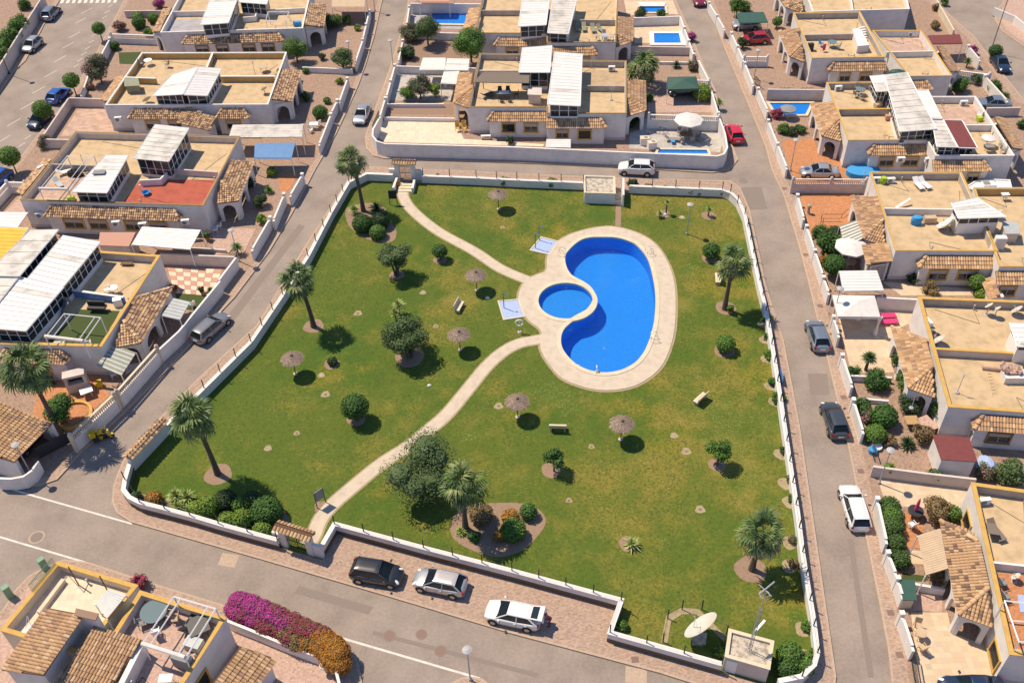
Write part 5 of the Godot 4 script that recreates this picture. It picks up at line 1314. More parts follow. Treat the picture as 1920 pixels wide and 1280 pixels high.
	porch(h,[V(36.96,-63.75),V(35.55,-56.94),V(33.7,-58.13),V(34.66,-65.89)],{"k": 0.42,"kf": 0.12}); bay(h,V(35.77,-54.9),V(45.28,-53.44),0.25,1.0,[[0.37,0.55]],{"hip": "a","trim": "brown_trim"})

	h = house("terraced house with spotted porch tiles and ochre parapet at the south east corner",[V(34.78,-47.01),V(41.37,-45.44),V(36.56,-31.99),V(32.11,-32.73)],{"cw": 0.34,"coping": "ochre","lining": "grey_lining"})
	div(h,[V(33.68,-39.91),V(38.86,-38.98)],{"mat": "white_clean"}); floor_patch(h,[V(33.97,-39.54),V(39.1,-38.71),V(36.94,-32.8),V(32.6,-33.71)],"yard_terra")
	porch(h,[V(33.69,-43.22),V(32.24,-35.3),V(30.26,-36.36),V(31.73,-44.33)],{"k": 0.33,"kf": 0.18,"style": "spotted","single": true,"side": [[0.5,0.7,2.1],[0.75,0.95,2.1]]})
	var n := out_of(h,V(34.78,-47.01),V(32.11,-32.73))
	window(h.n,(V(34.78,-47.01)).lerp(V(32.11,-32.73),0.86),(V(34.78,-47.01)).lerp(V(32.11,-32.73),0.97),n,0.7,2.1,"ochre",1); window(h.n,(V(34.78,-47.01)).lerp(V(32.11,-32.73),0.1),(V(34.78,-47.01)).lerp(V(32.11,-32.73),0.2),n,0.8,2.1,"ochre",1)
	pergola("white_pergola","white pergola frame on the terracotta roof terrace at the south east",[V(32.69,-36.02),V(36.2,-35.38),V(35.59,-32.76),V(32.44,-32.96)],2.9,4.9,1)

func south_house() -> void:
	var h := house("yellow trimmed south villa with cream tiled roof terrace at the junction",[V(-33.9,-42.7),V(-27.41,-40.4),V(-29.97,-35.1),V(-36.12,-37.16)],{"cw": 0.34,"coping": "ochre","lining": "cream","wall": "cream","floor": "yard_cream"})
	var b := MB.new()
	var q := [V(-34.3,-33.8),V(-32.87,-38.15),V(-30.33,-37.54),V(-31.7,-33.39)]
	b.prism(PackedVector2Array(q),0.1,4.55); part("upper_room",b,M.white,h.n)
	tile_roof(h.n,[up(V(-34.4,-33.59),4.7),up(V(-32.9,-38.21),4.7),up(V(-29.9,-37.24),5.2),up(V(-31.2,-32.83),5.2)],"tan",true)
	h = house("white and yellow east wing of the south villa under the white pergola",[V(-27.14,-39.95),V(-20.56,-37.5),V(-22.97,-31.39),V(-29.11,-33.4)],{"cw": 0.34,"coping": "ochre","floor": "yard_pink","lining": "white"})
	tile_roof(h.n,[up(V(-31.95,-31.17),3.4),up(V(-28.49,-30.01),3.4),up(V(-25.66,-35.55),4.5),up(V(-29.21,-36.74),4.5)],"tan",true)
	b = MB.new(); b.prism(PackedVector2Array([V(-31.61,-31.28),V(-28.67,-30.28),V(-26.3,-36.15),V(-29.54,-37.22)]),0.1,3.3); part("wing_wall",b,M.white,h.n)
	b = MB.new(); b.prism(PackedVector2Array([V(-25.99,-35.58),V(-25.6,-35.49),V(-26.3,-32.18),V(-26.68,-32.26)]),0.1,4.2); part("wing_wall",b,M.white,h.n)
	b = MB.new(); b.prism(PackedVector2Array([V(-30.22,-37.42),V(-28.77,-37.03),V(-28.87,-36.63),V(-30.26,-37.05)]),2.9,5.55); var ch := part("chimney",b,M.white,h.n)
	b = MB.new(); b.slab([up(V(-30.35,-37.49),5.65),up(V(-28.66,-37.01),5.65),up(V(-28.76,-36.51),5.6),up(V(-30.34,-36.97),5.6)],0.1); part("chimney_cap",b,M.tiles[2],ch)
	tile_roof(h.n,[up(V(-16.77,-34.86),2.6),up(V(-18.15,-32.25),2.6),up(V(-20.67,-32.92),3.3),up(V(-19.3,-35.56),3.3)],"tan",true)
	b = MB.new(); b.prism(PackedVector2Array([V(-17.33,-34.82),V(-18.42,-32.65),V(-20.83,-33.5),V(-19.65,-35.75)]),0.1,2.4); part("porch_room",b,M.white,h.n)
	var n := out_of(h,V(-20.56,-37.5),V(-22.97,-31.39))
	window(h.n,(V(-20.56,-37.5)).lerp(V(-22.97,-31.39),0.5),(V(-20.56,-37.5)).lerp(V(-22.97,-31.39),0.78),n,0.8,2.3,"ochre",1)
	pergola("white_pergola","white pergola frame with rolled awning over the south villa's dining terrace",[V(-20.99,-37.53),V(-22.28,-33.86),V(-25.41,-34.99),V(-24.13,-38.62)],2.9,4.9,2,{"at": [0.18,0.83],"roll": 1})
	canopy("ribbed_awning","pale grey ribbed awning folded over the cream terrace of the south villa",[V(-29.05,-39.57),V(-27.63,-39.04),V(-28.57,-37.35),V(-29.73,-38.57)],[4.6,4.6,4.4,4.4],"grey_sheet",{"n": 10,"y0": 2.9})
	b = MB.new(); var A := V(-33.99,-42.47); var B := V(-34.92,-40.22)
	for i in 24: b.bar(up(A.lerp(B,i / 23.0),3.75),up(A.lerp(B,i / 23.0),4.5),0.02,4)
	b.bar(up(A,4.5),up(B,4.5),0.04,4); b.bar(up(A,3.85),up(B,3.85),0.03,4)
	tag(part("green_railing",b,M.mesh_green if M.has("mesh_green") else mat("mesh_green",C(0.16,0.3,0.2),0.6)),"pale green railing on the parapet of the south villa terrace","railing")

func street_walls() -> void:
	var S := {"h": 1.45,"step": 4.8}
	var i := 0
	for w in [[[V(-19.19,-138.92),V(-19.36,-130.06)],"white stepped street wall before the far western garden"],[[V(-19.33,-129.74),V(-19.81,-122.89)],"white stepped street wall beside the grey leaved tree"],[[V(-20.4,-118.66),V(-20.87,-112.46)],"white stepped street wall before the gravelled western garden"],[[V(-21.13,-113.01),V(-21.6,-109.87)],"short white stepped wall beside the round western bush"],[[V(-21.57,-109.61),V(-22.24,-102.47)],"tall white stepped wall at the corner by the silver car"],[[V(-23.39,-96.28),V(-24.25,-91.97)],"white stepped wall before the blue canopy garden"],[[V(-24.91,-92.42),V(-25.39,-87.42)],"white stepped wall before the red terrace house"],[[V(-25.78,-88.03),V(-26.88,-82.26)],"white stepped wall at the palm courtyard"],
		[[V(-13.39,-139.89),V(-13.46,-133.94)],"white stepped wall beside the far blue garden pool"],[[V(-13.71,-128.99),V(-14,-122.76)],"white stepped wall before the olive garden"],[[V(-14.37,-121.89),V(-14.92,-113.39)],"white stepped wall before the grey paved courtyard"],[[V(-15.04,-113.13),V(-15.43,-108.42)],"white stepped wall above the cream tiled terrace"],
		[[V(25.62,-121.95),V(25.55,-133.95)],"white stepped wall beside the small northern pool"],[[V(26.44,-114.6),V(25.99,-120.72)],"white stepped wall before the sago palm garden"],[[V(26.19,-106.62),V(26.36,-113.77)],"white stepped wall beside the green covered car"],
		[[V(30.35,-137.62),V(31.1,-128.96)],"white stepped wall before the green carport"],[[V(31.77,-127.77),V(31.91,-119.83)],"white stepped wall before the red car's yard"],[[V(31.9,-119.09),V(31.88,-113.11)],"white stepped wall before the balustraded yard"],[[V(32.24,-112.26),V(32.34,-106.71)],"white stepped wall before the pool with ornaments"],[[V(31.86,-104.47),V(31.79,-94.02)],"long white stepped wall before the bougainvillea yard"],[[V(31.7,-88.77),V(31.39,-84.36)],"white stepped wall before the plain orange yard"],[[V(31.32,-83.14),V(31,-74.86)],"long white stepped wall before the parasol garden"],[[V(30.95,-74.69),V(30.86,-72.1)],"short white stepped wall beside the white ribbed canopy"],[[V(30.42,-68.86),V(30.22,-66.05)],"white stepped wall before the gazebo yard"],[[V(29.83,-63.66),V(29.67,-59.62)],"white stepped wall before the dragon tree garden"],[[V(29.3,-58.1),V(29.12,-54.24)],"white stepped wall before the planted villa garden"],[[V(28.23,-47.48),V(27.74,-43.23)],"white stepped wall along the long hedge"],[[V(27.55,-42.47),V(27.61,-40.33)],"white stepped wall beside the awning villa"],[[V(27.58,-40.24),V(27.48,-38.46)],"white wall panel before the green topped store"],[[V(26.98,-37.35),V(26.93,-34.37)],"white stepped wall before the round table patio"],
		[[V(-55.51,-132.82),V(-55.33,-127.35)],"white stepped wall on the western avenue before the turf garden"],[[V(62.3,-121.65),V(62.42,-117.58)],"white stepped wall on the eastern road behind the maroon canopy"],[[V(61.45,-113.49),V(61.88,-106.99)],"white stepped wall on the eastern road before the hidden car"]]:
		garden_wall(w[1],w[0],S.merged({"group": "white stepped street walls"}))
	for w in [[[V(-28.22,-81.08),V(-29.29,-77.5)],1.6,"white","grey shaded wall before the chequered courtyard"],[[V(-29.1,-77.2),V(-31.59,-69.87),V(-32.95,-67.29)],1.7,"white","long white wall before the chequered courtyard beside the grey car"],
		[[V(-15.38,-107.48),V(-15.91,-105.02),V(-15.85,-103.56),V(-15.25,-102.32),V(-14.19,-101.66),V(0.8,-99.98),V(7.6,-98.96),V(15.52,-97.76),V(21.55,-96.92),V(24.23,-96.52),V(25.1,-96.92),V(25.71,-98.25),V(26.01,-101.27),V(25.99,-105.43)],1.9,"white","long curved white wall round the south side of the northern block"],
		[[V(-13.33,-140.53),V(-2.57,-139.48)],1.7,"white","white back wall of the far pool terrace"],[[V(-12.86,-132.29),V(-5.38,-131.21)],1.2,"white","grey wall below the far pool terrace"],[[V(-14.28,-122.27),V(-3.55,-120.89)],1.2,"white","white wall between the olive garden and the grey courtyard"],[[V(-14.94,-113.33),V(-7.63,-112.83)],0.6,"white_clean","low white kerb wall below the grey courtyard"],[[V(-15.31,-110.05),V(-6.2,-109.17)],0.6,"white_clean","low white kerb wall above the cream tiled terrace"],
		[[V(17.67,-125.38),V(25.95,-124.44)],1.3,"pinkish","pinkish wall below the small northern pool"],[[V(21.09,-122.24),V(25.89,-121.73)],0.5,"white_clean","low white wall above the sago palm bed"],[[V(18.7,-133.85),V(25.61,-133.82)],1.4,"white","white wall behind the small northern pool under the creeper"],
		[[V(33.36,-111.86),V(40.39,-111.23)],1.6,"pinkish","pinkish wall with iron ornaments behind the eastern pool"],[[V(30.21,-61.78),V(33.79,-61.34)],0.8,"white_clean","low white wall behind the dragon tree"],[[V(29.72,-59.26),V(32.74,-58.73)],0.6,"white_clean","low white wall above the yellow bench bed"],[[V(28.92,-50.88),V(32.81,-49.99),V(36.68,-49.21)],1.35,"pinkish","long pinkish wall with painted stems behind the row of flower pots"],[[V(35.21,-71.35),V(38.98,-70.83)],1.6,"white","white wall between the gazebo yard and the ribbed canopy"],[[V(28.77,-40.16),V(30.99,-39.57)],0.9,"white_clean","low white wall behind the mosaic patio"],
		[[V(-56.12,-142.53),V(-49.19,-142.16)],1.2,"pinkish","pinkish wall beside the topiary garden in the north west"],[[V(-56.35,-116.18),V(-56.7,-106.46)],1.4,"pinkish","pinkish wall on the western avenue beside the bare pink terrace"],[[V(-56.32,-116.32),V(-51.59,-115.72)],1.4,"pinkish","pinkish back wall of the bare pink terrace"],[[V(-56.8,-106.34),V(-52.27,-105.8)],1.4,"pinkish","pinkish front wall of the bare pink terrace"],[[V(-56.2,-125.01),V(-55.33,-117.67)],0.9,"white","low white wall behind the oleander on the western avenue"],
		[[V(-42.94,-52.74),V(-41.58,-52.62),V(-40.68,-52.8),V(-40.17,-53.4),V(-39.98,-54.43)],1.5,"white","curved white wall round the garage corner"],[[V(-68.1,-113.76),V(-68.2,-125.47),V(-69.02,-138.26),V(-69.52,-147.42)],2.0,"pinkish","tall pale wall under the clipped hedge across the western avenue"],[[V(63.27,-136.88),V(62.35,-127.01)],1.2,"cream","yellowish wall on the eastern road at the cactus garden"],[[V(58.96,-106),V(62.99,-105.85)],1.3,"pinkish","pinkish wall behind the eastern rear terrace"],[[V(70.39,-133.46),V(72.2,-130.56),V(72.73,-126.37)],1.2,"white_clean","white curved wall at the far eastern corner"],
		[[V(-21.27,-38.86),V(-19.4,-38.01),V(-17.34,-37.05),V(-15.54,-36.27),V(-13.96,-35.6),V(-13.03,-34.92)],1.2,"white","white wall under the bougainvillea hedge"],[[V(-13.03,-34.84),V(-12.38,-32.9)],1.3,"white_clean","white end wall beside the orange bougainvillea"],[[V(-36.4,-82.33),V(-28.42,-81.34)],1.5,"pinkish","pinkish wall behind the chequered courtyard"],[[V(-36,-84.82),V(-30.04,-83.92)],0.5,"pinkish","low pinkish wall under the white carport"],[[V(-27.07,-123.49),V(-20.19,-122.38)],0.9,"white","white wall between the two far western gardens"]]:
		garden_wall(w[3],w[0],{"h": w[1],"mat": w[2]})
	for w in [[[V(-32.97,-67.24),V(-35.16,-61.64)],1.5,"cream balustrade wall before the striped awning house"],[[V(-35.31,-61.32),V(-37.72,-56.55)],1.5,"cream balustrade wall before the orange tree courtyard"],[[V(17.59,-105.96),V(21.72,-105.43),V(25.95,-104.89)],1.4,"white balustrade wall behind the northern patio parasol"],[[V(-55.77,-134.22),V(-49.2,-133.21)],0.9,"white balustrade wall beside the turf garden in the north west"],[[V(31.75,-91.27),V(35.93,-91.01),V(39.72,-90.67)],1.3,"brown balustrade wall between the two orange yards"],[[V(58.46,-114.84),V(62.03,-113.59)],1.0,"white balustrade wall at the eastern rear garden"],[[V(-58.02,-92.98),V(-57.39,-96.65),V(-55.23,-96.41)],1.0,"white balustrade corner beside the western avenue"],[[V(32.17,-120.76),V(35.24,-120.53)],0.9,"white balustrade wall below the red car's yard"],[[V(22.45,-115.36),V(26.46,-114.65)],0.9,"white balustrade wall behind the green covered car"]]:
		garden_wall(w[2],w[0],{"h": w[1],"rail": 0.55,"mat": "pinkish" if "brown" in w[2] else "white","railmat": "cream" if "cream" in w[2] else ("pinkish" if "brown" in w[2] else "white_clean")})
	for g in [[V(-40.75,-55.84),V(-38.62,-57.55),1.5,"wide dark solid gate beside the garage",true],[V(-32.97,-67.66),V(-32.39,-68.65),1.7,"narrow dark gate in the western wall by the grey car",true],[V(27.05,-34.48),V(26.66,-32.12),1.4,"black barred driveway gate by the blue car",false],[V(32.77,-116.09),V(33.1,-114.67),1.2,"small dark gate before the eastern pool",false],[V(29.82,-55.24),V(29.73,-52.3),1.1,"green mesh gate before the planted villa garden",false],[V(-16.25,-107.22),V(-15.72,-110.76),1.2,"low barred gate at the cream tiled terrace",false],[V(-29.26,-82.23),V(-28.71,-83.56),1.3,"barred gate between the chequered and palm courtyards",false]]:
		var t := thing("street_gate",g[3],"gate",up(g[0],0.12)); var a: Vector2 = g[0]; var c: Vector2 = g[1]
		var b := MB.new(); b.seg(a,c,0.06,0.2,0.28); b.seg(a,c,0.06,g[2] - 0.08,g[2]); part("gate_frame",b,M.dark_gate,t)
		if g[4]: b = MB.new(); b.seg(a,c,0.04,0.26,g[2] - 0.06); part("gate_sheet",b,M.dark_gate,t)
		else:
			b = MB.new(); var k := int(a.distance_to(c) / 0.14)
			for j in k + 1: b.bar(up(a.lerp(c,float(j) / k),0.2),up(a.lerp(c,float(j) / k),g[2]),0.016,4)
			part("gate_bars",b,M.dark_gate,t)

func park_things() -> void:
	for u in [[V(-0.97,-90.25),"thatched straw parasol by the northern wall, nearest the pump house"],[V(-3.37,-76.38),"thatched straw parasol between the north path and the white bench"],[V(-4.91,-67.7),"thatched straw parasol beside the round children's pool and the south path"],[V(-20.14,-65.24),"thatched straw parasol nearest the western wall"],[V(0.28,-58.85),"thatched straw parasol below the pools, beside the bench seen from behind"],[V(9.02,-55.84),"thatched straw parasol in the open lawn south of the large pool"]]:
		parasol("straw_parasol",u[1],u[0],1.02,2.15,"thatch",{"group": "thatched straw parasols","rise": 0.42})
	bench("cream stone bench facing right, beside the middle straw parasol",V(-5.05,-73.53),-1.91,"stone benches in the garden")
	bench("cream stone bench seen from behind, south of the pools",V(3.7,-57.19),-0.08,"stone benches in the garden")
	bench("cream stone bench set at an angle on the eastern lawn",V(16.46,-60.01),0.785,"stone benches in the garden")
	bench("cream stone bench half hidden under the eastern palm",V(20.92,-76.48),1.45,"stone benches in the garden")
	street_lamp("slim grey lamp post on the lawn in the north east of the garden",V(19.06,-84.37),3.8,{"y": 0.03})
	# pool fittings
	for l in [[V(5.72,-81.43),2.75,"steel pool ladder at the western edge of the large pool"],[V(14.44,-81.12),0.35,"steel pool ladder at the north eastern edge of the large pool"],[V(13.22,-68.03),0.05,"steel pool ladder at the south eastern edge of the large pool"]]:
		var t := thing("pool_ladder",l[2],"pool ladder",up(l[0],0.14),"pool ladders",l[1])
		for s in [-1,1]:
			var b := MB.new(); var last := Vector3(0.55,0,s * 0.27)
			for k in 9:
				var a := PI * (k + 1) / 9.0; var q := Vector3(0.2 + 0.35 * cos(a),0.55 + 0.22 * sin(a) if k < 8 else -0.7,s * 0.27)
				if k == 8: q = Vector3(-0.15,-0.8,s * 0.27)
				b.bar(last,q,0.025,5); last = q
			own("rail",b,M.steel,t)
		for k in 3:
			var b := MB.new(); b.box(Vector3(-0.15,-0.12 - k * 0.25,0),Vector3(0.1,0.03,0.54)); own("rung",b,M.steel,t)
	for l in [[[V(3.52,-84.7),V(5.25,-83.85),V(4.28,-81.7),V(2.3,-82.54)],"pale blue shower tray with two posts north west of the large pool",[V(3.28,-84.24),V(2.82,-82.87)]],[[V(-1.19,-74.45),V(0.78,-74.59),V(1.28,-72.08),V(-0.71,-71.72)],"pale blue shower tray with one post west of the children's pool",[V(-0.68,-73.45)]]]:
		var t := thing("shower_tray",l[1],"shower",up(l[0][0],0.05),"pool showers")
		var P := PackedVector2Array(l[0]); var b := MB.new(); b.prism(P,0.0,0.08); part("tray",b,M.tray,t)
		b = MB.new(); ring(b,inset(P,-0.1),0.13,0.0,0.13); part("tray_rim",b,M.coping,t)
		for q in l[2]:
			b = MB.new(); b.bar(up(q,0.05),up(q,2.0),0.05,6); b.bar(up(q,2.0),up(q + V(0.35,0.1),1.95),0.03,5); b.lathe(up(q + V(0.38,0.1),1.9),[Vector2(0.1,0),Vector2(0,0.06)],8); part("shower_post",b,M.blue_sheet,t)
	var lb := thing("lifebuoy_post","white lifebuoy on a post beside the south path and the blue shower tray","lifebuoy",up(V(0.75,-69.87),0.05))
	var b := MB.new(); b.bar(Vector3.ZERO,Vector3(0,1.3,0),0.04,6); b.lathe(Vector3.ZERO,[Vector2(0.2,0),Vector2(0.2,0.05),Vector2(0,0.06)],10); own("post",b,M.grey,lb)
	b = MB.new(); var last := Vector3(0.36,1.25,0.06)
	for k in range(1,17):
		var q := Vector3(0.36 * cos(TAU * k / 16),1.25 + 0.36 * sin(TAU * k / 16),0.06); b.bar(last,q,0.065,6); last = q
	own("ring",b,M.plastic_white,lb)
	var sp := thing("water_spout","small white water spout on the southern coping of the large pool","fountain",up(V(7.67,-64.01),0.15))
	b = MB.new(); b.bar(Vector3.ZERO,Vector3(0,0.5,0),0.05,6); b.bar(Vector3(0,0.5,0),Vector3(0,0.55,-0.3),0.05,6); own("pipe",b,M.plastic_white,sp); b = MB.new(); b.box(Vector3(0.05,0.05,0.02),Vector3(0.35,0.12,0.3)); own("base",b,M.grey,sp)
	# notice boards
	for s in [[V(-12.75,-91.77),0.0,"dark notice board on two posts beside the north gate path","dark"],[V(-15.92,-49.88),0.75,"grey notice board on two posts beside the south gate path","mesh_grey"]]:
		var t := thing("notice_board",s[2],"notice board",up(s[0],0.05),"notice boards",s[1])
		for k in [-1,1]:
			b = MB.new(); b.bar(Vector3(k * 0.42,0,0),Vector3(k * 0.42,1.9,0),0.04,6); own("post",b,M.iron,t)
		b = MB.new(); b.box(Vector3(0,1.35,0),Vector3(0.8,1.1,0.06)); own("board",b,M[s[3]],t)
		if s[1] > 0.1:
			for k in 5:
				b = MB.new(); b.box(Vector3(0,1.72 - k * 0.17,0.035),Vector3(0.6,0.05,0.012)); own("text_line",b,M.grey,t)
	surface("ground_patch","bare pinkish patch under the southern notice board",Array(circle(V(-15.76,-49.65),0.75,14,0.1)),0.062,"gravel")
	# big dish,broken fence,mast and the small dish on its post
	sat_dish("very large white satellite dish on a concrete plinth at the south east corner",V(12.71,-36.56),0.05,1.36,-2.36,0.9,1.3,"ground satellite dishes")
	tag(plain("plinth","concrete plinth under the very large satellite dish","plinth","concrete",func(m: MB) -> void: m.prism(PackedVector2Array([V(12.17,-37),V(13.27,-37.17),V(13,-36.21),V(12.02,-36.25)]),0.03,0.2)),"concrete plinth under the very large satellite dish","plinth")
	surface("ground_patch","bare earth strip where the old dish enclosure stood",[V(9.9,-36.58),V(10.53,-38.7),V(11.76,-39.32),V(12.99,-39.18),V(14.66,-36.78),V(14.37,-36.45),V(12.76,-38.75),V(11.75,-38.79),V(10.82,-38.21),V(10.35,-36.52)],0.061,"sand")
	wire_fence("old sagging wire fence round the very large satellite dish",[V(10.02,-36.62),V(10.62,-38.48),V(11.77,-39.18),V(13.21,-39.13),V(14.63,-37.03)],0.05,1.9,1.2)
	var mast := thing("antenna_mast","tall slim lattice aerial mast rising from the roof of the south east hut","antenna",up(V(15.63,-34.81),1.72))
	for k in 3:
		b = MB.new(); var e := TAU * k / 3; var w := Vector3(cos(e),0,sin(e)) * 0.12; b.bar(w,w + Vector3(0,5.2,0),0.022,4); own("strut",b,M.grey,mast)
	b = MB.new()
	for k in 16:
		for j in 3: b.bar(Vector3(cos(TAU * j / 3),0,sin(TAU * j / 3)) * 0.12 + Vector3(0,k * 0.32,0),Vector3(cos(TAU * (j + 1) / 3),0,sin(TAU * (j + 1) / 3)) * 0.12 + Vector3(0,k * 0.32 + 0.32,0),0.012,3)
	own("lattice",b,M.grey,mast)
	b = MB.new(); b.bar(Vector3(0,5.1,0),Vector3(0,7.4,0),0.035,5); own("pole",b,M.grey,mast)
	b = MB.new(); b.bar(Vector3(-0.5,7.4,0.3),Vector3(0.6,7.7,-0.4),0.05,4); b.bar(Vector3(-0.4,7.6,-0.3),Vector3(0.3,7.3,0.4),0.04,4); own("cross_arm",b,M.grey,mast)
	b = MB.new(); var lq := Vector3(0.32,6.9,0)
	for k in range(1,13): var q := Vector3(0.32 * cos(TAU * k / 12),6.9,0.32 * sin(TAU * k / 12)); b.bar(lq,q,0.025,4); lq = q
	own("ring_aerial",b,M.grey,mast)
	b = MB.new(); b.obox(Transform3D(Basis(Vector3.UP,0.7) * Basis(Vector3.BACK,0.3),Vector3(0.45,2.6,-0.35)),Vector3(0.9,0.12,0.16)); b.box(Vector3(0.1,2.3,-0.1),Vector3(0.35,0.5,0.1),0.7); own("panel_aerial",b,M.plastic_white,mast)
	# sprinkler pits
	var near := ["below the northern olive tree","south of the tall western palm","beside the big double crowned tree","right of the western straw parasol","below the western straw parasol","in the middle of the western lawn","low on the western lawn","left of the lower straw parasol","below the bench seen from behind","left of the lower right ball tree","beside the lower right ball tree","by the small tree in a pink bed","north of the lamp post","in the far south of the lawn","on the open northern lawn"]
	var spots := [V(-8.8,-76.26),V(-15.1,-73.42),V(-7.34,-71.13),V(-17.73,-64.91),V(-17.05,-62.42),V(-19.03,-57.82),V(-21.29,-56.21),V(-1.39,-60.22),V(6.44,-55.12),V(13.62,-56.05),V(14.39,-54.22),V(4.16,-49.49),V(19.02,-87.46),V(14.57,-48.13),V(-0.61,-86.75)]
	for k in spots.size():
		var t := thing("sprinkler_pit","small sandy sprinkler pit " + near[k],"sprinkler pit",up(spots[k],0.05),"sprinkler pits in the lawn")
		b = MB.new(); var c := circle(V(0,0),0.34 + 0.08 * sin(k * 2.1),12,0.12); b.prism(c,-0.02,0.012 + 0.001 * (k % 3)); own("sand",b,M.sand,t)
		b = MB.new(); b.box(Vector3(0,0.01,0),Vector3(0.22,0.03,0.22),k * 0.7); own("lid",b,M.lid if k % 3 else M.concrete,t)
	for k in [[V(-7.66,-63.04),"white irrigation stone on the western lawn near the south path"],[V(17.29,-88.05),"white boulder on the lawn near the small yucca"],[V(-2.3,-75),"small white stake in the shade of the middle straw parasol"]]:
		tag(plain("white_rock",k[1],"rock","plastic_white",func(m: MB) -> void: m.lathe(up(k[0],0.04),[Vector2(0.2,0),Vector2(0.17,0.12),Vector2(0.08,0.2),Vector2(0,0.21)],7,1.2,0.8)),k[1],"rock","pale stones in the lawn")

func park_plants() -> void:
	var P := "tree pits in the lawn"
	for t in [[V(-15.86,-90.32),1.9,"planted pit of the north western palm and shrubs",1.15],[V(-19.27,-71.75),0.95,"round pink pit of the western palm",1.0],[V(-25.03,-53.5),1.1,"round pink pit of the south western palm",1.0],[V(21.02,-72.3),0.95,"round pink pit of the eastern palm",1.0],[V(17.46,-42.4),1.15,"round pink pit of the south eastern palm",1.0],[V(-11.62,-79.22),0.75,"stony pit of the north western olive tree",1.0],[V(-9.66,-66.92),1.3,"stony pit of the double crowned tree",1.0],[V(-7.23,-81.53),0.7,"bare pit of the ball tree by the north path",1.0],[V(-13.96,-59.27),0.8,"bare pit of the dark ball tree",1.0],[V(20.74,-80.14),0.75,"bare pit of the northern ball tree by the eastern palm",1.0],[V(19.78,-66.3),0.9,"sandy pit of the eastern ball shrub",1.0],[V(2.91,-52.71),0.8,"pink pit of the small tree in the southern lawn",1.0],[V(16.73,-52.66),0.7,"pink pit of the young tree in the south eastern lawn",1.0],[V(-16.91,-66.35),0.7,"sandy pit of the low dark shrub",1.0],[V(17.07,-88.17),0.7,"sandy ring of the pair of young yuccas",1.0],[V(21.95,-87.58),0.75,"sandy ring of the single young yucca",1.0],[V(8.48,-45.1),0.7,"pink pit of the withered palm clump",1.0]]:
		surface("planting_bed",t[2],Array(circle(t[0],t[1] * 1.05,22,0.045,t[3])),0.064,"gravel")
	surface("planting_bed","large pink gravel bed of the southern palm and mixed shrubs",[V(-5.38,-47.47),V(-4.68,-49.01),V(-3.05,-49.48),V(0.62,-49.32),V(1.99,-48.3),V(2.11,-47.15),V(1.12,-45.66),V(0.05,-44.71),V(-1.81,-44.3),V(-3.88,-45.12),V(-5.14,-46.18)],0.066,"gravel",4)
	surface("planting_bed","pink gravel bed of the north western shrubs",[V(-17.84,-89.94),V(-16.91,-91.41),V(-12.69,-88.14),V(-12.22,-85.23),V(-13.79,-84.85),V(-15.71,-85.9),V(-17.35,-87.93)],0.067,"gravel",4)
	surface("planting_bed","dark soil bed under the south west corner shrubs",[V(-31.35,-51.26),V(-29.22,-50.62),V(-23.64,-48.77),V(-18.24,-46.98),V(-18.21,-48.27),V(-19.52,-49.92),V(-22.73,-50.88),V(-24.82,-50.42),V(-27.96,-50.83),V(-31.27,-51.8)],0.066,"earth",3)
	palm("tall fan palm at the north west corner beside the north gate",V(-16.07,-90.74),6.6,V(-0.4,-0.1),0.92,30)
	palm("tall fan palm leaning over the middle of the western wall",V(-19.26,-71.67),6.1,V(-0.5,0.1),0.95,31)
	palm("tall fan palm beside the tile topped wall in the south west",V(-25.09,-53.56),7.4,V(-0.3,0.1),1.05,33)
	palm("fan palm rising from the southern gravel bed beside the big olive tree",V(-4.19,-47.05),5.4,V(0.1,0.0),0.98,29)
	palm("tall fan palm on the eastern lawn above a bench",V(20.89,-72.15),5.9,V(0.15,0.1),0.92,30)
	palm("fan palm at the south east by the dish mast",V(17.54,-42.39),4.6,V(0.2,0.1),0.98,29)
	bush("olive_tree","grey green olive tree in a stony pit on the north western lawn",V(-11.61,-79.13),1.65,2.7,"olive",{"loose": 0.5,"trunk": 0.14,"squash": 0.72,"forks": 3})
	bush("olive_tree","big grey green tree with a broad double crown west of the pools",V(-9.66,-67.07),2.25,2.7,"olive",{"loose": 0.42,"trunk": 0.2,"squash": 0.85,"forks": 4})
	bush("olive_tree","very broad grey green tree overhanging the south path",V(-7.86,-50.94),2.95,3.0,"olive",{"loose": 0.38,"trunk": 0.22,"squash": 0.8,"forks": 5,"sx": 1.1})
	bush("ball_tree","round clipped tree beside the north path",V(-7.18,-81.53),0.85,1.15,"ball",{"cat": "tree"})
	bush("ball_tree","large dark round clipped tree on the western lawn",V(-13.86,-59.14),1.28,1.75,"ball",{"cat": "tree"})
	bush("ball_tree","round clipped tree just north of the eastern palm",V(20.83,-80.05),0.95,1.1,"ball",{"cat": "tree"})
	bush("ball_shrub","round bright shrub on the eastern lawn beside the large pool",V(19.83,-66.3),0.95,0.95,"fresh")
	bush("small_tree","small round tree in a pink pit on the southern lawn",V(3.13,-52.58),0.88,1.6,"ball",{"loose": 0.25})
	bush("small_tree","young leaning tree on the south eastern lawn",V(16.74,-52.72),1.0,1.9,"fresh",{"loose": 0.3})
	bush("low_shrub","low dark shrub in a sandy pit near the western parasol",V(-16.81,-66.35),0.5,0.4,"dark")
	bush("clipped_shrub","large deep green clipped shrub at the north west palm",V(-15.76,-87.15),1.15,0.9,"ball"); bush("clipped_shrub","lower bright green clipped shrub in the north western bed",V(-14.04,-85.81),0.95,0.65,"fresh"); bush("clipped_shrub","darkest shrub behind the pair in the north western bed",V(-13.83,-87.72),1.1,0.9,"dark")
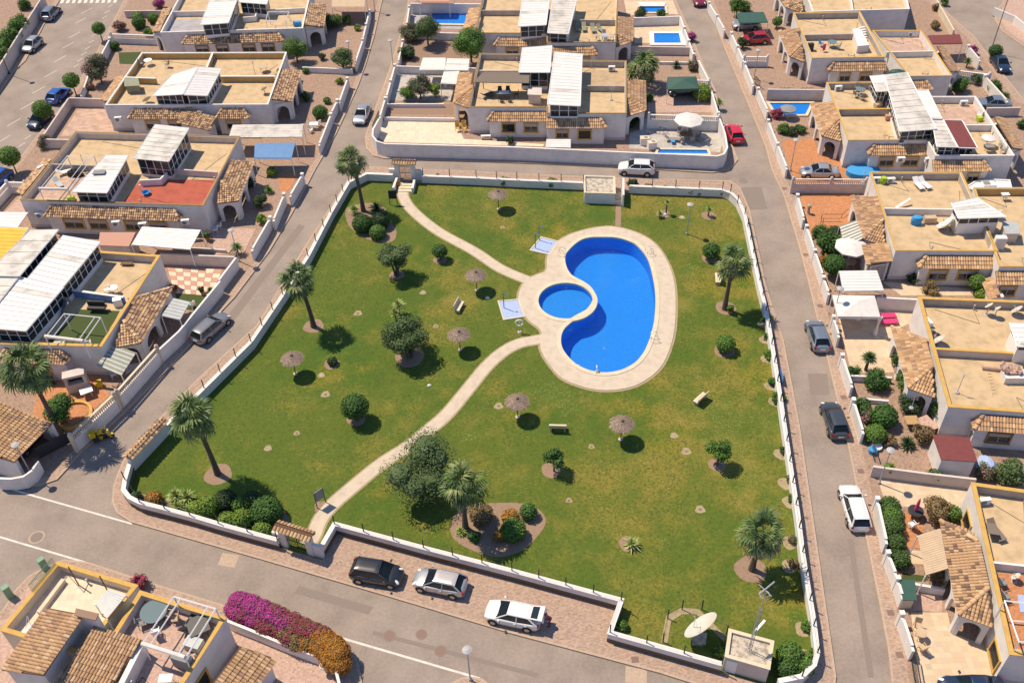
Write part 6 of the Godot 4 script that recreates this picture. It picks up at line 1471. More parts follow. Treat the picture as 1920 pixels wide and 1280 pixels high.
	spiky("yucca","yellowish spiky yucca beside the north western palm trunk",V(-16.98,-90.19),0.85,"yucca",{"stem": 0.6}); spiky("agave","dark spiky fan plant behind the north western shrubs",V(-14.56,-90.45),1.1,"dark",{"stem": 0.4})
	spiky("yucca","spiky yucca standing just above the double crowned tree",V(-10.97,-73.04),0.9,"yucca",{"stem": 1.2}); spiky("yucca","smaller spiky yucca left of the double crowned tree",V(-11.29,-72.27),0.7,"yucca",{"stem": 0.9})
	# gravel bed
	bush("red_shrub","dark reddish round shrub beside the southern palm",V(-2.92,-47.88),1.0,0.85,"russet"); bush("clipped_shrub","bright green shrub in the southern gravel bed",V(-0.41,-46.23),1.05,0.8,"fresh"); bush("flower_shrub","orange flowering shrub in the southern gravel bed",V(-0.59,-47.52),0.75,0.7,"orange"); bush("clipped_shrub","small dark shrub at the right end of the southern gravel bed",V(0.83,-48.09),0.75,0.65,"ball"); bush("low_shrub","low orange tipped plant beneath the orange flowering shrub in the gravel bed",V(-1.59,-45.93),0.5,0.35,"orange",{"loose": 0.4}); bush("low_shrub","low green ground plant between the red shrub and the southern palm",V(-3.51,-46.11),0.5,0.3,"ball",{"loose": 0.4}); spiky("yucca","small spiky plant at the foot of the southern palm",V(-4.56,-46.66),0.6,"yucca")
	spiky("yucca","withered palm clump on the southern lawn",V(8.7,-44.89),0.95,"yucca",{"stem": 0.2,"n": 34})
	# south west corner
	bush("flower_shrub","orange flowering shrub in the south west corner",V(-29.63,-50.69),0.75,0.55,"orange"); bush("low_shrub","small dark shrub at the curve of the south west wall",V(-31.25,-51.2),0.5,0.4,"dark")
	spiky("yucca","pale spiky yucca at the top of the south west bed",V(-27.9,-50.94),0.95,"yucca",{"stem": 0.5}); spiky("yucca","pale spiky yucca right of the orange shrub",V(-26.99,-50.79),0.95,"yucca",{"stem": 0.5}); spiky("yucca","pale spiky yucca closest to the south western wall",V(-27.55,-49.95),0.8,"yucca",{"stem": 0.3})
	bush("clipped_shrub","tall bright green clipped shrub in the south west bed",V(-24.95,-49.52),0.95,0.8,"lime",{"squash": 1.05}); bush("clipped_shrub","lower lime shrub left of the tall clipped one",V(-26.08,-49.56),0.75,0.55,"lime"); bush("clipped_shrub","dark clipped shrub in the south western palm's shadow",V(-23.7,-50.21),0.95,0.75,"dark"); bush("clipped_shrub","narrow green shrub between the dark and the large clipped shrubs",V(-22.45,-49.78),0.7,0.7,"fresh"); bush("clipped_shrub","lime shrub touching the south western wall",V(-23.21,-48.33),0.75,0.6,"lime"); bush("clipped_shrub","oval green shrub between two lime ones by the south wall",V(-21.91,-48.22),0.85,0.8,"lime",{"squash": 1.05}); bush("clipped_shrub","largest dense green shrub left of the south gate",V(-20.04,-48.77),1.35,0.95,"ball"); bush("clipped_shrub","bright lime shrub beside the grey agave at the south gate",V(-20.22,-47.22),0.8,0.6,"lime"); spiky("agave","grey green agave beside the south gate",V(-18.93,-47.12),0.85,"olive",{"n": 80,"stem": 0.35}); bush("clipped_shrub","dark shrub behind the narrow green one in the palm shadow",V(-21.46,-50.12),0.85,0.7,"dark")
	# south east corner
	bush("clipped_shrub","large round bright shrub beside the south east hut",V(18.55,-34.8),1.0,0.9,"fresh"); bush("clipped_shrub","lower round shrub in the south east corner curve",V(18.21,-33.93),0.9,0.6,"ball"); bush("clipped_shrub","green shrub against the eastern wall beside the large round one",V(19.4,-34.12),0.8,0.6,"fresh"); bush("low_shrub","small shrub inside the parking bay corner wall",V(7.17,-37.83),0.5,0.35,"fresh"); bush("low_shrub","small shrub beside the wall of the south east hut",V(13.87,-35.55),0.5,0.4,"fresh")
	# along the northern wall
	var N := [[V(-12.62,-95.46),0.45,"orange","orange flowering bush left of the north gate"],[V(-7.93,-96.59),0.4,"ball","first green bush right of the north gate"],[V(-5.63,-96.01),0.28,"dark","tiny bush along the northern wall"],[V(-0.17,-95.02),0.6,"fresh","round bright bush behind the northern straw parasol"],[V(1.91,-94.78),0.35,"ball","small bush right of the northern straw parasol"],[V(5.18,-94.26),0.62,"fresh","bright bush left of the pump house"],[V(6.82,-94.16),0.4,"russet","brownish bush close to the pump house"],[V(14.32,-93.27),0.65,"dark","tall dark bush right of the pump house"],[V(16.04,-92.95),0.45,"russet","second bush right of the pump house"],[V(17.77,-92.42),0.45,"dark","third bush right of the pump house"],[V(19.23,-92.12),0.5,"dark","fourth bush right of the pump house"],[V(20.63,-91.83),0.5,"orange","orange bush in the row right of the pump house"],[V(21.53,-91.46),0.35,"russet","low bush left of the corner orange bush"],[V(24.17,-91.2),0.55,"orange","orange bush in the north east corner"]]
	for n in N: bush("wall_shrub",n[3],n[0],n[1],n[1] * 0.85,n[2],{"loose": 0.3,"group": "bushes along the northern garden wall"})
	# along the eastern wall
	var E := [[V(24.54,-69.93),0.5,"fresh"],[V(24.21,-67.69),0.5,"ball"],[V(23.81,-65.1),0.55,"fresh"],[V(23.4,-61.66),0.5,"ball"],[V(23.35,-59.68),0.6,"ball"],[V(22.51,-53.67),0.4,"dark"],[V(22.16,-50.55),0.45,"rose"],[V(22.11,-48.65),0.45,"ball"],[V(21.21,-44.77),0.4,"rose"],[V(20.71,-42.64),0.4,"russet"],[V(20.47,-37.32),0.45,"fresh"],[V(20.1,-35.15),0.4,"fresh"]]
	var w := ["level with the southern half of the large pool","just below the large pool's ladder","beside the blue panel in the eastern wall","level with the dark parked hatchback's front","level with the dark parked hatchback's rear","in the first bare patch below the dark hatchback","with reddish flowers left of the white estate's front","beside the white estate car","with reddish flowers near the south eastern palm","in the shade of the south eastern palm","level with the dish mast","nearest the south eastern corner"]
	for k in E.size():
		surface("ground_patch","sandy patch under the eastern wall bush " + w[k],Array(circle(E[k][0] + V(-0.25,0.1),0.62,14,0.08)),0.0605 + 0.0005 * (k % 4),"sand")
		bush("wall_shrub","small bush under the eastern wall " + w[k],E[k][0],E[k][1],E[k][1] * 0.8,E[k][2],{"loose": 0.3,"group": "bushes along the eastern garden wall"})
	for y in [[V(16.59,-87.6),"stouter young yucca of the pair in a sandy ring",0.55,0.5],[V(17.36,-88.15),"taller young yucca of the pair in a sandy ring",0.45,1.6],[V(21.87,-87.49),"single young yucca in a sandy ring north of the lamp",0.55,0.9]]: spiky("young_yucca",y[1],y[0],y[2],"yucca",{"stem": y[3],"n": 40})
	pot("terracotta bowl at the foot of the eastern palm",V(21.29,-71.5),0.05,0.28,"fresh")
	plain("wall_panel_sheet","bright blue sheet hung on the eastern garden wall","sheet","blue_lining",func(m: MB) -> void: m.seg(V(23.97,-62.91) + V(0.2,0),V(23.88,-61.42) + V(0.2,0),0.04,0.15,1.0))

func grass() -> void:
	var b := MB.new(); b.colored = true
	for k in 4:
		var e := k * 1.7; var d := Vector3(cos(e),0,sin(e)); var s := Vector3(-d.z,0,d.x) * 0.022
		b.col = Color(0.8 + 0.1 * k,0.8 + 0.1 * k,0.8 + 0.1 * k)
		b.tri(d * 0.01 - s,d * 0.01 + s,d * (0.05 + 0.02 * k) + Vector3(0,0.09,0))
	var a0 := b.done(Vector3.ZERO).surface_get_arrays(0)
	var un := PackedVector3Array(); un.resize(b.v.size()); un.fill(Vector3.UP); a0[Mesh.ARRAY_NORMAL] = un
	var me := ArrayMesh.new(); me.add_surface_from_arrays(Mesh.PRIMITIVE_TRIANGLES,a0)
	var L := inset(park_line(),0.25); var D := inset(deck_line(),-0.15)
	var avoid := [smoothed([V(-11.92,-95.1),V(-11.68,-92.96),V(-10.46,-90.31),V(-7.61,-86.49),V(-3.72,-82.79),V(-0.84,-79.58),V(2.37,-77.25)],3,false),smoothed([V(3.57,-68.97),V(2.29,-68.66),V(0.75,-68.3),V(-0.79,-67.27),V(-2.45,-65.28),V(-4.25,-62.27),V(-5.97,-59.47),V(-7.59,-57.59),V(-9.22,-55.84),V(-11.37,-54.04),V(-13.29,-51.96),V(-15.09,-49.84),V(-15.87,-48.38),V(-16.2,-46.9),V(-16.67,-45.96)],3,false)]
	var f := FastNoiseLite.new(); f.seed = 12; f.frequency = 0.09; f.fractal_octaves = 3
	var g := FastNoiseLite.new(); g.seed = 31; g.frequency = 0.5
	var ts: Array[Transform3D] = []; var cs: Array[Color] = []
	var lo := L[0]; var hi := L[0]
	for q in L: lo = lo.min(q); hi = hi.max(q)
	for i in 130000:
		var p := V(rng.randf_range(lo.x,hi.x),rng.randf_range(lo.y,hi.y))
		if not Geometry2D.is_point_in_polygon(p,L) or Geometry2D.is_point_in_polygon(p,D): continue
		var ok := true
		for a in avoid:
			for j in range(1,a.size()):
				if Geometry2D.get_closest_point_to_segment(p,a[j - 1],a[j]).distance_to(p) < 0.7: ok = false; break
		if not ok: continue
		var dry := f.get_noise_2d(p.x,p.y) + 0.35 * g.get_noise_2d(p.x,p.y) + rng.randfn(0,0.12)
		var straw := dry + 0.006 * (p.x + 4) > 0.46 or rng.randf() < 0.02
		var k := rng.randf_range(0.8,1.2); var s := rng.randf_range(0.7,1.3) * (0.75 if straw else 1.0)
		ts.append(Transform3D(Basis(Vector3.UP,rng.randf() * TAU).scaled(Vector3(s,s * (0.25 if straw else 0.4),s)),up(p,0.045)))
		cs.append(Color(0.42 * k,0.33 * k,0.13 * k) if straw else Color(0.08 * k + clampf(dry,0,0.4) * 0.14,0.125 * k,0.014 * k))
	var mm := MultiMesh.new(); mm.transform_format = MultiMesh.TRANSFORM_3D; mm.use_colors = true; mm.mesh = me; mm.instance_count = ts.size()
	for i in ts.size(): mm.set_instance_transform(i,ts[i]); mm.set_instance_color(i,cs[i])
	var mi := MultiMeshInstance3D.new(); mi.multimesh = mm; mi.material_override = M.grass_blade; mi.name = "grass"; add_child(mi)
	tag(mi,"short grass tufts and dry straw blades over the pool garden lawn","grass","","stuff")

func yards() -> void:
	var Y := 0.135
	for s in [["cream tiled terrace inside the curved northern wall",[V(-15.41,-110.22),V(-6.18,-109.34),V(-5,-104.99),V(4.69,-103.15),V(4.54,-102.68),V(-14.63,-104.89),V(-16.07,-106.71),V(-16.15,-108.47)],"yard_cream"],["brown gravel bed between low white kerbs",[V(-14.93,-114.03),V(-6.47,-113.45),V(-6.35,-110.91),V(-15.24,-111.64)],"earth"],["grey paved courtyard under the white sails",[V(-14.28,-123.57),V(-6.65,-123.01),V(-6.62,-114.41),V(-14.93,-114.98)],"yard_grey"],["brown earth of the olive garden",[V(-13.77,-134.06),V(-5.33,-133.08),V(-5.52,-124.45),V(-14.02,-125.38)],"earth"],["grey paving round the far blue pool",[V(-13.38,-141.39),V(-5.41,-140.39),V(-5.5,-134.78),V(-12.93,-135.7)],"deck_grey"],["pale grey patio with the beige parasol",[V(15.7,-108.38),V(26.43,-107.4),V(26.35,-102.93),V(25.39,-100.03),V(14.81,-101.54)],"yard_grey"],["pink paved yard of the green covered car",[V(18.6,-114.02),V(26.7,-113.19),V(26.62,-109.19),V(18.07,-109.77)],"yard_pink"],["brown paved yard of the sago palm",[V(21.5,-122.77),V(26.35,-122.42),V(26.87,-118.23),V(19.86,-118.45)],"yard_brown"],["pale paving round the small northern pool",[V(19.36,-135.6),V(25.85,-135.09),V(26.51,-128.02),V(18.56,-128.63)],"yard_sand"],["pale paving of the far covered pool",[V(18.55,-142.5),V(25.83,-141.91),V(25.93,-137.18),V(18.48,-137.42)],"yard_sand"],
		["orange paved yard of the silver saloon",[V(34.02,-102.43),V(39.19,-102.09),V(39.89,-97.61),V(38.99,-93.89),V(32.77,-94.28),V(33.05,-101.54)],"yard_terra"],["plain orange paved yard below the balustrade",[V(32.74,-93.63),V(40.78,-93.13),V(38.49,-90.33),V(37.4,-83.3),V(32.1,-83.61),V(32.6,-90.48)],"yard_terra"],["sandy paving of the gazebo yard",[V(31.64,-71.58),V(39.85,-72.57),V(39,-69.63),V(36.43,-68.25),V(34.68,-62.6),V(30.67,-62.8)],"yard_sand"],["pale gravel court with flower pots",[V(29.54,-50.89),V(37.26,-49.88),V(35.57,-47.01),V(29.77,-47.78),V(29.37,-48.87)],"yard_sand"],["orange paved patio beside the long hedge",[V(29.88,-47.05),V(32,-47.06),V(30.97,-43.67),V(29.14,-43.84)],"yard_terra"],["sandy paved step below the orange patio",[V(29,-43.65),V(30.89,-43.43),V(30.5,-42.24),V(28.85,-42.4)],"yard_sand"],["mosaic floored patio behind the green topped store",[V(29.11,-40.2),V(31.14,-39.89),V(30.46,-38.14),V(28.45,-38.39)],"yard_pink"],["sandy driveway of the dark blue car",[V(28.24,-38.22),V(31.38,-38.1),V(31.3,-36.81),V(33.18,-36.73),V(33.35,-31.88),V(26.91,-32.11)],"yard_sand"],["sandy path in front of the parasol house",[V(37.28,-75.34),V(46.51,-73.59),V(46.08,-72.72),V(38.46,-73.13)],"yard_sand"],
		["green lawn square in the north western front garden",[V(-54.23,-131.19),V(-50.96,-131.11),V(-50.71,-127.45),V(-53.17,-127.79)],"turf"],["bare pink terrace beside the western avenue",[V(-55.27,-115.44),V(-51.82,-115.48),V(-47.69,-109.3),V(-55.56,-108.81)],"deck_pink"],["pink terrace at the western corner house",[V(-56.07,-96.18),V(-56.83,-92.76),V(-52.37,-91.48),V(-54.04,-94.15)],"yard_pink"],["orange paved courtyard with the ringed orange tree",[V(-43.67,-64.05),V(-39.37,-66.97),V(-36.78,-63.04),V(-39.27,-59.26),V(-42.94,-60.38)],"yard_terra"],["pinkish courtyard with the young palm",[V(-32.43,-88.32),V(-27.59,-88.04),V(-28.13,-83.8),V(-31.37,-83.53)],"yard_pink"],["green turf strip in the chequered courtyard",[V(-34.05,-77.37),V(-30.48,-76.84),V(-31.18,-74.51),V(-33.15,-75.02)],"turf"],["white floored strip under the striped awning",[V(-36.26,-67.54),V(-34.42,-69.27),V(-33.88,-68.51),V(-36.04,-65.75)],"white_clean"],["orange path into the western garden",[V(-26.81,-98.43),V(-24.28,-99.17),V(-24.73,-96.1),V(-25.63,-93.8)],"yard_terra"],["green turf strip by the low white wall",[V(28.67,-41.56),V(30.48,-41.21),V(30.13,-40.76),V(28.39,-40.92)],"turf"],["pale pink paving outside the south villa",[V(-19.76,-38.58),V(-13.63,-35.82),V(-13.05,-33.99),V(-18.64,-34.19)],"yard_pink"]]:
		surface("yard_floor",s[0],s[1],Y,s[2]); Y += 0.0007
	# chequered courtyard,tile by tile
	var t := thing("chequered_floor","chequered courtyard floor of pink and cream square tiles","floor",up(V(-32.7,-79.16),0.13)); t.set_meta("kind","thing")
	var A := V(-35.87,-81.7); var B := V(-29.93,-81.02); var Cc := V(-30.19,-76.75); var D := V(-34.07,-77.46)
	for i in 7:
		for j in 6:
			var q := PackedVector2Array()
			for c in [[0.02,0.02],[0.98,0.02],[0.98,0.98],[0.02,0.98]]:
				var u: float = (i + c[0]) / 7.0; var v: float = (j + c[1]) / 6.0
				q.append(A.lerp(B,u).lerp(D.lerp(Cc,u),v))
			var b := MB.new(); b.prism(q,0.1,0.15 + 0.002 * rng.randf()); part("tile",b,M.yard_cream if (i + j) % 2 else M.lid,t)
	for t2 in t.get_children():
		if (t2 as MeshInstance3D).material_override == M.lid: t2.material_override = M.tile_pink if M.has("tile_pink") else mat("tile_pink",C(0.5,0.27,0.2),0.85)
	# private pools: basin,water,coping
	for p in [["blue rectangular garden pool at the far end of the northern block",[V(-10.07,-140.04),V(-5.01,-139.64),V(-5.13,-136.13),V(-10.34,-136.71)],0.45],["small blue garden pool with white rim beside the northern block",[V(21.55,-131.02),V(25.06,-130.75),V(24.92,-127.82),V(21.25,-128.1)],0.6],["far covered garden pool of the northern block",[V(20.65,-139.94),V(24.24,-139.65),V(24.05,-137.69),V(20.42,-137.98)],0.4],["narrow blue patio pool behind the curved northern wall",[V(18.23,-100.84),V(23.86,-100.36),V(23.91,-99.55),V(18,-100.04)],0.3],["blue garden pool with ornaments wall in the eastern row",[V(33.55,-110.69),V(38.66,-110.34),V(37.34,-107.68),V(33.92,-107.79)],0.35]]:
		var P := PackedVector2Array(p[1]); var r := thing("garden_pool",p[0],"swimming pool",up(mid_of(P),0.12),"private garden pools")
		var b := MB.new(); ring(b,inset(P,-p[2]),p[2],0.1,0.32); part("coping",b,M.plastic_white if "white rim" in p[0] else M.coping,r)
		b = MB.new(); b.cap(P,0.175); part("basin_floor",b,M.pool_blue,r)
		b = MB.new()
		for i in P.size(): b.quad(up(P[i],0.17),up(P[(i + 1) % 4],0.17),up(P[(i + 1) % 4],0.29),up(P[i],0.29))
		part("basin_side",b,M.pool_blue,r)
		b = MB.new(); b.cap(P,0.25); part("water",b,M.water,r)
		if "far covered" in p[0]: b = MB.new(); b.slab([up(P[0],0.5) + Vector3(-0.3,0,-1.0),up(P[1],0.5) + Vector3(0.3,0,-1.0),up(P[1].lerp(P[2],0.1),0.4),up(P[0].lerp(P[3],0.1),0.4)],0.08); part("cover",b,M.panel,r)
	# canopies,carports,sheds
	canopy("carport","pale beige flat carport roof at the far western garden",[V(-24.91,-142.76),V(-19.89,-142.34),V(-19.64,-137.6),V(-24.39,-137.98)],[2.6,2.6,2.6,2.6],"canvas_tan",{"n": 1})
	canopy("ribbed_canopy","rust streaked white ribbed canopy in the western garden by the silver car",[V(-32.88,-105.96),V(-24.29,-105.51),V(-24.08,-102.75),V(-32.9,-103.21)],[2.6,2.6,2.5,2.5],"panel_worn",{"n": 8})
	canopy("blue_canopy","curved blue sheet canopy over the western driveway",[V(-29.38,-101.28),V(-24.59,-101.08),V(-24.72,-98.2),V(-29.1,-98.59)],[2.8,2.8,2.4,2.4],"blue_sheet",{"n": 1})
	canopy("ribbed_carport","white ribbed carport roof with a rusty corner in front of the red terrace house",[V(-38.76,-85.65),V(-32.35,-84.71),V(-32.85,-81.61),V(-39.21,-82.79)],[2.6,2.6,2.4,2.4],"panel",{"n": 8})
	canopy("ribbed_canopy","white ribbed canopy at the western edge beside the yellow roof",[V(-56.88,-89.43),V(-51.99,-89.04),V(-52.29,-86.1),V(-56.93,-86.37)],[2.6,2.6,2.5,2.5],"panel",{"n": 6})
	shed("shed with clay coloured ribbed roof beside the white carport",[V(-43,-85.02),V(-39.45,-84.82),V(-39.6,-82.8),V(-42.7,-83.16)],2.1,"pinkish","tile_pink")
	canopy("grey_canopy","small grey ribbed canopy over the chequered courtyard's door",[V(-32.75,-73.79),V(-31.06,-73.26),V(-31.56,-70.87),V(-33.4,-71.35)],[2.5,2.4,2.2,2.4],"grey_sheet",{"n": 6})
	canopy("striped_awning","olive striped awning with light slats before the western balustrade",[V(-36.72,-67.15),V(-34.46,-66.18),V(-35.09,-63.37),V(-37.64,-64.66)],[2.7,2.5,2.4,2.6],"olive_sheet",{"n": 12,"m2": "grey_sheet","posts": [1,2]})
	canopy("sail_frame","white sail canopy with a rust spot over the grey courtyard",[V(-10.49,-121.56),V(-7.44,-121.33),V(-7.49,-117.95),V(-10.83,-118.2)],[2.6,2.6,2.6,2.6],"canvas",{"n": 1}); canopy("sail_frame","rumpled white sail canopy beside the bright green tree",[V(-7.29,-121.17),V(-4.33,-121),V(-4.45,-117.97),V(-7.49,-117.81)],[2.6,2.5,2.4,2.6],"canvas",{"n": 2}); canopy("sail_frame","small white canopy beside the northern porch",[V(-7.63,-117.72),V(-5.62,-117.72),V(-5.71,-114.39),V(-7.97,-114.83)],[2.5,2.5,2.4,2.4],"canvas",{"n": 1})
	canopy("green_carport","dark green sheet carport in the far eastern garden",[V(33.06,-132.08),V(36.96,-132.11),V(36.98,-128.96),V(32.99,-128.94)],[2.4,2.4,2.3,2.3],"green_sheet",{"n": 1})
	canopy("green_canopy","dark green tarpaulin canopy over a parked car in the northern block",[V(21.06,-114.75),V(24.72,-114.63),V(24.67,-111.69),V(20.65,-111.71)],[2.2,2.2,2.1,2.1],"green_sheet",{"peak": 0.5})
	canopy("maroon_canopy","maroon sheet canopy in the eastern rear garden",[V(56.95,-122.91),V(61.22,-122.9),V(60.76,-120.35),V(56.87,-120.49)],[2.6,2.6,2.5,2.5],"maroon_sheet",{"n": 1})
	canopy("striped_awning","green and cream striped awning beside the brown porch roof",[V(34.12,-81.53),V(35.99,-82.16),V(35.91,-79.11),V(33.79,-78.26)],[2.6,2.8,2.8,2.4],"olive_sheet",{"n": 14,"m2": "canvas","posts": [0,3]})
	canopy("ribbed_canopy","white ribbed canopy between the parasol and the gazebo",[V(32.14,-74.27),V(35.8,-74.15),V(35.68,-71.33),V(31.79,-71.46)],[2.6,2.6,2.4,2.4],"panel",{"n": 7})
	canopy("gazebo","cream fabric gazebo with curtains in the eastern yard",[V(30.67,-70.93),V(34.59,-70.64),V(34.24,-67.6),V(30.36,-67.88)],[2.4,2.4,2.4,2.4],"canvas",{"peak": 0.55,"cat": "gazebo"})
	canopy("tan_awning","broad tan striped awning against the spotted porch roof",[V(29.78,-43.25),V(31.43,-43.51),V(30.82,-40.03),V(29.24,-39.82)],[2.4,2.85,2.85,2.4],"canvas_tan",{"n": 18,"posts": [0,3]})
	shed("white shed with a flat maroon roof in the eastern garden",[V(34.35,-53.03),V(36.96,-52.61),V(36.76,-50.3),V(34.19,-50.64)],2.1,"white","maroon_sheet",{"slope": 0.05})
	shed("small green topped store beside the street wall of the awning villa",[V(27.82,-40),V(28.63,-39.97),V(28.33,-38.55),V(27.57,-38.58)],1.2,"cream","green_sheet",{"slope": 0.1})
	var o := thing("tiled_store","small white outbuilding with a sloping clay tile roof beside the round tree","outbuilding",up(V(47.56,-73.29),0.12)); var b := MB.new(); b.prism(PackedVector2Array([V(46.22,-73.4),V(47.42,-73.67),V(47.23,-70.78),V(45.81,-70.54)]),0.1,1.6); part("wall",b,M.white_clean,o); tile_roof(o,[up(V(45.92,-73.18),1.65),up(V(45.62,-70.32),1.65),up(V(46.56,-70.39),2.1),up(V(46.86,-73.17),2.1)],"tan",false,0.3,0.36)
	canopy("far_roof","orange paved carport roof at the far top of the northern street",[V(-12.27,-143.21),V(-6.87,-142.77),V(-7.41,-138.58),V(-11.76,-138.93)],[2.6,2.6,2.5,2.5],"tile_pink",{"n": 1})

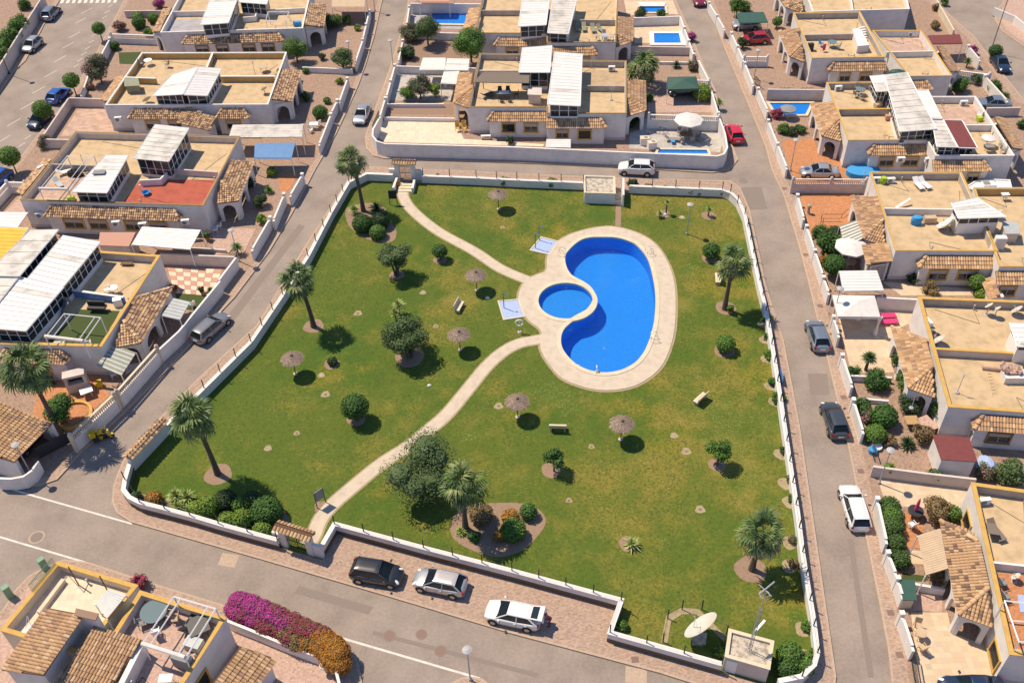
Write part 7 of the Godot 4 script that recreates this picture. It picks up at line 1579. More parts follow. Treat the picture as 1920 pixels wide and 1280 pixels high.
func yard_plants() -> void:
	# street trees of the western avenue
	for t in [[V(-57.58,-135.06),0.98,1.95,"clipped ball street tree farthest up the western avenue"],[V(-56.63,-119.28),1.12,2.2,"clipped ball street tree beside the blue car"],[V(-58.29,-112.32),1.25,2.0,"clipped ball street tree over the dark parked car"],[V(-58.22,-100.85),1.3,2.4,"clipped ball street tree closest on the western avenue"]]: bush("street_tree",t[3],t[0],t[1],t[2],"fresh",{"cat": "tree","y": 0.12,"group": "clipped street trees","squash": 0.9,"trunk": 0.09})
	var L := [["shrub",V(-54.96,-132.22),0.75,"ball","round bush on the western avenue beside the turf square"],["shrub",V(-53.06,-138.81),1.05,"ball","big round bush in the topiary garden"],["shrub",V(-53.93,-141.36),0.8,"lime","lime bush behind the big round one"],["shrub",V(-51.41,-140.44),0.9,"fresh","round bush by the tiled porch in the north west"],["shrub",V(-55.83,-138.33),0.9,"rose","greyish bush at the avenue corner of the topiary garden"],["shrub",V(-50.93,-135.9),0.75,"fresh","small bush at the topiary garden's porch"],["tree",V(-54,-122.26),1.7,"rose","large oleander on the western avenue"],["shrub",V(-51.71,-145.38),0.9,"magenta","pink bougainvillea on the far western porch"],["shrub",V(-55.04,-120.88),0.5,"rose","reddish shrub beneath the oleander"],["shrub",V(-56.42,-106.51),0.9,"rose","bare reddish shrub behind the pink terrace"],
		["tree",V(-28.22,-126.42),1.6,"fresh","leafy green tree behind the second western porch"],["tree",V(-21.53,-123.64),1.35,"olive","grey leaved tree at the western street wall"],["shrub",V(-23.95,-137.6),0.95,"lime","lime clipped shrub in the far western garden"],["shrub",V(-24.92,-136.46),1.3,"dark","dark creeper beside the far western porch"],["plant",V(-22.35,-138),0.7,"fresh","small leafy palm in the far western garden"],["plant",V(-20.73,-135.62),0.5,"lime","low plant at the far western street wall"],["shrub",V(-24.82,-126.95),0.55,"dark","small dark shrub on brown paving"],["shrub",V(-26.65,-123.41),0.55,"fresh","little bush by the low white garden wall"],["shrub",V(-21.73,-119.97),0.5,"lime","lime bush at the street wall piers"],["shrub",V(-23.19,-111.26),1.0,"ball","round bush behind the tall white corner wall"],["shrub",V(-22.79,-114.84),0.5,"fresh","little bush beside the round corner bush"],["shrub",V(-25.8,-115.74),0.7,"dark","dark shrub beside the second western porch"],["shrub",V(-27.38,-98.47),0.65,"lime","lime ball bush under the blue canopy"],["shrub",V(-27.41,-92.03),0.9,"dark","dark leafy shrub behind the red house's street wall"],["shrub",V(-27.04,-88.99),0.6,"lime","small yellow green shrub by the street wall"],["shrub",V(-29.9,-96.42),1.0,"dark","dark climbing shrub on the red house's porch"],
		["tree",V(-39.71,-59.91),1.35,"ball","orange tree in a yellow ring in the courtyard"],["shrub",V(-41.43,-61.61),0.6,"fresh","small plant beside the orange tree"],
		["shrub",V(-12.97,-132),1.35,"rose","dusky shrub at the corner of the olive garden"],["tree",V(-10.32,-130.16),1.8,"olive","pale grey olive in the northern garden"],["shrub",V(-13.04,-126.24),1.15,"dark","brownish green shrub at the olive garden wall"],["tree",V(-4.21,-124.66),2.2,"fresh","bright green spreading tree beside the northern roof"],["shrub",V(-12.32,-115.35),1.0,"fresh","green shrub in the grey courtyard"],["tree",V(-10.72,-115.24),1.35,"rose","bare purple leaved tree in the grey courtyard"],["tree",V(-8.72,-115.38),0.9,"lime","thin pale green tree in the grey courtyard"],["plant",V(-15.52,-109.97),0.4,"lime","small yellow plant at the cream terrace corner"],["plant",V(0.58,-103.65),0.55,"dark","dark low plant under the northern front windows"],
		["shrub",V(25.45,-120.38),0.8,"rose","small rose bush beside the sago palm"],["shrub",V(25.29,-112.47),1.25,"lime","yellow green ball bush beside the green covered car"],["shrub",V(26.39,-128.68),0.75,"magenta","magenta bougainvillea on the street wall of the small pool"],["shrub",V(20.21,-136.23),0.95,"dark","dark creeper on the wall behind the small northern pool, thickest part"],["shrub",V(23.32,-136.33),0.7,"hedge","creeper trailing along the wall behind the small northern pool"],["shrub",V(15.87,-106.34),0.9,"dark","dark plant in the northern porch's shade"],["shrub",V(18.5,-112.67),0.6,"ball","small bush beside the northern porch"],
		["tree",V(39.04,-131.67),0.75,"fresh","small round tree at the far eastern porch"],["tree",V(33.01,-125.94),0.7,"dark","small palm like tree before the red yard car"],["tree",V(34.15,-136.18),1.1,"fresh","green tree left of the green carport"],["shrub",V(35.57,-137.48),0.9,"fresh","green shrub behind the green carport"],["shrub",V(33.71,-107.42),0.75,"crimson","crimson bougainvillea beside the eastern pool"],["shrub",V(33.71,-103.91),0.7,"fresh","leafy shrub below the eastern pool"],["shrub",V(35.75,-103.78),0.65,"ball","leafy bed before the eastern porch"],["shrub",V(34.62,-103.36),0.6,"dark","dark shrub in the bed below the eastern pool"],["shrub",V(64.75,-137.29),0.6,"fresh","bush at the cactus garden by the eastern road"],["shrub",V(62.98,-135.3),0.7,"russet","brownish cactus clump at the eastern road"],["shrub",V(60.82,-129.81),0.7,"russet","dry bush in the eastern rear garden"],["tree",V(65.45,-120.29),0.95,"ball","round tree beside the dark blue parked car"],["shrub",V(63.02,-121.84),0.75,"magenta","magenta bush behind the maroon canopy"],["shrub",V(58.07,-112.36),1.05,"fresh","leafy shrub in the eastern rear garden"],["shrub",V(60.89,-114.1),0.8,"olive","low grey shrub in the eastern rear bed"],["shrub",V(62.31,-112.06),0.9,"ball","hedge bush along the eastern road wall"],["shrub",V(62.49,-109.36),0.7,"hedge","lower hedge bush along the eastern road wall"],["shrub",V(62.37,-103.24),0.7,"ball","bush at the eastern rear porch"],
		["shrub",V(32.93,-83.09),0.85,"ball","dark shrub at the top of the parasol garden"],["shrub",V(33.04,-80.43),1.4,"ball","big leafy shrub in the parasol garden"],["shrub",V(34.38,-82.36),0.95,"dark","dark shrub under the striped awning"],["shrub",V(34.69,-81.24),0.5,"lime","yellow flowering plant beside the striped awning"],["shrub",V(32.27,-78.52),0.6,"orange","orange flowering plant beside the white parasol"],["tree",V(32.44,-76.45),1.15,"ball","round tree between the white parasol and the ribbed canopy"],["shrub",V(41.25,-73.31),0.75,"russet","reddish bush before the parasol house windows"],["tree",V(45.75,-73.39),0.9,"fresh","round clipped tree beside the tiled outbuilding"],["shrub",V(45.91,-72.25),0.7,"lime","lime bush beside the tiled outbuilding"],["plant",V(40.27,-75.17),0.6,"dark","potted dark plant by the parasol house wall"],
		["shrub",V(32.42,-60.82),1.1,"ball","leafy shrub under the low wall of the dragon tree bed"],["shrub",V(30.55,-61.99),0.75,"ball","creeper on the street wall of the planted villa garden"],["tree",V(34.92,-62.59),1.0,"ball","climbing plant beside the sandy porch, upper part"],["tree",V(34.53,-60.25),0.95,"fresh","climbing plant beside the sandy porch, lower part"],["shrub",V(31.61,-56.5),1.15,"ball","round clipped bush in the planted villa garden"],["shrub",V(30.35,-54.73),0.95,"fresh","light green bush below the round clipped one"],["shrub",V(30.07,-58.08),0.8,"hedge","ivy on the street wall beside the dark hatchback"],["shrub",V(30.35,-56.93),0.6,"rose","reddish flowers behind the street wall"],["shrub",V(31.46,-54.21),0.55,"russet","small dry plants beside the light green bush"],["tree",V(37.22,-59.8),0.95,"fresh","white flowering climber on the right of the porch arch, upper part"],["tree",V(36.3,-56.65),0.85,"ball","white flowering climber on the right of the porch arch, lower part"],["shrub",V(34.2,-58.01),1.0,"dark","dark shrub in front of the planted villa's arch"],["shrub",V(34.37,-54.55),0.9,"russet","dry shrub beside the cluttered table"],["shrub",V(39.79,-49.94),1.15,"olive","low grey green mound behind the corner house"],["shrub",V(38.1,-50.4),0.75,"rose","small shrub beside the covered blue object"],["shrub",V(33.93,-50.31),0.6,"olive","white flowering shrub beside the maroon shed"],
		["shrub",V(32.53,-46.52),1.2,"russet","large brownish bush beside the spotted porch"],["shrub",V(33.94,-46.46),0.75,"fresh","bright clipped bush beside the ochre window"],["shrub",V(31.1,-41.04),0.9,"russet","dark bush under the tan awning"],["shrub",V(29.25,-47.18),0.9,"hedge","clipped head of the long street hedge, far end"],["shrub",V(28.87,-45.24),0.95,"hedge","clipped middle of the long street hedge, above the wall step"],["shrub",V(28.71,-43.76),0.8,"hedge","clipped middle of the long street hedge, below the wall step"],["shrub",V(28.59,-42.32),0.8,"hedge","clipped end of the long street hedge by the turf strip"],["shrub",V(29.13,-46.25),0.85,"fresh","clipped bulge of the long street hedge beside the orange patio"],
		["shrub",V(-28.83,-42.63),0.7,"crimson","small crimson bougainvillea at the corner of the south villa terrace"]]
	for l in L:
		var tr: bool = l[0] == "tree"
		bush("garden_" + l[0],l[4],l[1],l[2],l[2] * (1.35 if tr else 0.8),l[3],{"loose": 0.0 if l[4].contains("clipped") or l[4].contains("ball") or l[4].contains("round") else 0.38,"y": 0.13})
	for s in [[V(-28.71,-83.56),0.9,"fresh","young potted palm in the pinkish courtyard",0.8],[V(-27.19,-94.85),0.7,"fresh","spiky plant in the orange pathed garden",0.3],[V(23.28,-121.14),0.85,"dark","sago palm on brown paving in the northern block",0.3],[V(26.95,-109.95),0.8,"yucca","spiky yucca at the curved corner of the northern street",0.9],[V(26.34,-111.86),0.6,"yucca","smaller yucca behind the yellow green ball bush",0.5],[V(32.9,-53.9),0.95,"dark","dark spiky agave in the planted villa garden",0.2],[V(-30.45,-77.51),0.5,"olive","small spiky plant in the chequered courtyard",0.1],[V(61.19,-118.37),0.8,"fresh","palm like plant behind the eastern balustrade",0.8]]: spiky("spiky_plant",s[3],s[0],s[1],s[2],{"stem": s[4],"y": 0.13})
	spiky("dragon_tree","dragon tree with a dense blue green head behind the sandy gazebo yard",V(32.04,-63.01),0.85,"olive",{"stem": 1.5,"w": 0.16,"n": 130,"y": 0.13,"cat": "tree"})
	palm("large fan palm leaning over the orange courtyard in the west",V(-39.93,-58.79),8.0,V(-0.1,0.0),1.12,34,true,"garden palms")
	palm("short broad fan palm beside the northern roof",V(18.39,-116.83),2.6,V(0.0,0.0),1.25,32,false,"garden palms")
	# bougainvillea hedge of the south villa
	var h := thing("bougainvillea_hedge","long bougainvillea hedge turning from magenta through crimson to orange","hedge",up(V(-16.99,-38.26),0.13))
	var path := smoothed([V(-20.92,-40.08),V(-19.51,-39.4),V(-17.81,-38.55),V(-16.06,-37.67),V(-14.51,-36.93),V(-13.35,-36.1),V(-12.9,-35.34)],11,false)
	for k in path.size():
		var f := clampf(float(k) / (path.size() - 1) + rng.randfn(0,0.06),0,1); var r := 0.66 + 0.34 * sin(minf(f * 1.5 + 0.12,0.62) * PI)
		for j in 2:
			var kind := "magenta" if f < 0.38 else ("crimson" if f < 0.66 else "orange")
			if j == 1: kind = "magenta" if f < 0.22 else ("crimson" if f < 0.42 else ("russet" if f < 0.6 else "orange"))
			var m := MeshInstance3D.new(); m.name = "blossom_clump"; m.mesh = crown_mesh(kind,1448,0.085,0.0,k % 3); m.material_override = M.leaf; h.add_child(m,true)
			m.position = up(path[k] + V(rng.randfn(0,0.15),rng.randfn(0,0.1) - 0.3 + 0.6 * j),1.15 + 0.35 * (1 - j)) - h.position; m.scale = Vector3(r * 0.8,r * 0.7,r * 0.8) * (0.92 + rng.randf() * 0.16); m.rotation.y = rng.randf() * TAU
	var hd := thing("clipped_hedge","tall clipped hedge along the wall across the western avenue","hedge",up(V(-71.67,-137.49),0.13))
	for k in 7:
		var m := MeshInstance3D.new(); m.name = "hedge_clump"; m.mesh = crown_mesh("fresh",1448,0.1,0.25,k % 2); m.material_override = M.leaf; hd.add_child(m,true)
		m.position = up((V(-69.83,-128.61)).lerp(V(-70.04,-138.25),k / 6.0),2.0) - hd.position; m.scale = Vector3(1.25,1.15,1.25); m.rotation.y = k * 1.3
	bush("garden_shrub","low bush behind the wall at the far western corner",V(-72.65,-146.87),1.0,0.8,"hedge",{"loose": 0.4})

func street_cars() -> void:
	var black := paint("paint_black",C(0.016,0.016,0.018)); var silver := paint("paint_silver",C(0.46,0.46,0.47),0.55); var white := paint("paint_white",C(0.7,0.695,0.685)); var dark := paint("paint_dark_grey",C(0.07,0.08,0.09),0.4); var red := paint("paint_red",C(0.55,0.012,0.03)); var bluegrey := paint("paint_blue_grey",C(0.24,0.28,0.34),0.5); var blue := paint("paint_blue",C(0.01,0.09,0.4)); var navy := paint("paint_navy",C(0.012,0.025,0.06)); var maroon := paint("paint_maroon",C(0.2,0.012,0.03)); var worn := paint("paint_worn_silver",C(0.52,0.48,0.46),0.3)
	car("black mini people carrier parked in the bay beside the south gate",V(-8.94,-42.39),V(-12.7,-43.25),"mpv",black,4.05,{"y": 0.13})
	car("silver hatchback with a worn roof parked in the middle of the bay",V(-7.73,-42.29),V(-4.33,-41.32),"hatch",silver,4.1,{"y": 0.13,"roof": worn})
	car("white hatchback with its tailgate raised at the end of the bay",V(-2.46,-39.39),V(1.22,-38.33),"hatch",white,4.15,{"y": 0.13,"open": true})
	car("white estate car parked on the eastern street",V(26.7,-49.64),V(26.53,-45.34),"estate",white,4.45)
	car("dark grey hatchback parked on the eastern street",V(27.53,-58.71),V(27.49,-54.87),"hatch",dark,4.2)
	car("blue grey car parked on the eastern street by the gazebo",V(28.79,-69.1),V(28.67,-65.78),"hatch",bluegrey,4.2)
	car("bright red hatchback parked at the northern street corner",V(27.67,-105.18),V(27.74,-101.76),"hatch",red,4.0)
	car("white compact sport utility car parked on the northern street",V(13.3,-96.82),V(16.82,-96.26),"suv",white,4.25)
	car("silver saloon parked beside the curved northern wall",V(-18.19,-108.99),V(-17.66,-113.01),"sedan",silver,4.3)
	car("grey estate car parked by the western wall",V(-28.05,-73.39),V(-30.18,-69.73),"estate",paint("paint_mid_grey",C(0.25,0.25,0.26),0.5),4.5)
	car("bright blue hatchback parked on the western avenue",V(-58.22,-120.53),V(-59.14,-116.94),"hatch",blue,3.9)
	car("shiny dark car under the street tree on the western avenue",V(-59.61,-110.98),V(-58.57,-114.05),"hatch",navy,4.0)
	car("small silver car facing down the western avenue",V(-67.56,-131.54),V(-66.74,-135.75),"hatch",silver,3.8)
	car("grey people carrier farthest up the western avenue",V(-67.62,-146.46),V(-67.89,-141.73),"mpv",bluegrey,4.3)
	car("maroon car at the far end of the eastern street",V(29.55,-138.86),V(29.35,-143.49),"sedan",maroon,4.2)
	car("red hatchback parked inside a yard behind the balustrade",V(33.46,-127.5),V(36.81,-127.57),"hatch",paint("paint_dull_red",C(0.36,0.012,0.02)),3.9,{"y": 0.13})
	car("dark blue car on the eastern road under the round tree",V(65.51,-116.61),V(65.61,-119.98),"sedan",navy,4.2)
	car("silver saloon parked in the orange paved yard",V(33.83,-94.65),V(37.5,-94.2),"sedan",silver,4.3,{"y": 0.14})
	car("silver car behind the eastern rear garden wall",V(59.53,-108.24),V(61.76,-107.83),"sedan",bluegrey,4.2,{"y": 0.14})
	car("dark car under the green tarpaulin canopy",V(21.43,-114.1),V(24.87,-114.14),"hatch",navy,4.0,{"y": 0.14})
	car("dark blue car on the sandy driveway in the south east corner",V(28.7,-32.05),V(31.78,-31.86),"sedan",navy,4.4,{"y": 0.14})
	car("silver car in the green carport",V(33.05,-131.97),V(36.36,-131.88),"hatch",silver,3.9,{"y": 0.14})
	car("dark car inside the tiled garage",V(-42.62,-56.65),V(-41.84,-58.75),"hatch",black,4.0,{"y": 0.14})
	car("blue car at the edge of the western avenue",V(-60.07,-98.06),V(-59.31,-99.79),"hatch",blue,4.0)
	var b := MB.new()
	var v := thing("motor_boat","white motor boat stored behind the orange yard houses","boat",up(V(53.9,-91.05),0.14))
	var q := [V(50.34,-89.41),V(51.78,-90.46),V(53.74,-90.66),V(55.54,-90.44),V(55.13,-88.81),V(52.93,-88.53),V(51.11,-88.65)]
	b.prism(PackedVector2Array(q),0.4,1.3); part("hull",b,M.plastic_white,v); b = MB.new(); ring(b,inset(PackedVector2Array(q),-0.06),0.14,1.3,1.42); part("gunwale",b,M.frame,v); b = MB.new(); b.box(up(V(52.86,-89.52),1.5),Vector3(1.4,0.4,0.9)); part("cabin",b,M.plastic_white,v); b = MB.new(); b.box(up(V(52.58,-89.54),1.73),Vector3(0.7,0.06,0.6)); part("hatch",b,M.mesh_grey,v)
	rider()

# ---- people: joints with radii,joined by a smooth minimum and meshed as surface nets
func body_mesh(bones: Array,cell: float,blend: float) -> ArrayMesh:   # bone: [a,b,ra,rb,colour]
	var lo := Vector3.INF; var hi := -Vector3.INF
	for k in bones:
		for e in 2: lo = lo.min(k[e] - Vector3.ONE * (k[2 + e] + cell * 2)); hi = hi.max(k[e] + Vector3.ONE * (k[2 + e] + cell * 2))
	var n := Vector3i(((hi - lo) / cell).ceil()) + Vector3i.ONE
	var d := PackedFloat32Array(); d.resize(n.x * n.y * n.z)
	var i := 0
	for z in n.z:
		for y in n.y:
			for x in n.x:
				d[i] = _dist(bones,lo + Vector3(x,y,z) * cell,blend); i += 1
	var ix := {}; var pts := []
	for z in n.z - 1:
		for y in n.y - 1:
			for x in n.x - 1:
				var c := Vector3.ZERO; var m := 0; var at0 := x + n.x * (y + n.y * z)
				for e in 12:
					var a: Vector3i = EDGE[e][0]; var bq: Vector3i = EDGE[e][1]
					var da := d[at0 + a.x + n.x * (a.y + n.y * a.z)]; var db := d[at0 + bq.x + n.x * (bq.y + n.y * bq.z)]
					if (da < 0) != (db < 0): c += Vector3(a).lerp(Vector3(bq),da / (da - db)); m += 1
				if m: ix[at0] = pts.size(); pts.append(lo + (Vector3(x,y,z) + c / m) * cell)
	var b := MB.new(); b.colored = true
	for z in range(1,n.z - 1):
		for y in range(1,n.y - 1):
			for x in range(1,n.x - 1):
				var a0 := x + n.x * (y + n.y * z)
				for ax in 3:
					var st: int = [1,n.x,n.x * n.y][ax]; var u: int = [n.x,n.x * n.y,1][ax]; var w: int = [n.x * n.y,1,n.x][ax]
					if (d[a0] < 0) == (d[a0 + st] < 0): continue
					var p: Vector3 = pts[ix[a0 - u - w]]; var q: Vector3 = pts[ix[a0 - w]]; var r: Vector3 = pts[ix[a0]]; var s: Vector3 = pts[ix[a0 - u]]
					var mid := (p + r) / 2; var best := 9.0
					for k in bones:
						var e := _bone(k,mid)
						if e < best: best = e; b.col = k[4]
					if d[a0] < 0: b.quad(p,q,r,s)
					else: b.quad(p,s,r,q)
	return b.done(Vector3.ZERO,true)

const EDGE := [[Vector3i(0,0,0),Vector3i(1,0,0)],[Vector3i(0,1,0),Vector3i(1,1,0)],[Vector3i(0,0,1),Vector3i(1,0,1)],[Vector3i(0,1,1),Vector3i(1,1,1)],[Vector3i(0,0,0),Vector3i(0,1,0)],[Vector3i(1,0,0),Vector3i(1,1,0)],[Vector3i(0,0,1),Vector3i(0,1,1)],[Vector3i(1,0,1),Vector3i(1,1,1)],[Vector3i(0,0,0),Vector3i(0,0,1)],[Vector3i(1,0,0),Vector3i(1,0,1)],[Vector3i(0,1,0),Vector3i(0,1,1)],[Vector3i(1,1,0),Vector3i(1,1,1)]]

func _bone(k: Array,p: Vector3) -> float:
	var a: Vector3 = k[0]; var ab: Vector3 = k[1] - a
	var t := clampf((p - a).dot(ab) / maxf(ab.length_squared(),1e-6),0,1)
	return p.distance_to(a + ab * t) - lerpf(k[2],k[3],t)

func _dist(bones: Array,p: Vector3,blend: float) -> float:
	var r := 1.0
	for k in bones:
		var e := _bone(k,p)
		var h := maxf(blend - absf(r - e),0.0) / blend
		r = minf(r,e) - h * h * blend * 0.25
	return r

func person(label: String,p: Vector2,y: float,turn: float,j: Dictionary,cols: Array) -> void:   # j: joints in own axes,x forward; cols: jacket,trousers,skin,shoes,hair or helmet
	var t := thing("person",label,"person",up(p,y),"",turn); t.set_meta("kind","thing")
	var B := []
	var ch: Vector3 = j.chest; var pe: Vector3 = j.pelvis; var hd: Vector3 = j.head
	var nk := ch + (hd - ch).normalized() * 0.2
	var bk: float = j.get("bulk",0.0)
	B.append([pe,pe.lerp(ch,0.5),0.14 + bk,0.135 + bk,cols[0]]); B.append([pe.lerp(ch,0.45),ch,0.14 + bk,0.155 + bk,cols[0]]); B.append([ch,nk,0.08,0.06,cols[0]]); B.append([nk,hd,0.06,0.065,cols[2]])
	for s in [-1,1]:
		var side := Vector3(1,1,s)
		var sh: Vector3 = ch + Vector3(0,0.05,0.2 * s); var el: Vector3 = j.elbow * side; var ha: Vector3 = j.hand * side
		B.append([ch,sh,0.1 + bk,0.075 + bk * 0.5,cols[0]]); B.append([sh,el,0.065 + bk * 0.4,0.05 + bk * 0.3,cols[0]]); B.append([el,ha,0.048,0.034,cols[0]])
		var hip: Vector3 = pe + Vector3(0,-0.03,0.1 * s); var kn: Vector3 = j.knee * side; var an: Vector3 = j.ankle * side
		B.append([hip,kn,0.095,0.065,cols[1]]); B.append([kn,an,0.062,0.042,cols[1]]); B.append([an + Vector3(-0.03,-0.05,0),an + Vector3(0.16,-0.06,0.02 * s),0.042,0.036,cols[3]])
		var f := (ha - el).normalized()
		B.append([ha,ha + f * 0.07,0.036,0.034,cols[2]])
	var o := MeshInstance3D.new(); o.name = "body"; o.mesh = body_mesh(B,0.026,0.05); o.material_override = M.cloth; t.add_child(o)
	# head and hands on finer grids
	var sk: Color = cols[2]; var hb := [[hd + Vector3(0,0.05,0),hd + Vector3(0.015,0.13,0),0.085,0.09,sk],[hd + Vector3(0.07,0.0,0),hd + Vector3(0.06,0.01,0),0.045,0.045,sk],[hd + Vector3(0.095,0.09,0),hd + Vector3(0.12,0.06,0),0.012,0.018,sk]]
	for s in [-1,1]: hb.append([hd + Vector3(0,0.06,0.09 * s),hd + Vector3(-0.01,0.1,0.095 * s),0.015,0.02,sk]); hb.append([hd + Vector3(0.092,0.095,0.032 * s),hd + Vector3(0.094,0.095,0.034 * s),0.011,0.011,Color(0.04,0.03,0.03)])
	hb.append([hd + Vector3(0.1,0.02,-0.02),hd + Vector3(0.1,0.02,0.02),0.01,0.01,Color(0.3,0.1,0.09)])
	hb.append([hd + Vector3(-0.03,0.12,0),hd + Vector3(0.0,0.165,0),cols[5],cols[5] * 0.95,cols[4]])
	o = MeshInstance3D.new(); o.name = "head"; o.mesh = body_mesh(hb,0.012,0.02); o.material_override = M.cloth; t.add_child(o)
	for s in [-1,1]:
		var side := Vector3(1,1,s); var el: Vector3 = j.elbow * side; var ha: Vector3 = j.hand * side; var f := (ha - el).normalized(); var w := f.cross(Vector3.UP).normalized(); var dn := w.cross(f)
		if dn.y > 0: dn = -dn
		var fb := [[ha + f * 0.02,ha + f * 0.08,0.03,0.032,sk]]
		for k in 4:
			var r := ha + f * 0.09 + w * (k - 1.5) * 0.02; var l: float = [0.036,0.042,0.039,0.03][k]
			fb.append([r,r + (f * 0.75 + dn * 0.65) * l,0.0095,0.009,sk]); fb.append([r + (f * 0.75 + dn * 0.65) * l,r + (f * 0.75 + dn * 0.65) * l + (dn - f * 0.3) * l * 0.9,0.009,0.008,sk])
		var tb: Vector3 = ha + f * 0.03 + w * 0.03 * -s; fb.append([tb,tb + f * 0.03 + w * 0.025 * -s + dn * 0.02,0.012,0.01,sk]); fb.append([tb + f * 0.03 + w * 0.025 * -s + dn * 0.02,tb + f * 0.055 + dn * 0.045,0.01,0.0085,sk])
		o = MeshInstance3D.new(); o.name = "hand"; o.mesh = body_mesh(fb,0.007,0.01); o.material_override = M.cloth; t.add_child(o,true)

func rider() -> void:
	vmat("cloth",0.85)
	var dir := 0.32; var p := V(-35.75,-57.91)
	var t := thing("scooter","yellow delivery scooter with a yellow rear box in the shadow of the western wall","scooter",up(p,0.01),"",dir)
	for x in [-0.62,0.62]:
		var b := MB.new(); wheel_disc(b,0.24,0.06,1,16); var w := own("wheel",b,M.tyre,t); w.position = Vector3(x,0.24,0)
		b = MB.new(); wheel_disc(b,0.14,0.065,1,10); own("rim",b,M.rim,w)
	var b := MB.new(); b.prism(PackedVector2Array([V(-0.75,-0.16),V(-0.1,-0.18),V(-0.1,0.18),V(-0.75,0.16)]),0.35,0.68); own("body",b,M.yellow,t)
	b = MB.new(); b.box(Vector3(0.12,0.28,0),Vector3(0.5,0.08,0.36)); own("footboard",b,M.dark,t); b = MB.new(); b.box(Vector3(-0.35,0.74,0),Vector3(0.66,0.1,0.3)); own("saddle",b,M.dark,t)
	b = MB.new(); b.obox(Transform3D(Basis(Vector3.BACK,0.25),Vector3(0.47,0.62,0)),Vector3(0.1,0.62,0.42)); b.box(Vector3(0.62,0.5,0),Vector3(0.4,0.06,0.16)); own("front_shield",b,M.yellow,t)
	b = MB.new(); b.bar(Vector3(0.62,0.24,0),Vector3(0.38,1.0,0),0.035,6); b.bar(Vector3(0.36,1.02,-0.34),Vector3(0.36,1.02,0.34),0.02,5); own("handlebar",b,M.dark,t)
	b = MB.new(); b.box(Vector3(0.47,1.0,0),Vector3(0.14,0.16,0.22)); own("headlight",b,M.yellow,t)
	for s in [-1,1]: b = MB.new(); b.bar(Vector3(0.36,1.02,0.26 * s),Vector3(0.36,1.22,0.34 * s),0.012,4); b.box(Vector3(0.34,1.24,0.36 * s),Vector3(0.03,0.09,0.13)); own("mirror",b,M.steel,t)
	b = MB.new(); b.box(Vector3(-0.82,0.98,0),Vector3(0.48,0.48,0.52)); b.box(Vector3(-0.82,1.24,0),Vector3(0.52,0.05,0.56)); own("rear_box",b,M.yellow,t)
	for s in [-1,1]: b = MB.new(); b.box(Vector3(-0.62,0.52,0.33 * s),Vector3(0.5,0.4,0.2)); own("side_bag",b,M.plastic_black,t)
	person("person in a yellow jacket and grey helmet riding the yellow scooter",p,0.01,dir,{"bulk": 0.05,"pelvis": Vector3(-0.3,0.9,0),"chest": Vector3(-0.12,1.3,0),"head": Vector3(-0.02,1.5,0),"elbow": Vector3(0.02,1.1,0.3),"hand": Vector3(0.28,1.04,0.28),"knee": Vector3(0.15,0.78,0.16),"ankle": Vector3(0.1,0.38,0.14)},[Color(0.6,0.42,0.01),Color(0.02,0.025,0.04),Color(0.45,0.26,0.18),Color(0.02,0.02,0.02),Color(0.4,0.42,0.45),0.13])
	person("person in dark maroon clothes leaning into the open boot of the white hatchback",V(1.99,-38.21),0.13,PI - 0.2,{"pelvis": Vector3(-0.05,0.92,0),"chest": Vector3(0.24,1.14,0),"head": Vector3(0.4,1.2,0),"elbow": Vector3(0.42,0.94,0.26),"hand": Vector3(0.62,0.88,0.18),"knee": Vector3(0.02,0.5,0.11),"ankle": Vector3(-0.04,0.1,0.12)},[Color(0.12,0.025,0.04),Color(0.16,0.05,0.06),Color(0.42,0.24,0.17),Color(0.03,0.02,0.02),Color(0.04,0.025,0.018),0.105])

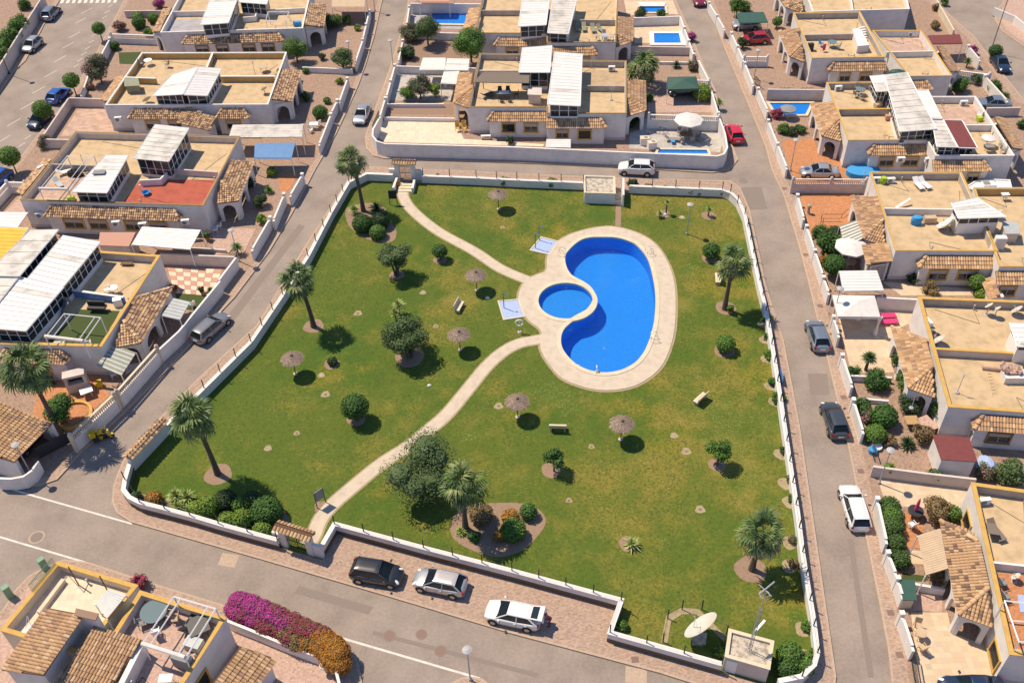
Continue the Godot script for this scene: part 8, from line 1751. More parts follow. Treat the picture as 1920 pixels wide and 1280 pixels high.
func clutter() -> void:
	var D := 2.915
	# lamps
	street_lamp("street lamp at the garage corner of the western street",V(-40.68,-53.86),4.0); street_lamp("street lamp on the corner plot below the southern white line",V(-3.72,-34.19),3.9); street_lamp("street lamp at the chequered courtyard wall",V(-28.37,-82.27),4.0); street_lamp("street lamp on the western street by the grey leaved tree",V(-20.45,-123.72),4.0); street_lamp("street lamp at the far end of the western street",V(-18.74,-141.82),4.0); street_lamp("street lamp beside the gazebo yard",V(30.75,-69.76),4.0); street_lamp("street lamp beside the flower pot court",V(29.43,-50.07),4.0); street_lamp("street lamp beside the olive garden",V(-14.79,-123.61),4.0); street_lamp("tall slender lamp post on the far eastern road",V(66.01,-122.53),8.5,{"dark": true}); street_lamp("street lamp beside the clipped hedge across the western avenue",V(-67.87,-125.94),8.0,{"dark": true}); street_lamp("street lamp at the hidden car's garden wall",V(32.93,-117.22),4.0); street_lamp("street lamp beside the silver car's orange yard",V(32.7,-95.6),4.0)
	# air conditioners
	for a in [[V(13.94,-115.49),0.0,3.0,"air conditioner on the northern back terrace"],[V(41.1,-108.62),0.1,D,"air conditioner on the third eastern house's back terrace"],[V(39.89,-88.7),0.0,D,"white unit at the left of the lounger terrace"],[V(41.38,-88.51),0.0,D,"second white unit on the lounger terrace"],[V(54.32,-122.13),0.0,D,"air conditioner on the pink eastern terrace"],[V(54.84,-104.05),0.0,D,"air conditioner on the pale pink rear terrace"],[V(35.4,-45.59),0.1,D,"air conditioner inside the corner house parapet"],[V(-52.9,-96.77),1.0,D,"air conditioner at the red house's back parapet"],[V(50,-78.61),0.1,D,"boxed unit on the rear half of the parasol house"],[V(44.44,-93.98),0.0,1.9,"air conditioner between the third eastern house's windows"],[V(47.46,-93.68),0.0,1.9,"air conditioner right of the third eastern house's windows"],[V(-42,-86.96),0.1,1.9,"air conditioner between the red house's windows"],[V(-39.03,-86.49),0.1,1.9,"second air conditioner between the red house's windows"],[V(-34.53,-86.81),0.1,1.9,"air conditioner at the right end of the red house front"],[V(-47.68,-108.98),0.1,1.9,"round air conditioner on the second western house front"],[V(-51.03,-89.33),0.1,1.7,"round air conditioner on the red house's left front"]]:
		ac_unit(a[3],a[0],a[2],a[1])
	# dishes
	sat_dish("white dish leaning on the ochre parapet of the sandy roof",V(37.84,-63.05),D,0.75,-2.36,0.85,0.3); sat_dish("small dish pointing up by the back wall of the sandy roof",V(43.65,-66.91),D,0.4,-2.36,0.85,0.9); sat_dish("paired small dish by the back wall of the sandy roof",V(44.23,-66.51),D,0.4,-2.36,0.85,0.8); sat_dish("round mesh dish at the right end of the sandy roof",V(46.26,-66.7),D,0.55,-2.36,0.85,0.4); sat_dish("small dish at the western house's front parapet",V(-44.36,-111.33),D,0.6,-2.36,0.85,0.3); sat_dish("dish beside the parasol house's roof room",V(50.23,-81.46),D,0.5,-2.36,0.85,0.5); sat_dish("dish on the corner of the second western terrace",V(-29.96,-112.72),D,0.45,-2.36,0.85,0.5); sat_dish("grey dish on the terracotta roof terrace",V(35.06,-38.77),D,0.35,-2.36,0.85,0.4)
	sat_dish("dish on the round table terrace beside the leaning shutter",V(44.4,-79.79),D,0.9,-2.36,0.85,0.3)
	for a in [[V(37.52,-57.2),2.2,"stubby aerial with stay wires on the sandy roof"],[V(-31.83,-116.91),2.4,"slim aerial on the second western house's back terrace"],[V(13.2,-108.18),2.0,"iron flue on the northern back terrace"],[V(-0.43,-120.42),2.6,"aerial mast on the northern front house"],[V(-47.49,-95.88),2.6,"aerial mast on the red house"],[V(38.48,-88.7),1.6,"thin aerial at the parasol house's parapet"],[V(33.13,-55.62),1.5,"thin aerial at the front parapet of the sandy roof"]]:
		var t := thing("roof_aerial",a[2],"antenna",up(a[0],D),"roof aerials"); var b := MB.new(); b.bar(Vector3.ZERO,Vector3(0,a[1],0),0.03,5); own("mast",b,M.grey,t); b = MB.new()
		for k in 4: b.bar(Vector3(-0.3,a[1] - k * 0.14,0),Vector3(0.3,a[1] - k * 0.14,0.05),0.012,3)
		own("rods",b,M.grey,t); b = MB.new(); b.lathe(Vector3.ZERO,[Vector2(0.2,0),Vector2(0.18,0.12),Vector2(0,0.14)],8); own("foot",b,M.grey,t)
	# loungers and chairs on the roofs
	for l in [[V(10.46,-127.57),1.57,"first green lounger of the pair of chairs on the back northern terrace"],[V(11.33,-127.51),1.57,"second green lounger beside the first on the back northern terrace"],[V(12.53,-127.09),1.5,"third green lounger on the back northern terrace"],[V(13.53,-126.85),1.1,"fourth green lounger set askew on the back northern terrace"]]: lounger(l[2],l[0],D,-l[1],"olive_sheet")
	table("round table on the back northern terrace",V(13.85,-124.14),D,0.55,"grey_sheet")
	for k in 4: chair("grey chair round the back northern terrace table, %s side" % ["near","far","west","east"][k],(V(13.85,-124.14)) + [V(0,0.9),V(0,-0.9),V(-0.95,0),V(0.95,0)][k],D,[0.0,PI,-PI / 2,PI / 2][k],"grey_sheet")
	lounger("white lounger with a wheel on the lounger terrace, nearer the wall",V(44.04,-87.64),D,-1.35,"plastic_white"); lounger("white lounger on the lounger terrace, nearer the edge",V(44.75,-87.7),D,-1.2,"plastic_white")
	lounger("grey lounger with a blue towel on the northern patio",V(20.04,-102.87),0.14,-0.15,"mesh_grey"); lounger("grey lounger turned to the corner of the northern patio",V(23.63,-102.39),0.14,2.3,"mesh_grey"); plain("towel","blue towel on the northern patio lounger","towel","blue_cloth",func(m: MB) -> void: m.box(up(V(20.11,-102.29),0.51),Vector3(0.5,0.04,0.6)))
	parasol("garden_parasol","large beige parasol on the northern patio",V(22.03,-103.7),1.75,2.6,"canvas",{"y": 0.13,"rise": 0.5}); table("dark table under the beige patio parasol",V(21.77,-103.24),0.14,0.8,"wood",{"w": 1.0})
	for k in 5: chair("dark chair round the beige parasol's table, %s" % ["north west","north east","south west","south east","east end"][k],(V(21.77,-103.24)) + [V(-0.6,-0.9),V(0.6,-0.9),V(-0.6,0.9),V(0.6,0.9),V(1.5,0)][k],0.14,[PI,PI,0,0,PI / 2][k],"mesh_grey")
	for c in [[V(17.14,-103.3),1.2,"black bicycle frame leaning in the shade of the northern patio wall"],[V(19.06,-104.63),0.0,"bicycle with pale tyres by the northern patio wall"]]:
		var t := thing("bicycle",c[2],"bicycle",up(c[0],0.14),"bicycles",c[1])
		for x in [-0.5,0.5]:
			var b := MB.new(); var last := Vector3(x + 0.33,0.33,0)
			for k in range(1,17): var q := Vector3(x + 0.33 * cos(TAU * k / 16),0.33 + 0.33 * sin(TAU * k / 16),0); b.bar(last,q,0.02,4); last = q
			own("wheel",b,M.dark,t)
		var b := MB.new(); b.bar(Vector3(-0.5,0.33,0),Vector3(-0.1,0.33,0),0.02,4); b.bar(Vector3(-0.1,0.33,0),Vector3(0.4,0.75,0),0.02,4); b.bar(Vector3(-0.2,0.8,0),Vector3(0.4,0.78,0),0.02,4); b.bar(Vector3(-0.1,0.33,0),Vector3(-0.22,0.88,0),0.02,4); b.bar(Vector3(0.5,0.33,0),Vector3(0.38,0.95,0),0.02,4); b.bar(Vector3(-0.5,0.33,0),Vector3(-0.2,0.8,0),0.016,4); own("frame",b,M.dark,t)
		b = MB.new(); b.bar(Vector3(0.36,0.97,-0.25),Vector3(0.36,0.97,0.25),0.016,4); own("handlebar",b,M.steel,t); b = MB.new(); b.box(Vector3(-0.23,0.91,0),Vector3(0.24,0.05,0.13)); own("saddle",b,M.dark,t)
	for k in [[V(16.7,-102.36),"white kitchen block with a sink on the northern patio",0.0],[V(17.47,-101.36),"white barbecue block beside the patio pool",0.2]]:
		var t := thing("outdoor_counter",k[1],"counter",up(k[0],0.14),"",k[2]); var b := MB.new(); b.box(Vector3(0,0.45,0),Vector3(1.0,0.9,0.7)); own("block",b,M.white_clean,t); b = MB.new(); b.box(Vector3(0,0.93,0),Vector3(1.08,0.06,0.78)); own("worktop",b,M.coping,t); b = MB.new(); b.box(Vector3(0.15,0.97,0),Vector3(0.4,0.03,0.4)); own("sink",b,M.mesh_grey,t)
	# northern house dining set and porch furniture
	table("long dining table with a white runner under the reed shade",V(0.08,-109.72),D,0.9,"glass_table",{"w": 0.9}); plain("table_runner","white cloth on the table under the reed shade","tablecloth","plastic_white",func(m: MB) -> void: m.box(up(V(0.08,-109.72),D + 0.76),Vector3(1.2,0.02,0.6)))
	for k in 6: chair("black iron chair at the reed shade table, %s" % ["first on the far side","second on the far side","first on the near side","second on the near side","west end","east end"][k],(V(0.08,-109.72)) + [V(-0.5,-0.85),V(0.5,-0.85),V(-0.5,0.85),V(0.5,0.85),V(-1.5,0),V(1.5,0)][k],D,[PI,PI,0,0,-PI / 2,PI / 2][k],"plastic_black")
	lounger("dark folded lounger at the west end of the reed shade terrace",V(-2.03,-110.05),D,0.6,"plastic_black"); shed("white plastered store block beside the reed shade",[V(3.17,-109.47),V(4.6,-109.36),V(4.53,-107.74),V(3.04,-107.97)],1.25,"pinkish","pinkish",{"y": 2.9,"slope": 0.0})
	table("yellow cushioned table in the northern west porch",V(-5.34,-111.37),0.2,0.8,"cushion",{"w": 0.9})
	for k in 4: chair("yellow cushioned chair on the northern west porch step, %s" % ["far left","far right","near left","near right"][k],[V(-5.89,-108.04),V(-5.03,-107.98),V(-5.81,-106.78),V(-4.95,-106.72)][k],0.2,[0.0,0.0,PI,PI][k],"cushion")
	bench_white()
	# western roofs
	table("round table on the second western house's back terrace",V(-46.75,-121.57),D,0.55,"plastic_white"); chair("chair left of the round table on the second western terrace",V(-47.68,-121.34),D,-1.5,"mesh_grey"); chair("chair right of the round table on the second western terrace",V(-44.1,-120.78),D,1.4,"mesh_grey"); table("low round table on the right hand second western terrace",V(-31.05,-118.66),D,0.6,"canvas_tan")
	shed("greenish storage chest on the second western terrace",[V(-48.15,-115.87),V(-46.55,-115.76),V(-45.94,-114.07),V(-47.62,-114.05)],1.0,"olive_sheet","olive_sheet",{"y": 2.9,"slope": 0.05}); plain("storage_box","blue storage box on the far western roof terrace","box","blue_cloth",func(m: MB) -> void: m.box(up(V(-28.47,-131.83),D + 0.3),Vector3(1.1,0.6,0.55),0.1)); plain("paddling_tub","blue tub on the red roof terrace","tub","blue_cloth",func(m: MB) -> void: m.lathe(up(V(-39.58,-91.24),D),[Vector2(0.3,0),Vector2(0.45,0.35),Vector2(0.4,0.35),Vector2(0.26,0.05),Vector2(0,0.05)],14)); plain("white_post","short white post on the red roof terrace","post","plastic_white",func(m: MB) -> void: m.bar(up(V(-40.15,-91.52),D),up(V(-40.15,-91.52),D + 1.1),0.09,8)); plain("cushion_stack","lime green cushion on the pink roof terrace","cushion","green_cloth",func(m: MB) -> void: m.box(up(V(-47.65,-90.63),D + 0.25),Vector3(0.7,0.5,0.5),0.2))
	lounger("pale blue lounger on the pink roof terrace",V(-50,-93.66),D,-0.9,"grey_sheet"); lounger("white lounger leaning at the back of the pink roof terrace",V(-49.97,-95.91),D,0.4,"plastic_white"); plain("dark_motorbike_cover","dark cover on the pink roof terrace","cover","dark",func(m: MB) -> void: m.lathe(up(V(-48.64,-95.5),D),[Vector2(0.7,0),Vector2(0.6,0.6),Vector2(0.2,0.9),Vector2(0,0.95)],10,1.4,0.6))
	plain("folded_swing","dark folded swing seat on the green turf terrace","garden swing","plastic_black",func(m: MB) -> void: m.box(up(V(-39.4,-71.84),D + 0.45),Vector3(1.7,0.25,0.7),-0.1); m.box(up(V(-39.43,-72),D + 0.75),Vector3(1.7,0.6,0.12),-0.1))
	plain("air_bed","grey mattress propped on the green turf terrace","mattress","mesh_grey",func(m: MB) -> void: m.obox(Transform3D(Basis(Vector3.UP,0.5) * Basis(Vector3.BACK,0.9),up(V(-42.47,-71.85),D + 0.6)),Vector3(1.5,0.14,1.0)))
	table("low table on the green turf terrace",V(-41.33,-66.6),D,0.5,"grey_sheet",{"w": 0.6}); chair("white slatted chair on the green turf terrace by the parapet",V(-38.81,-66.83),D,0.3,"plastic_white"); chair("white ring chair on the tan western terrace",V(-39.24,-74.47),D,2.0,"plastic_white"); table("white ring table on the tan western terrace",V(-38.48,-74.35),D,0.45,"plastic_white"); plain("store_box","white box at the parapet of the tan western terrace","box","plastic_white",func(m: MB) -> void: m.box(up(V(-37.63,-72.56),D + 0.4),Vector3(0.8,0.8,0.6),0.3)); plain("driftwood_bench","low dark bench against the back wall of the tan western terrace","bench","wood",func(m: MB) -> void: m.box(up(V(-38.44,-78.75),D + 0.2),Vector3(1.2,0.12,0.4),-0.06))
	# western yards
	table("white folding table in the orange tree courtyard",V(-38.72,-63.2),0.14,0.55,"plastic_white",{"w": 0.8,"dir": 0.5}); plain("tree_ring","yellow kerb ring round the orange tree","kerb ring","ochre",func(m: MB) -> void: ring(m,circle(V(-39.39,-60.73),1.75,22),0.25,0.1,0.4),"",false,"thing")
	var bq := thing("stone_barbecue","white plastered barbecue with a dark hearth in the orange courtyard","barbecue",up(V(-39.8,-64.2),0.12),"",0.3); var b := MB.new(); b.box(Vector3(0,0.5,0),Vector3(1.9,1.0,0.9)); b.box(Vector3(-0.8,1.4,0),Vector3(0.25,0.8,0.9)); b.box(Vector3(0.8,1.4,0),Vector3(0.25,0.8,0.9)); b.box(Vector3(0,1.9,0),Vector3(1.9,0.25,0.95)); own("block",b,M.pinkish,bq); b = MB.new(); b.box(Vector3(0,1.4,-0.25),Vector3(1.3,0.76,0.35)); own("hearth",b,M.dark,bq)
	plain("rain_barrel","dark barrel behind the palm in the orange courtyard","barrel","plastic_black",func(m: MB) -> void: m.lathe(up(V(-42.56,-64.89),0.12),[Vector2(0.28,0),Vector2(0.34,0.4),Vector2(0.28,0.85),Vector2(0,0.86)],12)); plain("yellow_bin","yellow bin beside the balustrade pier","bin","yellow",func(m: MB) -> void: m.box(up(V(-37.99,-64.39),0.45),Vector3(0.5,0.7,0.45),0.3))
	chair("white garden chair in the shade below the striped awning",V(-36.95,-65.44),0.14,2.2); chair("white chair before the palm courtyard house",V(-31.86,-87.51),0.14,1.6); chair("second white chair before the palm courtyard house",V(-31.58,-88.17),0.14,1.6); pot("potted palm on the pinkish courtyard",V(-32.47,-86.2),0.14,0.3,"fresh"); pot("pot with red flowers in the chequered courtyard",V(-34.02,-77.7),0.15,0.22,"crimson"); pot("low pot by the chequered courtyard's street wall",V(-31.2,-77.22),0.15,0.25,"dark"); chair("white slatted lounger frame at the chequered courtyard door",V(-31.73,-75.1),0.14,0.8)
	table("white table set for a meal in the western garden",V(-23.68,-108.59),0.14,0.55,"plastic_white",{"w": 0.8}); chair("white chair at the western garden table, street side",V(-23.22,-109.2),0.14,0.8); chair("white chair at the western garden table, house side",V(-24.03,-107.73),0.14,-2.2)
	# eastern roofs
	table("table on the second eastern house's terrace",V(43.23,-119.95),D,0.6,"glass_table"); chair("blue chair on the second eastern house's terrace",V(41.9,-120.21),D,-1.2,"blue_cloth"); chair("dark chair right of the table on the second eastern terrace",V(43.9,-119.3),D,1.4,"mesh_grey"); plain("washing_line","washing line with red and blue towels on the second eastern terrace","washing line","pink_cloth",func(m: MB) -> void: m.box(up(V(41.91,-118.75),D + 0.6),Vector3(0.5,0.9,0.03),0.5); m.bar(up(V(41.49,-118.68),D),up(V(41.49,-118.68),D + 1.1),0.02,4); m.bar(up(V(42.73,-119.19),D),up(V(42.73,-119.19),D + 1.1),0.02,4)); plain("gas_barbecue","dark gas barbecue on the second eastern terrace","barbecue","plastic_black",func(m: MB) -> void: m.box(up(V(40.27,-119.27),D + 0.5),Vector3(0.7,0.9,0.5)))
	table("round glass table on the third eastern house's terrace",V(43.43,-107.38),D,0.6,"glass_table"); chair("dark chair left of the round glass table",V(42.71,-106.83),D,-1.0,"mesh_grey"); chair("dark chair behind the round glass table",V(43.27,-108.36),D,2.6,"mesh_grey"); chair("dark chair below the round glass table",V(43.27,-106.28),D,0.2,"mesh_grey"); plain("rubbish_heap","heap of pale cushions beside the white roof room","cushions","canvas_tan",func(m: MB) -> void: m.box(up(V(44.71,-104.4),D + 0.3),Vector3(0.9,0.4,0.6),0.4); m.box(up(V(44.9,-104.53),D + 0.6),Vector3(0.6,0.3,0.5),0.9)); plain("green_crate","green grey crate beside the white roof room","crate","grey_sheet",func(m: MB) -> void: m.box(up(V(46.02,-104.31),D + 0.35),Vector3(0.9,0.7,0.6),0.1)); plain("brick_stack","low brown brick block by the white roof room","bricks","tile_pink",func(m: MB) -> void: m.box(up(V(45.14,-101.4),D + 0.35),Vector3(0.9,0.5,0.5)))
	plain("green_dome","dark green tarpaulin hood on the second rear eastern roof","cover","green_sheet",func(m: MB) -> void: m.prism(PackedVector2Array([V(48.01,-111.59),V(50.22,-111.43),V(50.01,-110.76),V(47.81,-110.92)]),D,3.6); m.lathe(up(V(48.87,-111.04),3.6),[Vector2(1.1,0),Vector2(0.9,0.35),Vector2(0,0.6)],8,1.0,0.6)); chair("white chair on the pale pink rear terrace",V(55.58,-101.06),D,1.0); plain("green_box","pale green box on the pale pink rear terrace","box","green_cloth",func(m: MB) -> void: m.box(up(V(55.42,-100.47),D + 0.25),Vector3(0.6,0.5,0.5),0.3))
	parasol("closed_parasol","white round table parasol on the tan rear terrace",V(54.2,-95.07),0.8,1.3,"canvas",{"y": D,"rise": 0.2}); chair("dark chair on the tan rear terrace",V(55.66,-94.66),D,1.3,"mesh_grey"); chair("second dark chair on the tan rear terrace",V(55.43,-93.45),D,1.3,"mesh_grey"); table("dark bench table on the tan rear terrace",V(53.99,-93.88),D,0.5,"mesh_grey",{"w": 0.6})
	plain("lime_barrel","lime green barrel between the white units","barrel","green_cloth",func(m: MB) -> void: m.lathe(up(V(40.56,-88.46),D),[Vector2(0.3,0),Vector2(0.36,0.4),Vector2(0.3,0.75),Vector2(0,0.77)],12)); plain("blue_barbecue","kettle barbecue with a bright blue cover on the lower parasol house terrace","barbecue","blue_cloth",func(m: MB) -> void: m.lathe(up(V(41.73,-81.04),D),[Vector2(0.45,0),Vector2(0.5,0.6),Vector2(0.42,0.85),Vector2(0,0.95)],12,1.2,0.8)); plain("storage_chest","grey and cream storage chest beside the blue barbecue","chest","canvas_tan",func(m: MB) -> void: m.box(up(V(43.16,-81.23),D + 0.35),Vector3(1.2,0.65,0.6))); plain("leaning_board","white board leaning from the parasol house's roof room","board","plastic_white",func(m: MB) -> void: m.slab([up(V(43.32,-79.94),D + 0.5),up(V(43.44,-79.66),D + 0.5),up(V(44.91,-80.02),D + 1.3),up(V(44.87,-80.39),D + 1.3)],0.06)); plain("roof_ramp","white sloping board on the upper parasol house terrace","board","plastic_white",func(m: MB) -> void: m.slab([up(V(40.41,-83.83),D + 0.2),up(V(40.54,-83.54),D + 0.2),up(V(42.16,-84.41),D + 0.7),up(V(42.06,-84.61),D + 0.7)],0.06)); table("white table on the rear half of the parasol house",V(52.13,-84.67),D,0.4,"plastic_white",{"w": 0.5}); shed("grey roofed hutch on the rear half of the parasol house",[V(49.57,-79.12),V(50.81,-78.87),V(50.46,-77.35),V(49.22,-77.42)],1.1,"pinkish","grey_sheet",{"y": 2.9}); plain("chimney_box","white chimney block at the parapet of the parasol house","chimney","white_clean",func(m: MB) -> void: m.prism(PackedVector2Array([V(47.92,-76.92),V(48.94,-76.86),V(48.87,-76.26),V(47.79,-76.32)]),D,4.3))
	plain("skip_sack","cream builder's sack heaped with pale rubble on the sandy roof","sack","canvas",func(m: MB) -> void: m.box(up(V(42.76,-58.53),D + 0.35),Vector3(1.9,0.7,1.1),-0.05)); plain("rubble","heap of crumpled pale sheets on the sack of the sandy roof","sheets","yard_pink",func(m: MB) -> void:
		for k in 9: m.obox(Transform3D(Basis(Vector3(0.3,1,0.2).normalized(),k * 1.3),up(V(42.53,-58.94),0) + Vector3(sin(k * 2.1) * 0.6,3.72 + 0.1 * (k % 3),cos(k * 1.7) * 0.35)),Vector3(0.6,0.25,0.45)))
	plain("rolled_sheet","rolled pinkish sheet beside the builder's sack","sheet","yard_pink",func(m: MB) -> void: m.bar(up(V(40.66,-59.97),D + 0.15),up(V(42.23,-59.63),D + 0.15),0.2,7)); plain("ladder","thin ladder lying on the sandy roof","ladder","canvas_tan",func(m: MB) -> void:
		for s in 2: m.bar(up(V(40.88,-59.33),D + 0.04) + Vector3(s * 0.35,0,0),up(V(40.37,-56.8),D + 0.04) + Vector3(s * 0.35,0,0),0.025,4)
		for k in 7: m.bar(up((V(40.88,-59.33)).lerp(V(40.37,-56.8),k / 6.5),D + 0.04),up((V(40.88,-59.33)).lerp(V(40.37,-56.8),k / 6.5),D + 0.04) + Vector3(0.35,0,0),0.02,4))
	plain("black_sacks","pile of black sacks by the ochre parapet of the sandy roof","sacks","plastic_black",func(m: MB) -> void: m.lathe(up(V(37.73,-64.39),D),[Vector2(0.4,0),Vector2(0.45,0.3),Vector2(0,0.55)],8); m.lathe(up(V(38.05,-64.09),D),[Vector2(0.38,0),Vector2(0.4,0.28),Vector2(0,0.5)],8)); plain("white_slab","white slab leaning on the ochre parapet of the sandy roof","slab","plastic_white",func(m: MB) -> void: m.box(up(V(37.91,-65.82),D + 0.3),Vector3(0.3,0.5,0.9),0.3))
	lounger("brown slatted swing seat on the corner house roof",V(35.22,-42.91),D,-1.3,"reed"); plain("lounger_shade","brown reed hood over the seat on the corner house roof","shade","reed",func(m: MB) -> void: m.slab([up(V(34.4,-43.15),3.9),up(V(35.1,-43.02),3.9),up(V(35.13,-42.15),3.7),up(V(34.38,-42.32),3.7)],0.06)); plain("blue_mat","pale blue patterned mat on the terracotta roof terrace","mat","tray",func(m: MB) -> void: m.prism(PackedVector2Array([V(34.83,-37.66),V(35.95,-37.49),V(35.62,-36.15),V(34.5,-36.28)]),2.93,2.95)); chair("dark chair on the terracotta roof terrace, upper",V(33.98,-38.41),D,-1.4,"mesh_grey"); chair("dark chair on the terracotta roof terrace, lower",V(33.77,-37.3),D,-1.4,"mesh_grey")
	# eastern yards
	parasol("garden_parasol","large round white parasol in the leafy eastern garden",V(34.49,-78.22),1.7,2.6,"canvas",{"y": 0.13,"rise": 0.4}); table("table beneath the round white parasol",V(34.61,-77.87),0.14,0.6,"canvas_tan")
	for l in [[V(35.93,-69.95),"upper pink lounger beside the gazebo"],[V(35.88,-69.11),"lower pink lounger beside the gazebo"]]: lounger(l[1],l[0],0.14,0.05,"pink_cloth","pink loungers",0.2)
	chair("white chair beneath the gazebo",V(33.03,-69.49),0.14,0.5); plain("gazebo_curtain","tied cream curtain at the corner post of the gazebo","curtain","canvas",func(m: MB) -> void: m.lathe(up(V(34.25,-67.64),0.14),[Vector2(0.22,0),Vector2(0.08,1.3),Vector2(0.25,2.3)],8)); parasol("closed_parasol","grey parasol and round table beside the eastern pool",V(34.95,-107.33),1.0,1.5,"mesh_grey",{"y": 0.14,"rise": 0.2})
	plain("paddling_pool","bright blue paddling pool cover beside the silver saloon","pool cover","blue_cloth",func(m: MB) -> void: m.lathe(up(V(40.67,-94.44),0.13),[Vector2(1.9,0),Vector2(1.9,0.6),Vector2(0,0.75)],22,1.0,0.62)); plain("frame_rails","low black rail frame on the plain orange yard","rail","iron",func(m: MB) -> void:
		for q in [[V(33.93,-86.38),V(36.09,-86.25)],[V(33.48,-85.05),V(35.74,-84.92)],[V(33.93,-86.38),V(33.48,-85.05)],[V(36.09,-86.25),V(37.04,-87.18)]]: m.bar(up(q[0],0.6),up(q[1],0.6),0.03,4); m.bar(up(q[0],0.12),up(q[0],0.6),0.03,4))
	plain("stone_lantern","stone ornament on a pedestal in the plain orange yard","statue","concrete",func(m: MB) -> void: m.lathe(up(V(32.7,-87.24),0.13),[Vector2(0.28,0),Vector2(0.18,0.2),Vector2(0.14,0.7),Vector2(0.26,0.85),Vector2(0.22,1.1),Vector2(0,1.25)],10))
	for k in 6: pot("terracotta pot along the pinkish wall, %s" % ["first from the street with a wide yellow plant","second from the street","third from the street","fourth from the street","fifth from the street","last and farthest from the street"][k],[V(30.33,-50.91),V(31.15,-50.6),V(31.94,-50.45),V(32.59,-50.31),V(33.17,-50.23),V(34.14,-50.02)][k],0.135,0.24 if k else 0.36,["lime","orange","orange","russet","orange","russet"][k])
	table("small white round table in the flower pot court",V(35.03,-49.82),0.14,0.35,"plastic_white"); table("black round table with a magenta napkin on the orange patio",V(31.16,-46.68),0.14,0.6,"plastic_black"); plain("closed_umbrella","folded magenta parasol at the black round table","parasol","pink_cloth",func(m: MB) -> void: m.lathe(up(V(31.12,-46.68),0.9),[Vector2(0.05,0),Vector2(0.16,0.2),Vector2(0.1,1.2),Vector2(0.02,1.5)],8)); chair("white folding chair at the black round table",V(30.59,-45.58),0.14,0.4); chair("round mosaic table's upper chair on the sandy driveway",V(28.21,-36.93),0.14,2.8,"canvas_tan"); chair("round mosaic table's lower chair on the sandy driveway",V(27.98,-35.18),0.14,0.4,"canvas_tan"); table("round mosaic table on the sandy driveway",V(28.16,-36.17),0.14,0.4,"canvas_tan")
	table("yellow bench in the planted villa garden",V(33.88,-56.15),0.14,0.55,"pale_wood",{"w": 1.0}); table("cluttered patterned table in the planted villa garden",V(35.07,-55.72),0.14,0.6,"yard_pink",{"w": 1.6,"dir": 0.4}); plain("blue_tub","blue tub at the green mesh gate","tub","blue_cloth",func(m: MB) -> void: m.lathe(up(V(29.81,-53.34),0.13),[Vector2(0.3,0),Vector2(0.36,0.45),Vector2(0,0.46)],12)); plain("white_washing_bowl","round white basin beside the street wall","basin","plastic_white",func(m: MB) -> void: m.lathe(up(V(30.3,-53.79),0.13),[Vector2(0.35,0),Vector2(0.45,0.3),Vector2(0.38,0.3),Vector2(0,0.1)],14)); plain("covered_heap","heap under a blue and white plastic sheet beside the maroon shed","cover","tray",func(m: MB) -> void: m.lathe(up(V(38.54,-51.22),0.13),[Vector2(0.8,0),Vector2(0.75,0.5),Vector2(0.4,0.9),Vector2(0,1.0)],10,1.0,1.4)); plain("leaning_plank","grey plank leaning on the sandy roof house's bay","plank","mesh_grey",func(m: MB) -> void: m.slab([up(V(38.19,-54.25),0.2),up(V(38.37,-54.13),0.2),up(V(37.93,-53.8),2.0),up(V(37.8,-53.92),2.0)],0.06))
	for k in [[V(35.85,-113.09),"first curly iron ornament on the pool wall"],[V(38.6,-112.9),"second curly iron ornament on the pool wall"]]: plain("iron_ornament",k[1],"ornament","iron",func(m: MB) -> void:
		for j in 6: m.bar(up(k[0] + V(-0.7 + j * 0.25,0.16),0.95 + 0.12 * (j % 2)),up(k[0] + V(-0.5 + j * 0.25,0.16),1.2 - 0.12 * (j % 2)),0.03,4),"iron ornaments")
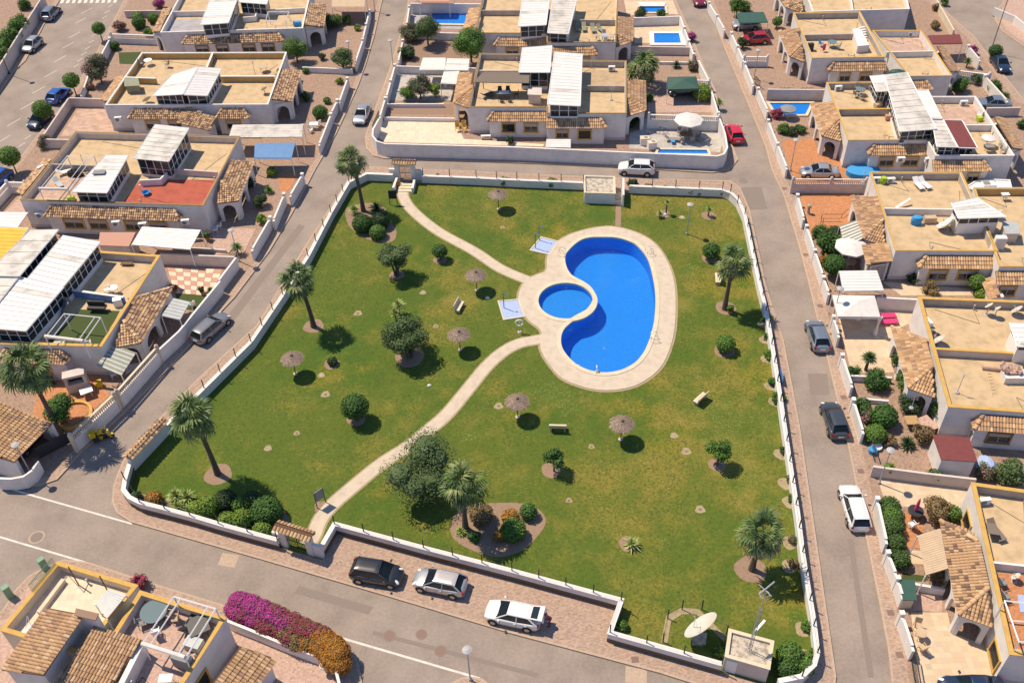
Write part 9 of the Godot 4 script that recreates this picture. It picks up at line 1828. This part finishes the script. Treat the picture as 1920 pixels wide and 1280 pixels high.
	# south villa terrace
	table("round glass topped table on the south villa dining terrace",V(-25.81,-38.29),D,0.95,"glass_table"); chair("dark chair left of the glass table in the villa's shade",V(-26.59,-37.6),D,-1.2,"mesh_grey"); chair("pale chair beside the glass table",V(-24.79,-38.21),D,1.2,"canvas_tan"); chair("second pale chair beyond the glass table",V(-24.26,-37.85),D,1.7,"canvas_tan"); chair("white chair in front of the glass table",V(-25.37,-36.85),D,0.3,"plastic_white"); table("long black table under the white pergola",V(-22.44,-37.09),D,0.7,"plastic_black",{"w": 1.5,"dir": 0.45}); lounger("black padded bench under the white pergola",V(-23.21,-37.47),D,1.2,"plastic_black"); plain("grey_chest","grey storage chest on the south villa terrace","chest","grey_sheet",func(m: MB) -> void: m.box(up(V(-22.54,-35.83),D + 0.35),Vector3(1.2,0.65,0.8),-0.35)); plain("outdoor_oven","dark grey outdoor oven at the edge of the south villa terrace","oven","mesh_grey",func(m: MB) -> void: m.box(up(V(-22.9,-34.43),D + 0.6),Vector3(1.4,1.2,0.6),-0.4)); table("white folding table low on the south villa terrace",V(-23.78,-33.19),D,0.45,"plastic_white",{"w": 0.6})
	plain("clothes_dryer","white folding clothes dryer on the cream terrace corner","clothes dryer","plastic_white",func(m: MB) -> void: m.bar(up(V(-34.65,-36.99),D),up(V(-34.4,-37.97),D + 1.2),0.025,4); m.bar(up(V(-34.35,-37.64),D),up(V(-34.4,-37.97),D + 1.2),0.025,4); m.slab([up(V(-34.96,-37.02),D + 0.4),up(V(-34.75,-36.84),D + 0.4),up(V(-34.09,-37.73),D + 0.4),up(V(-34.29,-37.91),D + 0.4)],0.04))
	plain("bench_slab","long pale bench along the cream terrace parapet","bench","coping",func(m: MB) -> void: m.seg(V(-34.2,-38.79),V(-33.26,-41.48),0.3,D,3.3)); for k in [[V(-32.15,-41.17),"first slanting pole on the south villa parapet"],[V(-29.68,-40.31),"second slanting pole on the south villa parapet"]]: plain("parapet_pole",k[1],"pole","wood",func(m: MB) -> void: m.bar(up(k[0],D),up(k[0],5.2),0.05,5))
	plain("globe_lamp","round white garden lamp beside the orange bougainvillea","lamp","dish",func(m: MB) -> void: m.bar(up(V(-13.89,-35.14),0.13),up(V(-13.89,-35.14),0.9),0.05,6); m.lathe(up(V(-13.89,-35.14),0.9),[Vector2(0.1,0),Vector2(0.35,0.1),Vector2(0.3,0.2),Vector2(0,0.3)],12))
	for k in [[V(-36.63,-44.62),"green box topped pier nearer the cream terrace"],[V(-38.52,-42.23),"green box topped pier at the villa gate"]]: plain("green_pier",k[1],"pier","mesh_green",func(m: MB) -> void: m.box(up(k[0],0.75),Vector3(0.5,1.3,0.4),0.8),"green topped piers")

func bench_white() -> void:
	var t := thing("white_bench","white slatted bench before the northern block's front wall","bench",up(V(-2.33,-104.82),0.14))
	for k in 3:
		var b := MB.new(); b.box(Vector3(0,0.45,-0.14 + k * 0.14),Vector3(1.2,0.04,0.11)); own("seat_slat",b,M.plastic_white,t)
	for s in [-1,1]:
		var b := MB.new(); b.box(Vector3(s * 0.5,0.22,0),Vector3(0.07,0.44,0.4)); own("leg",b,M.plastic_white,t)
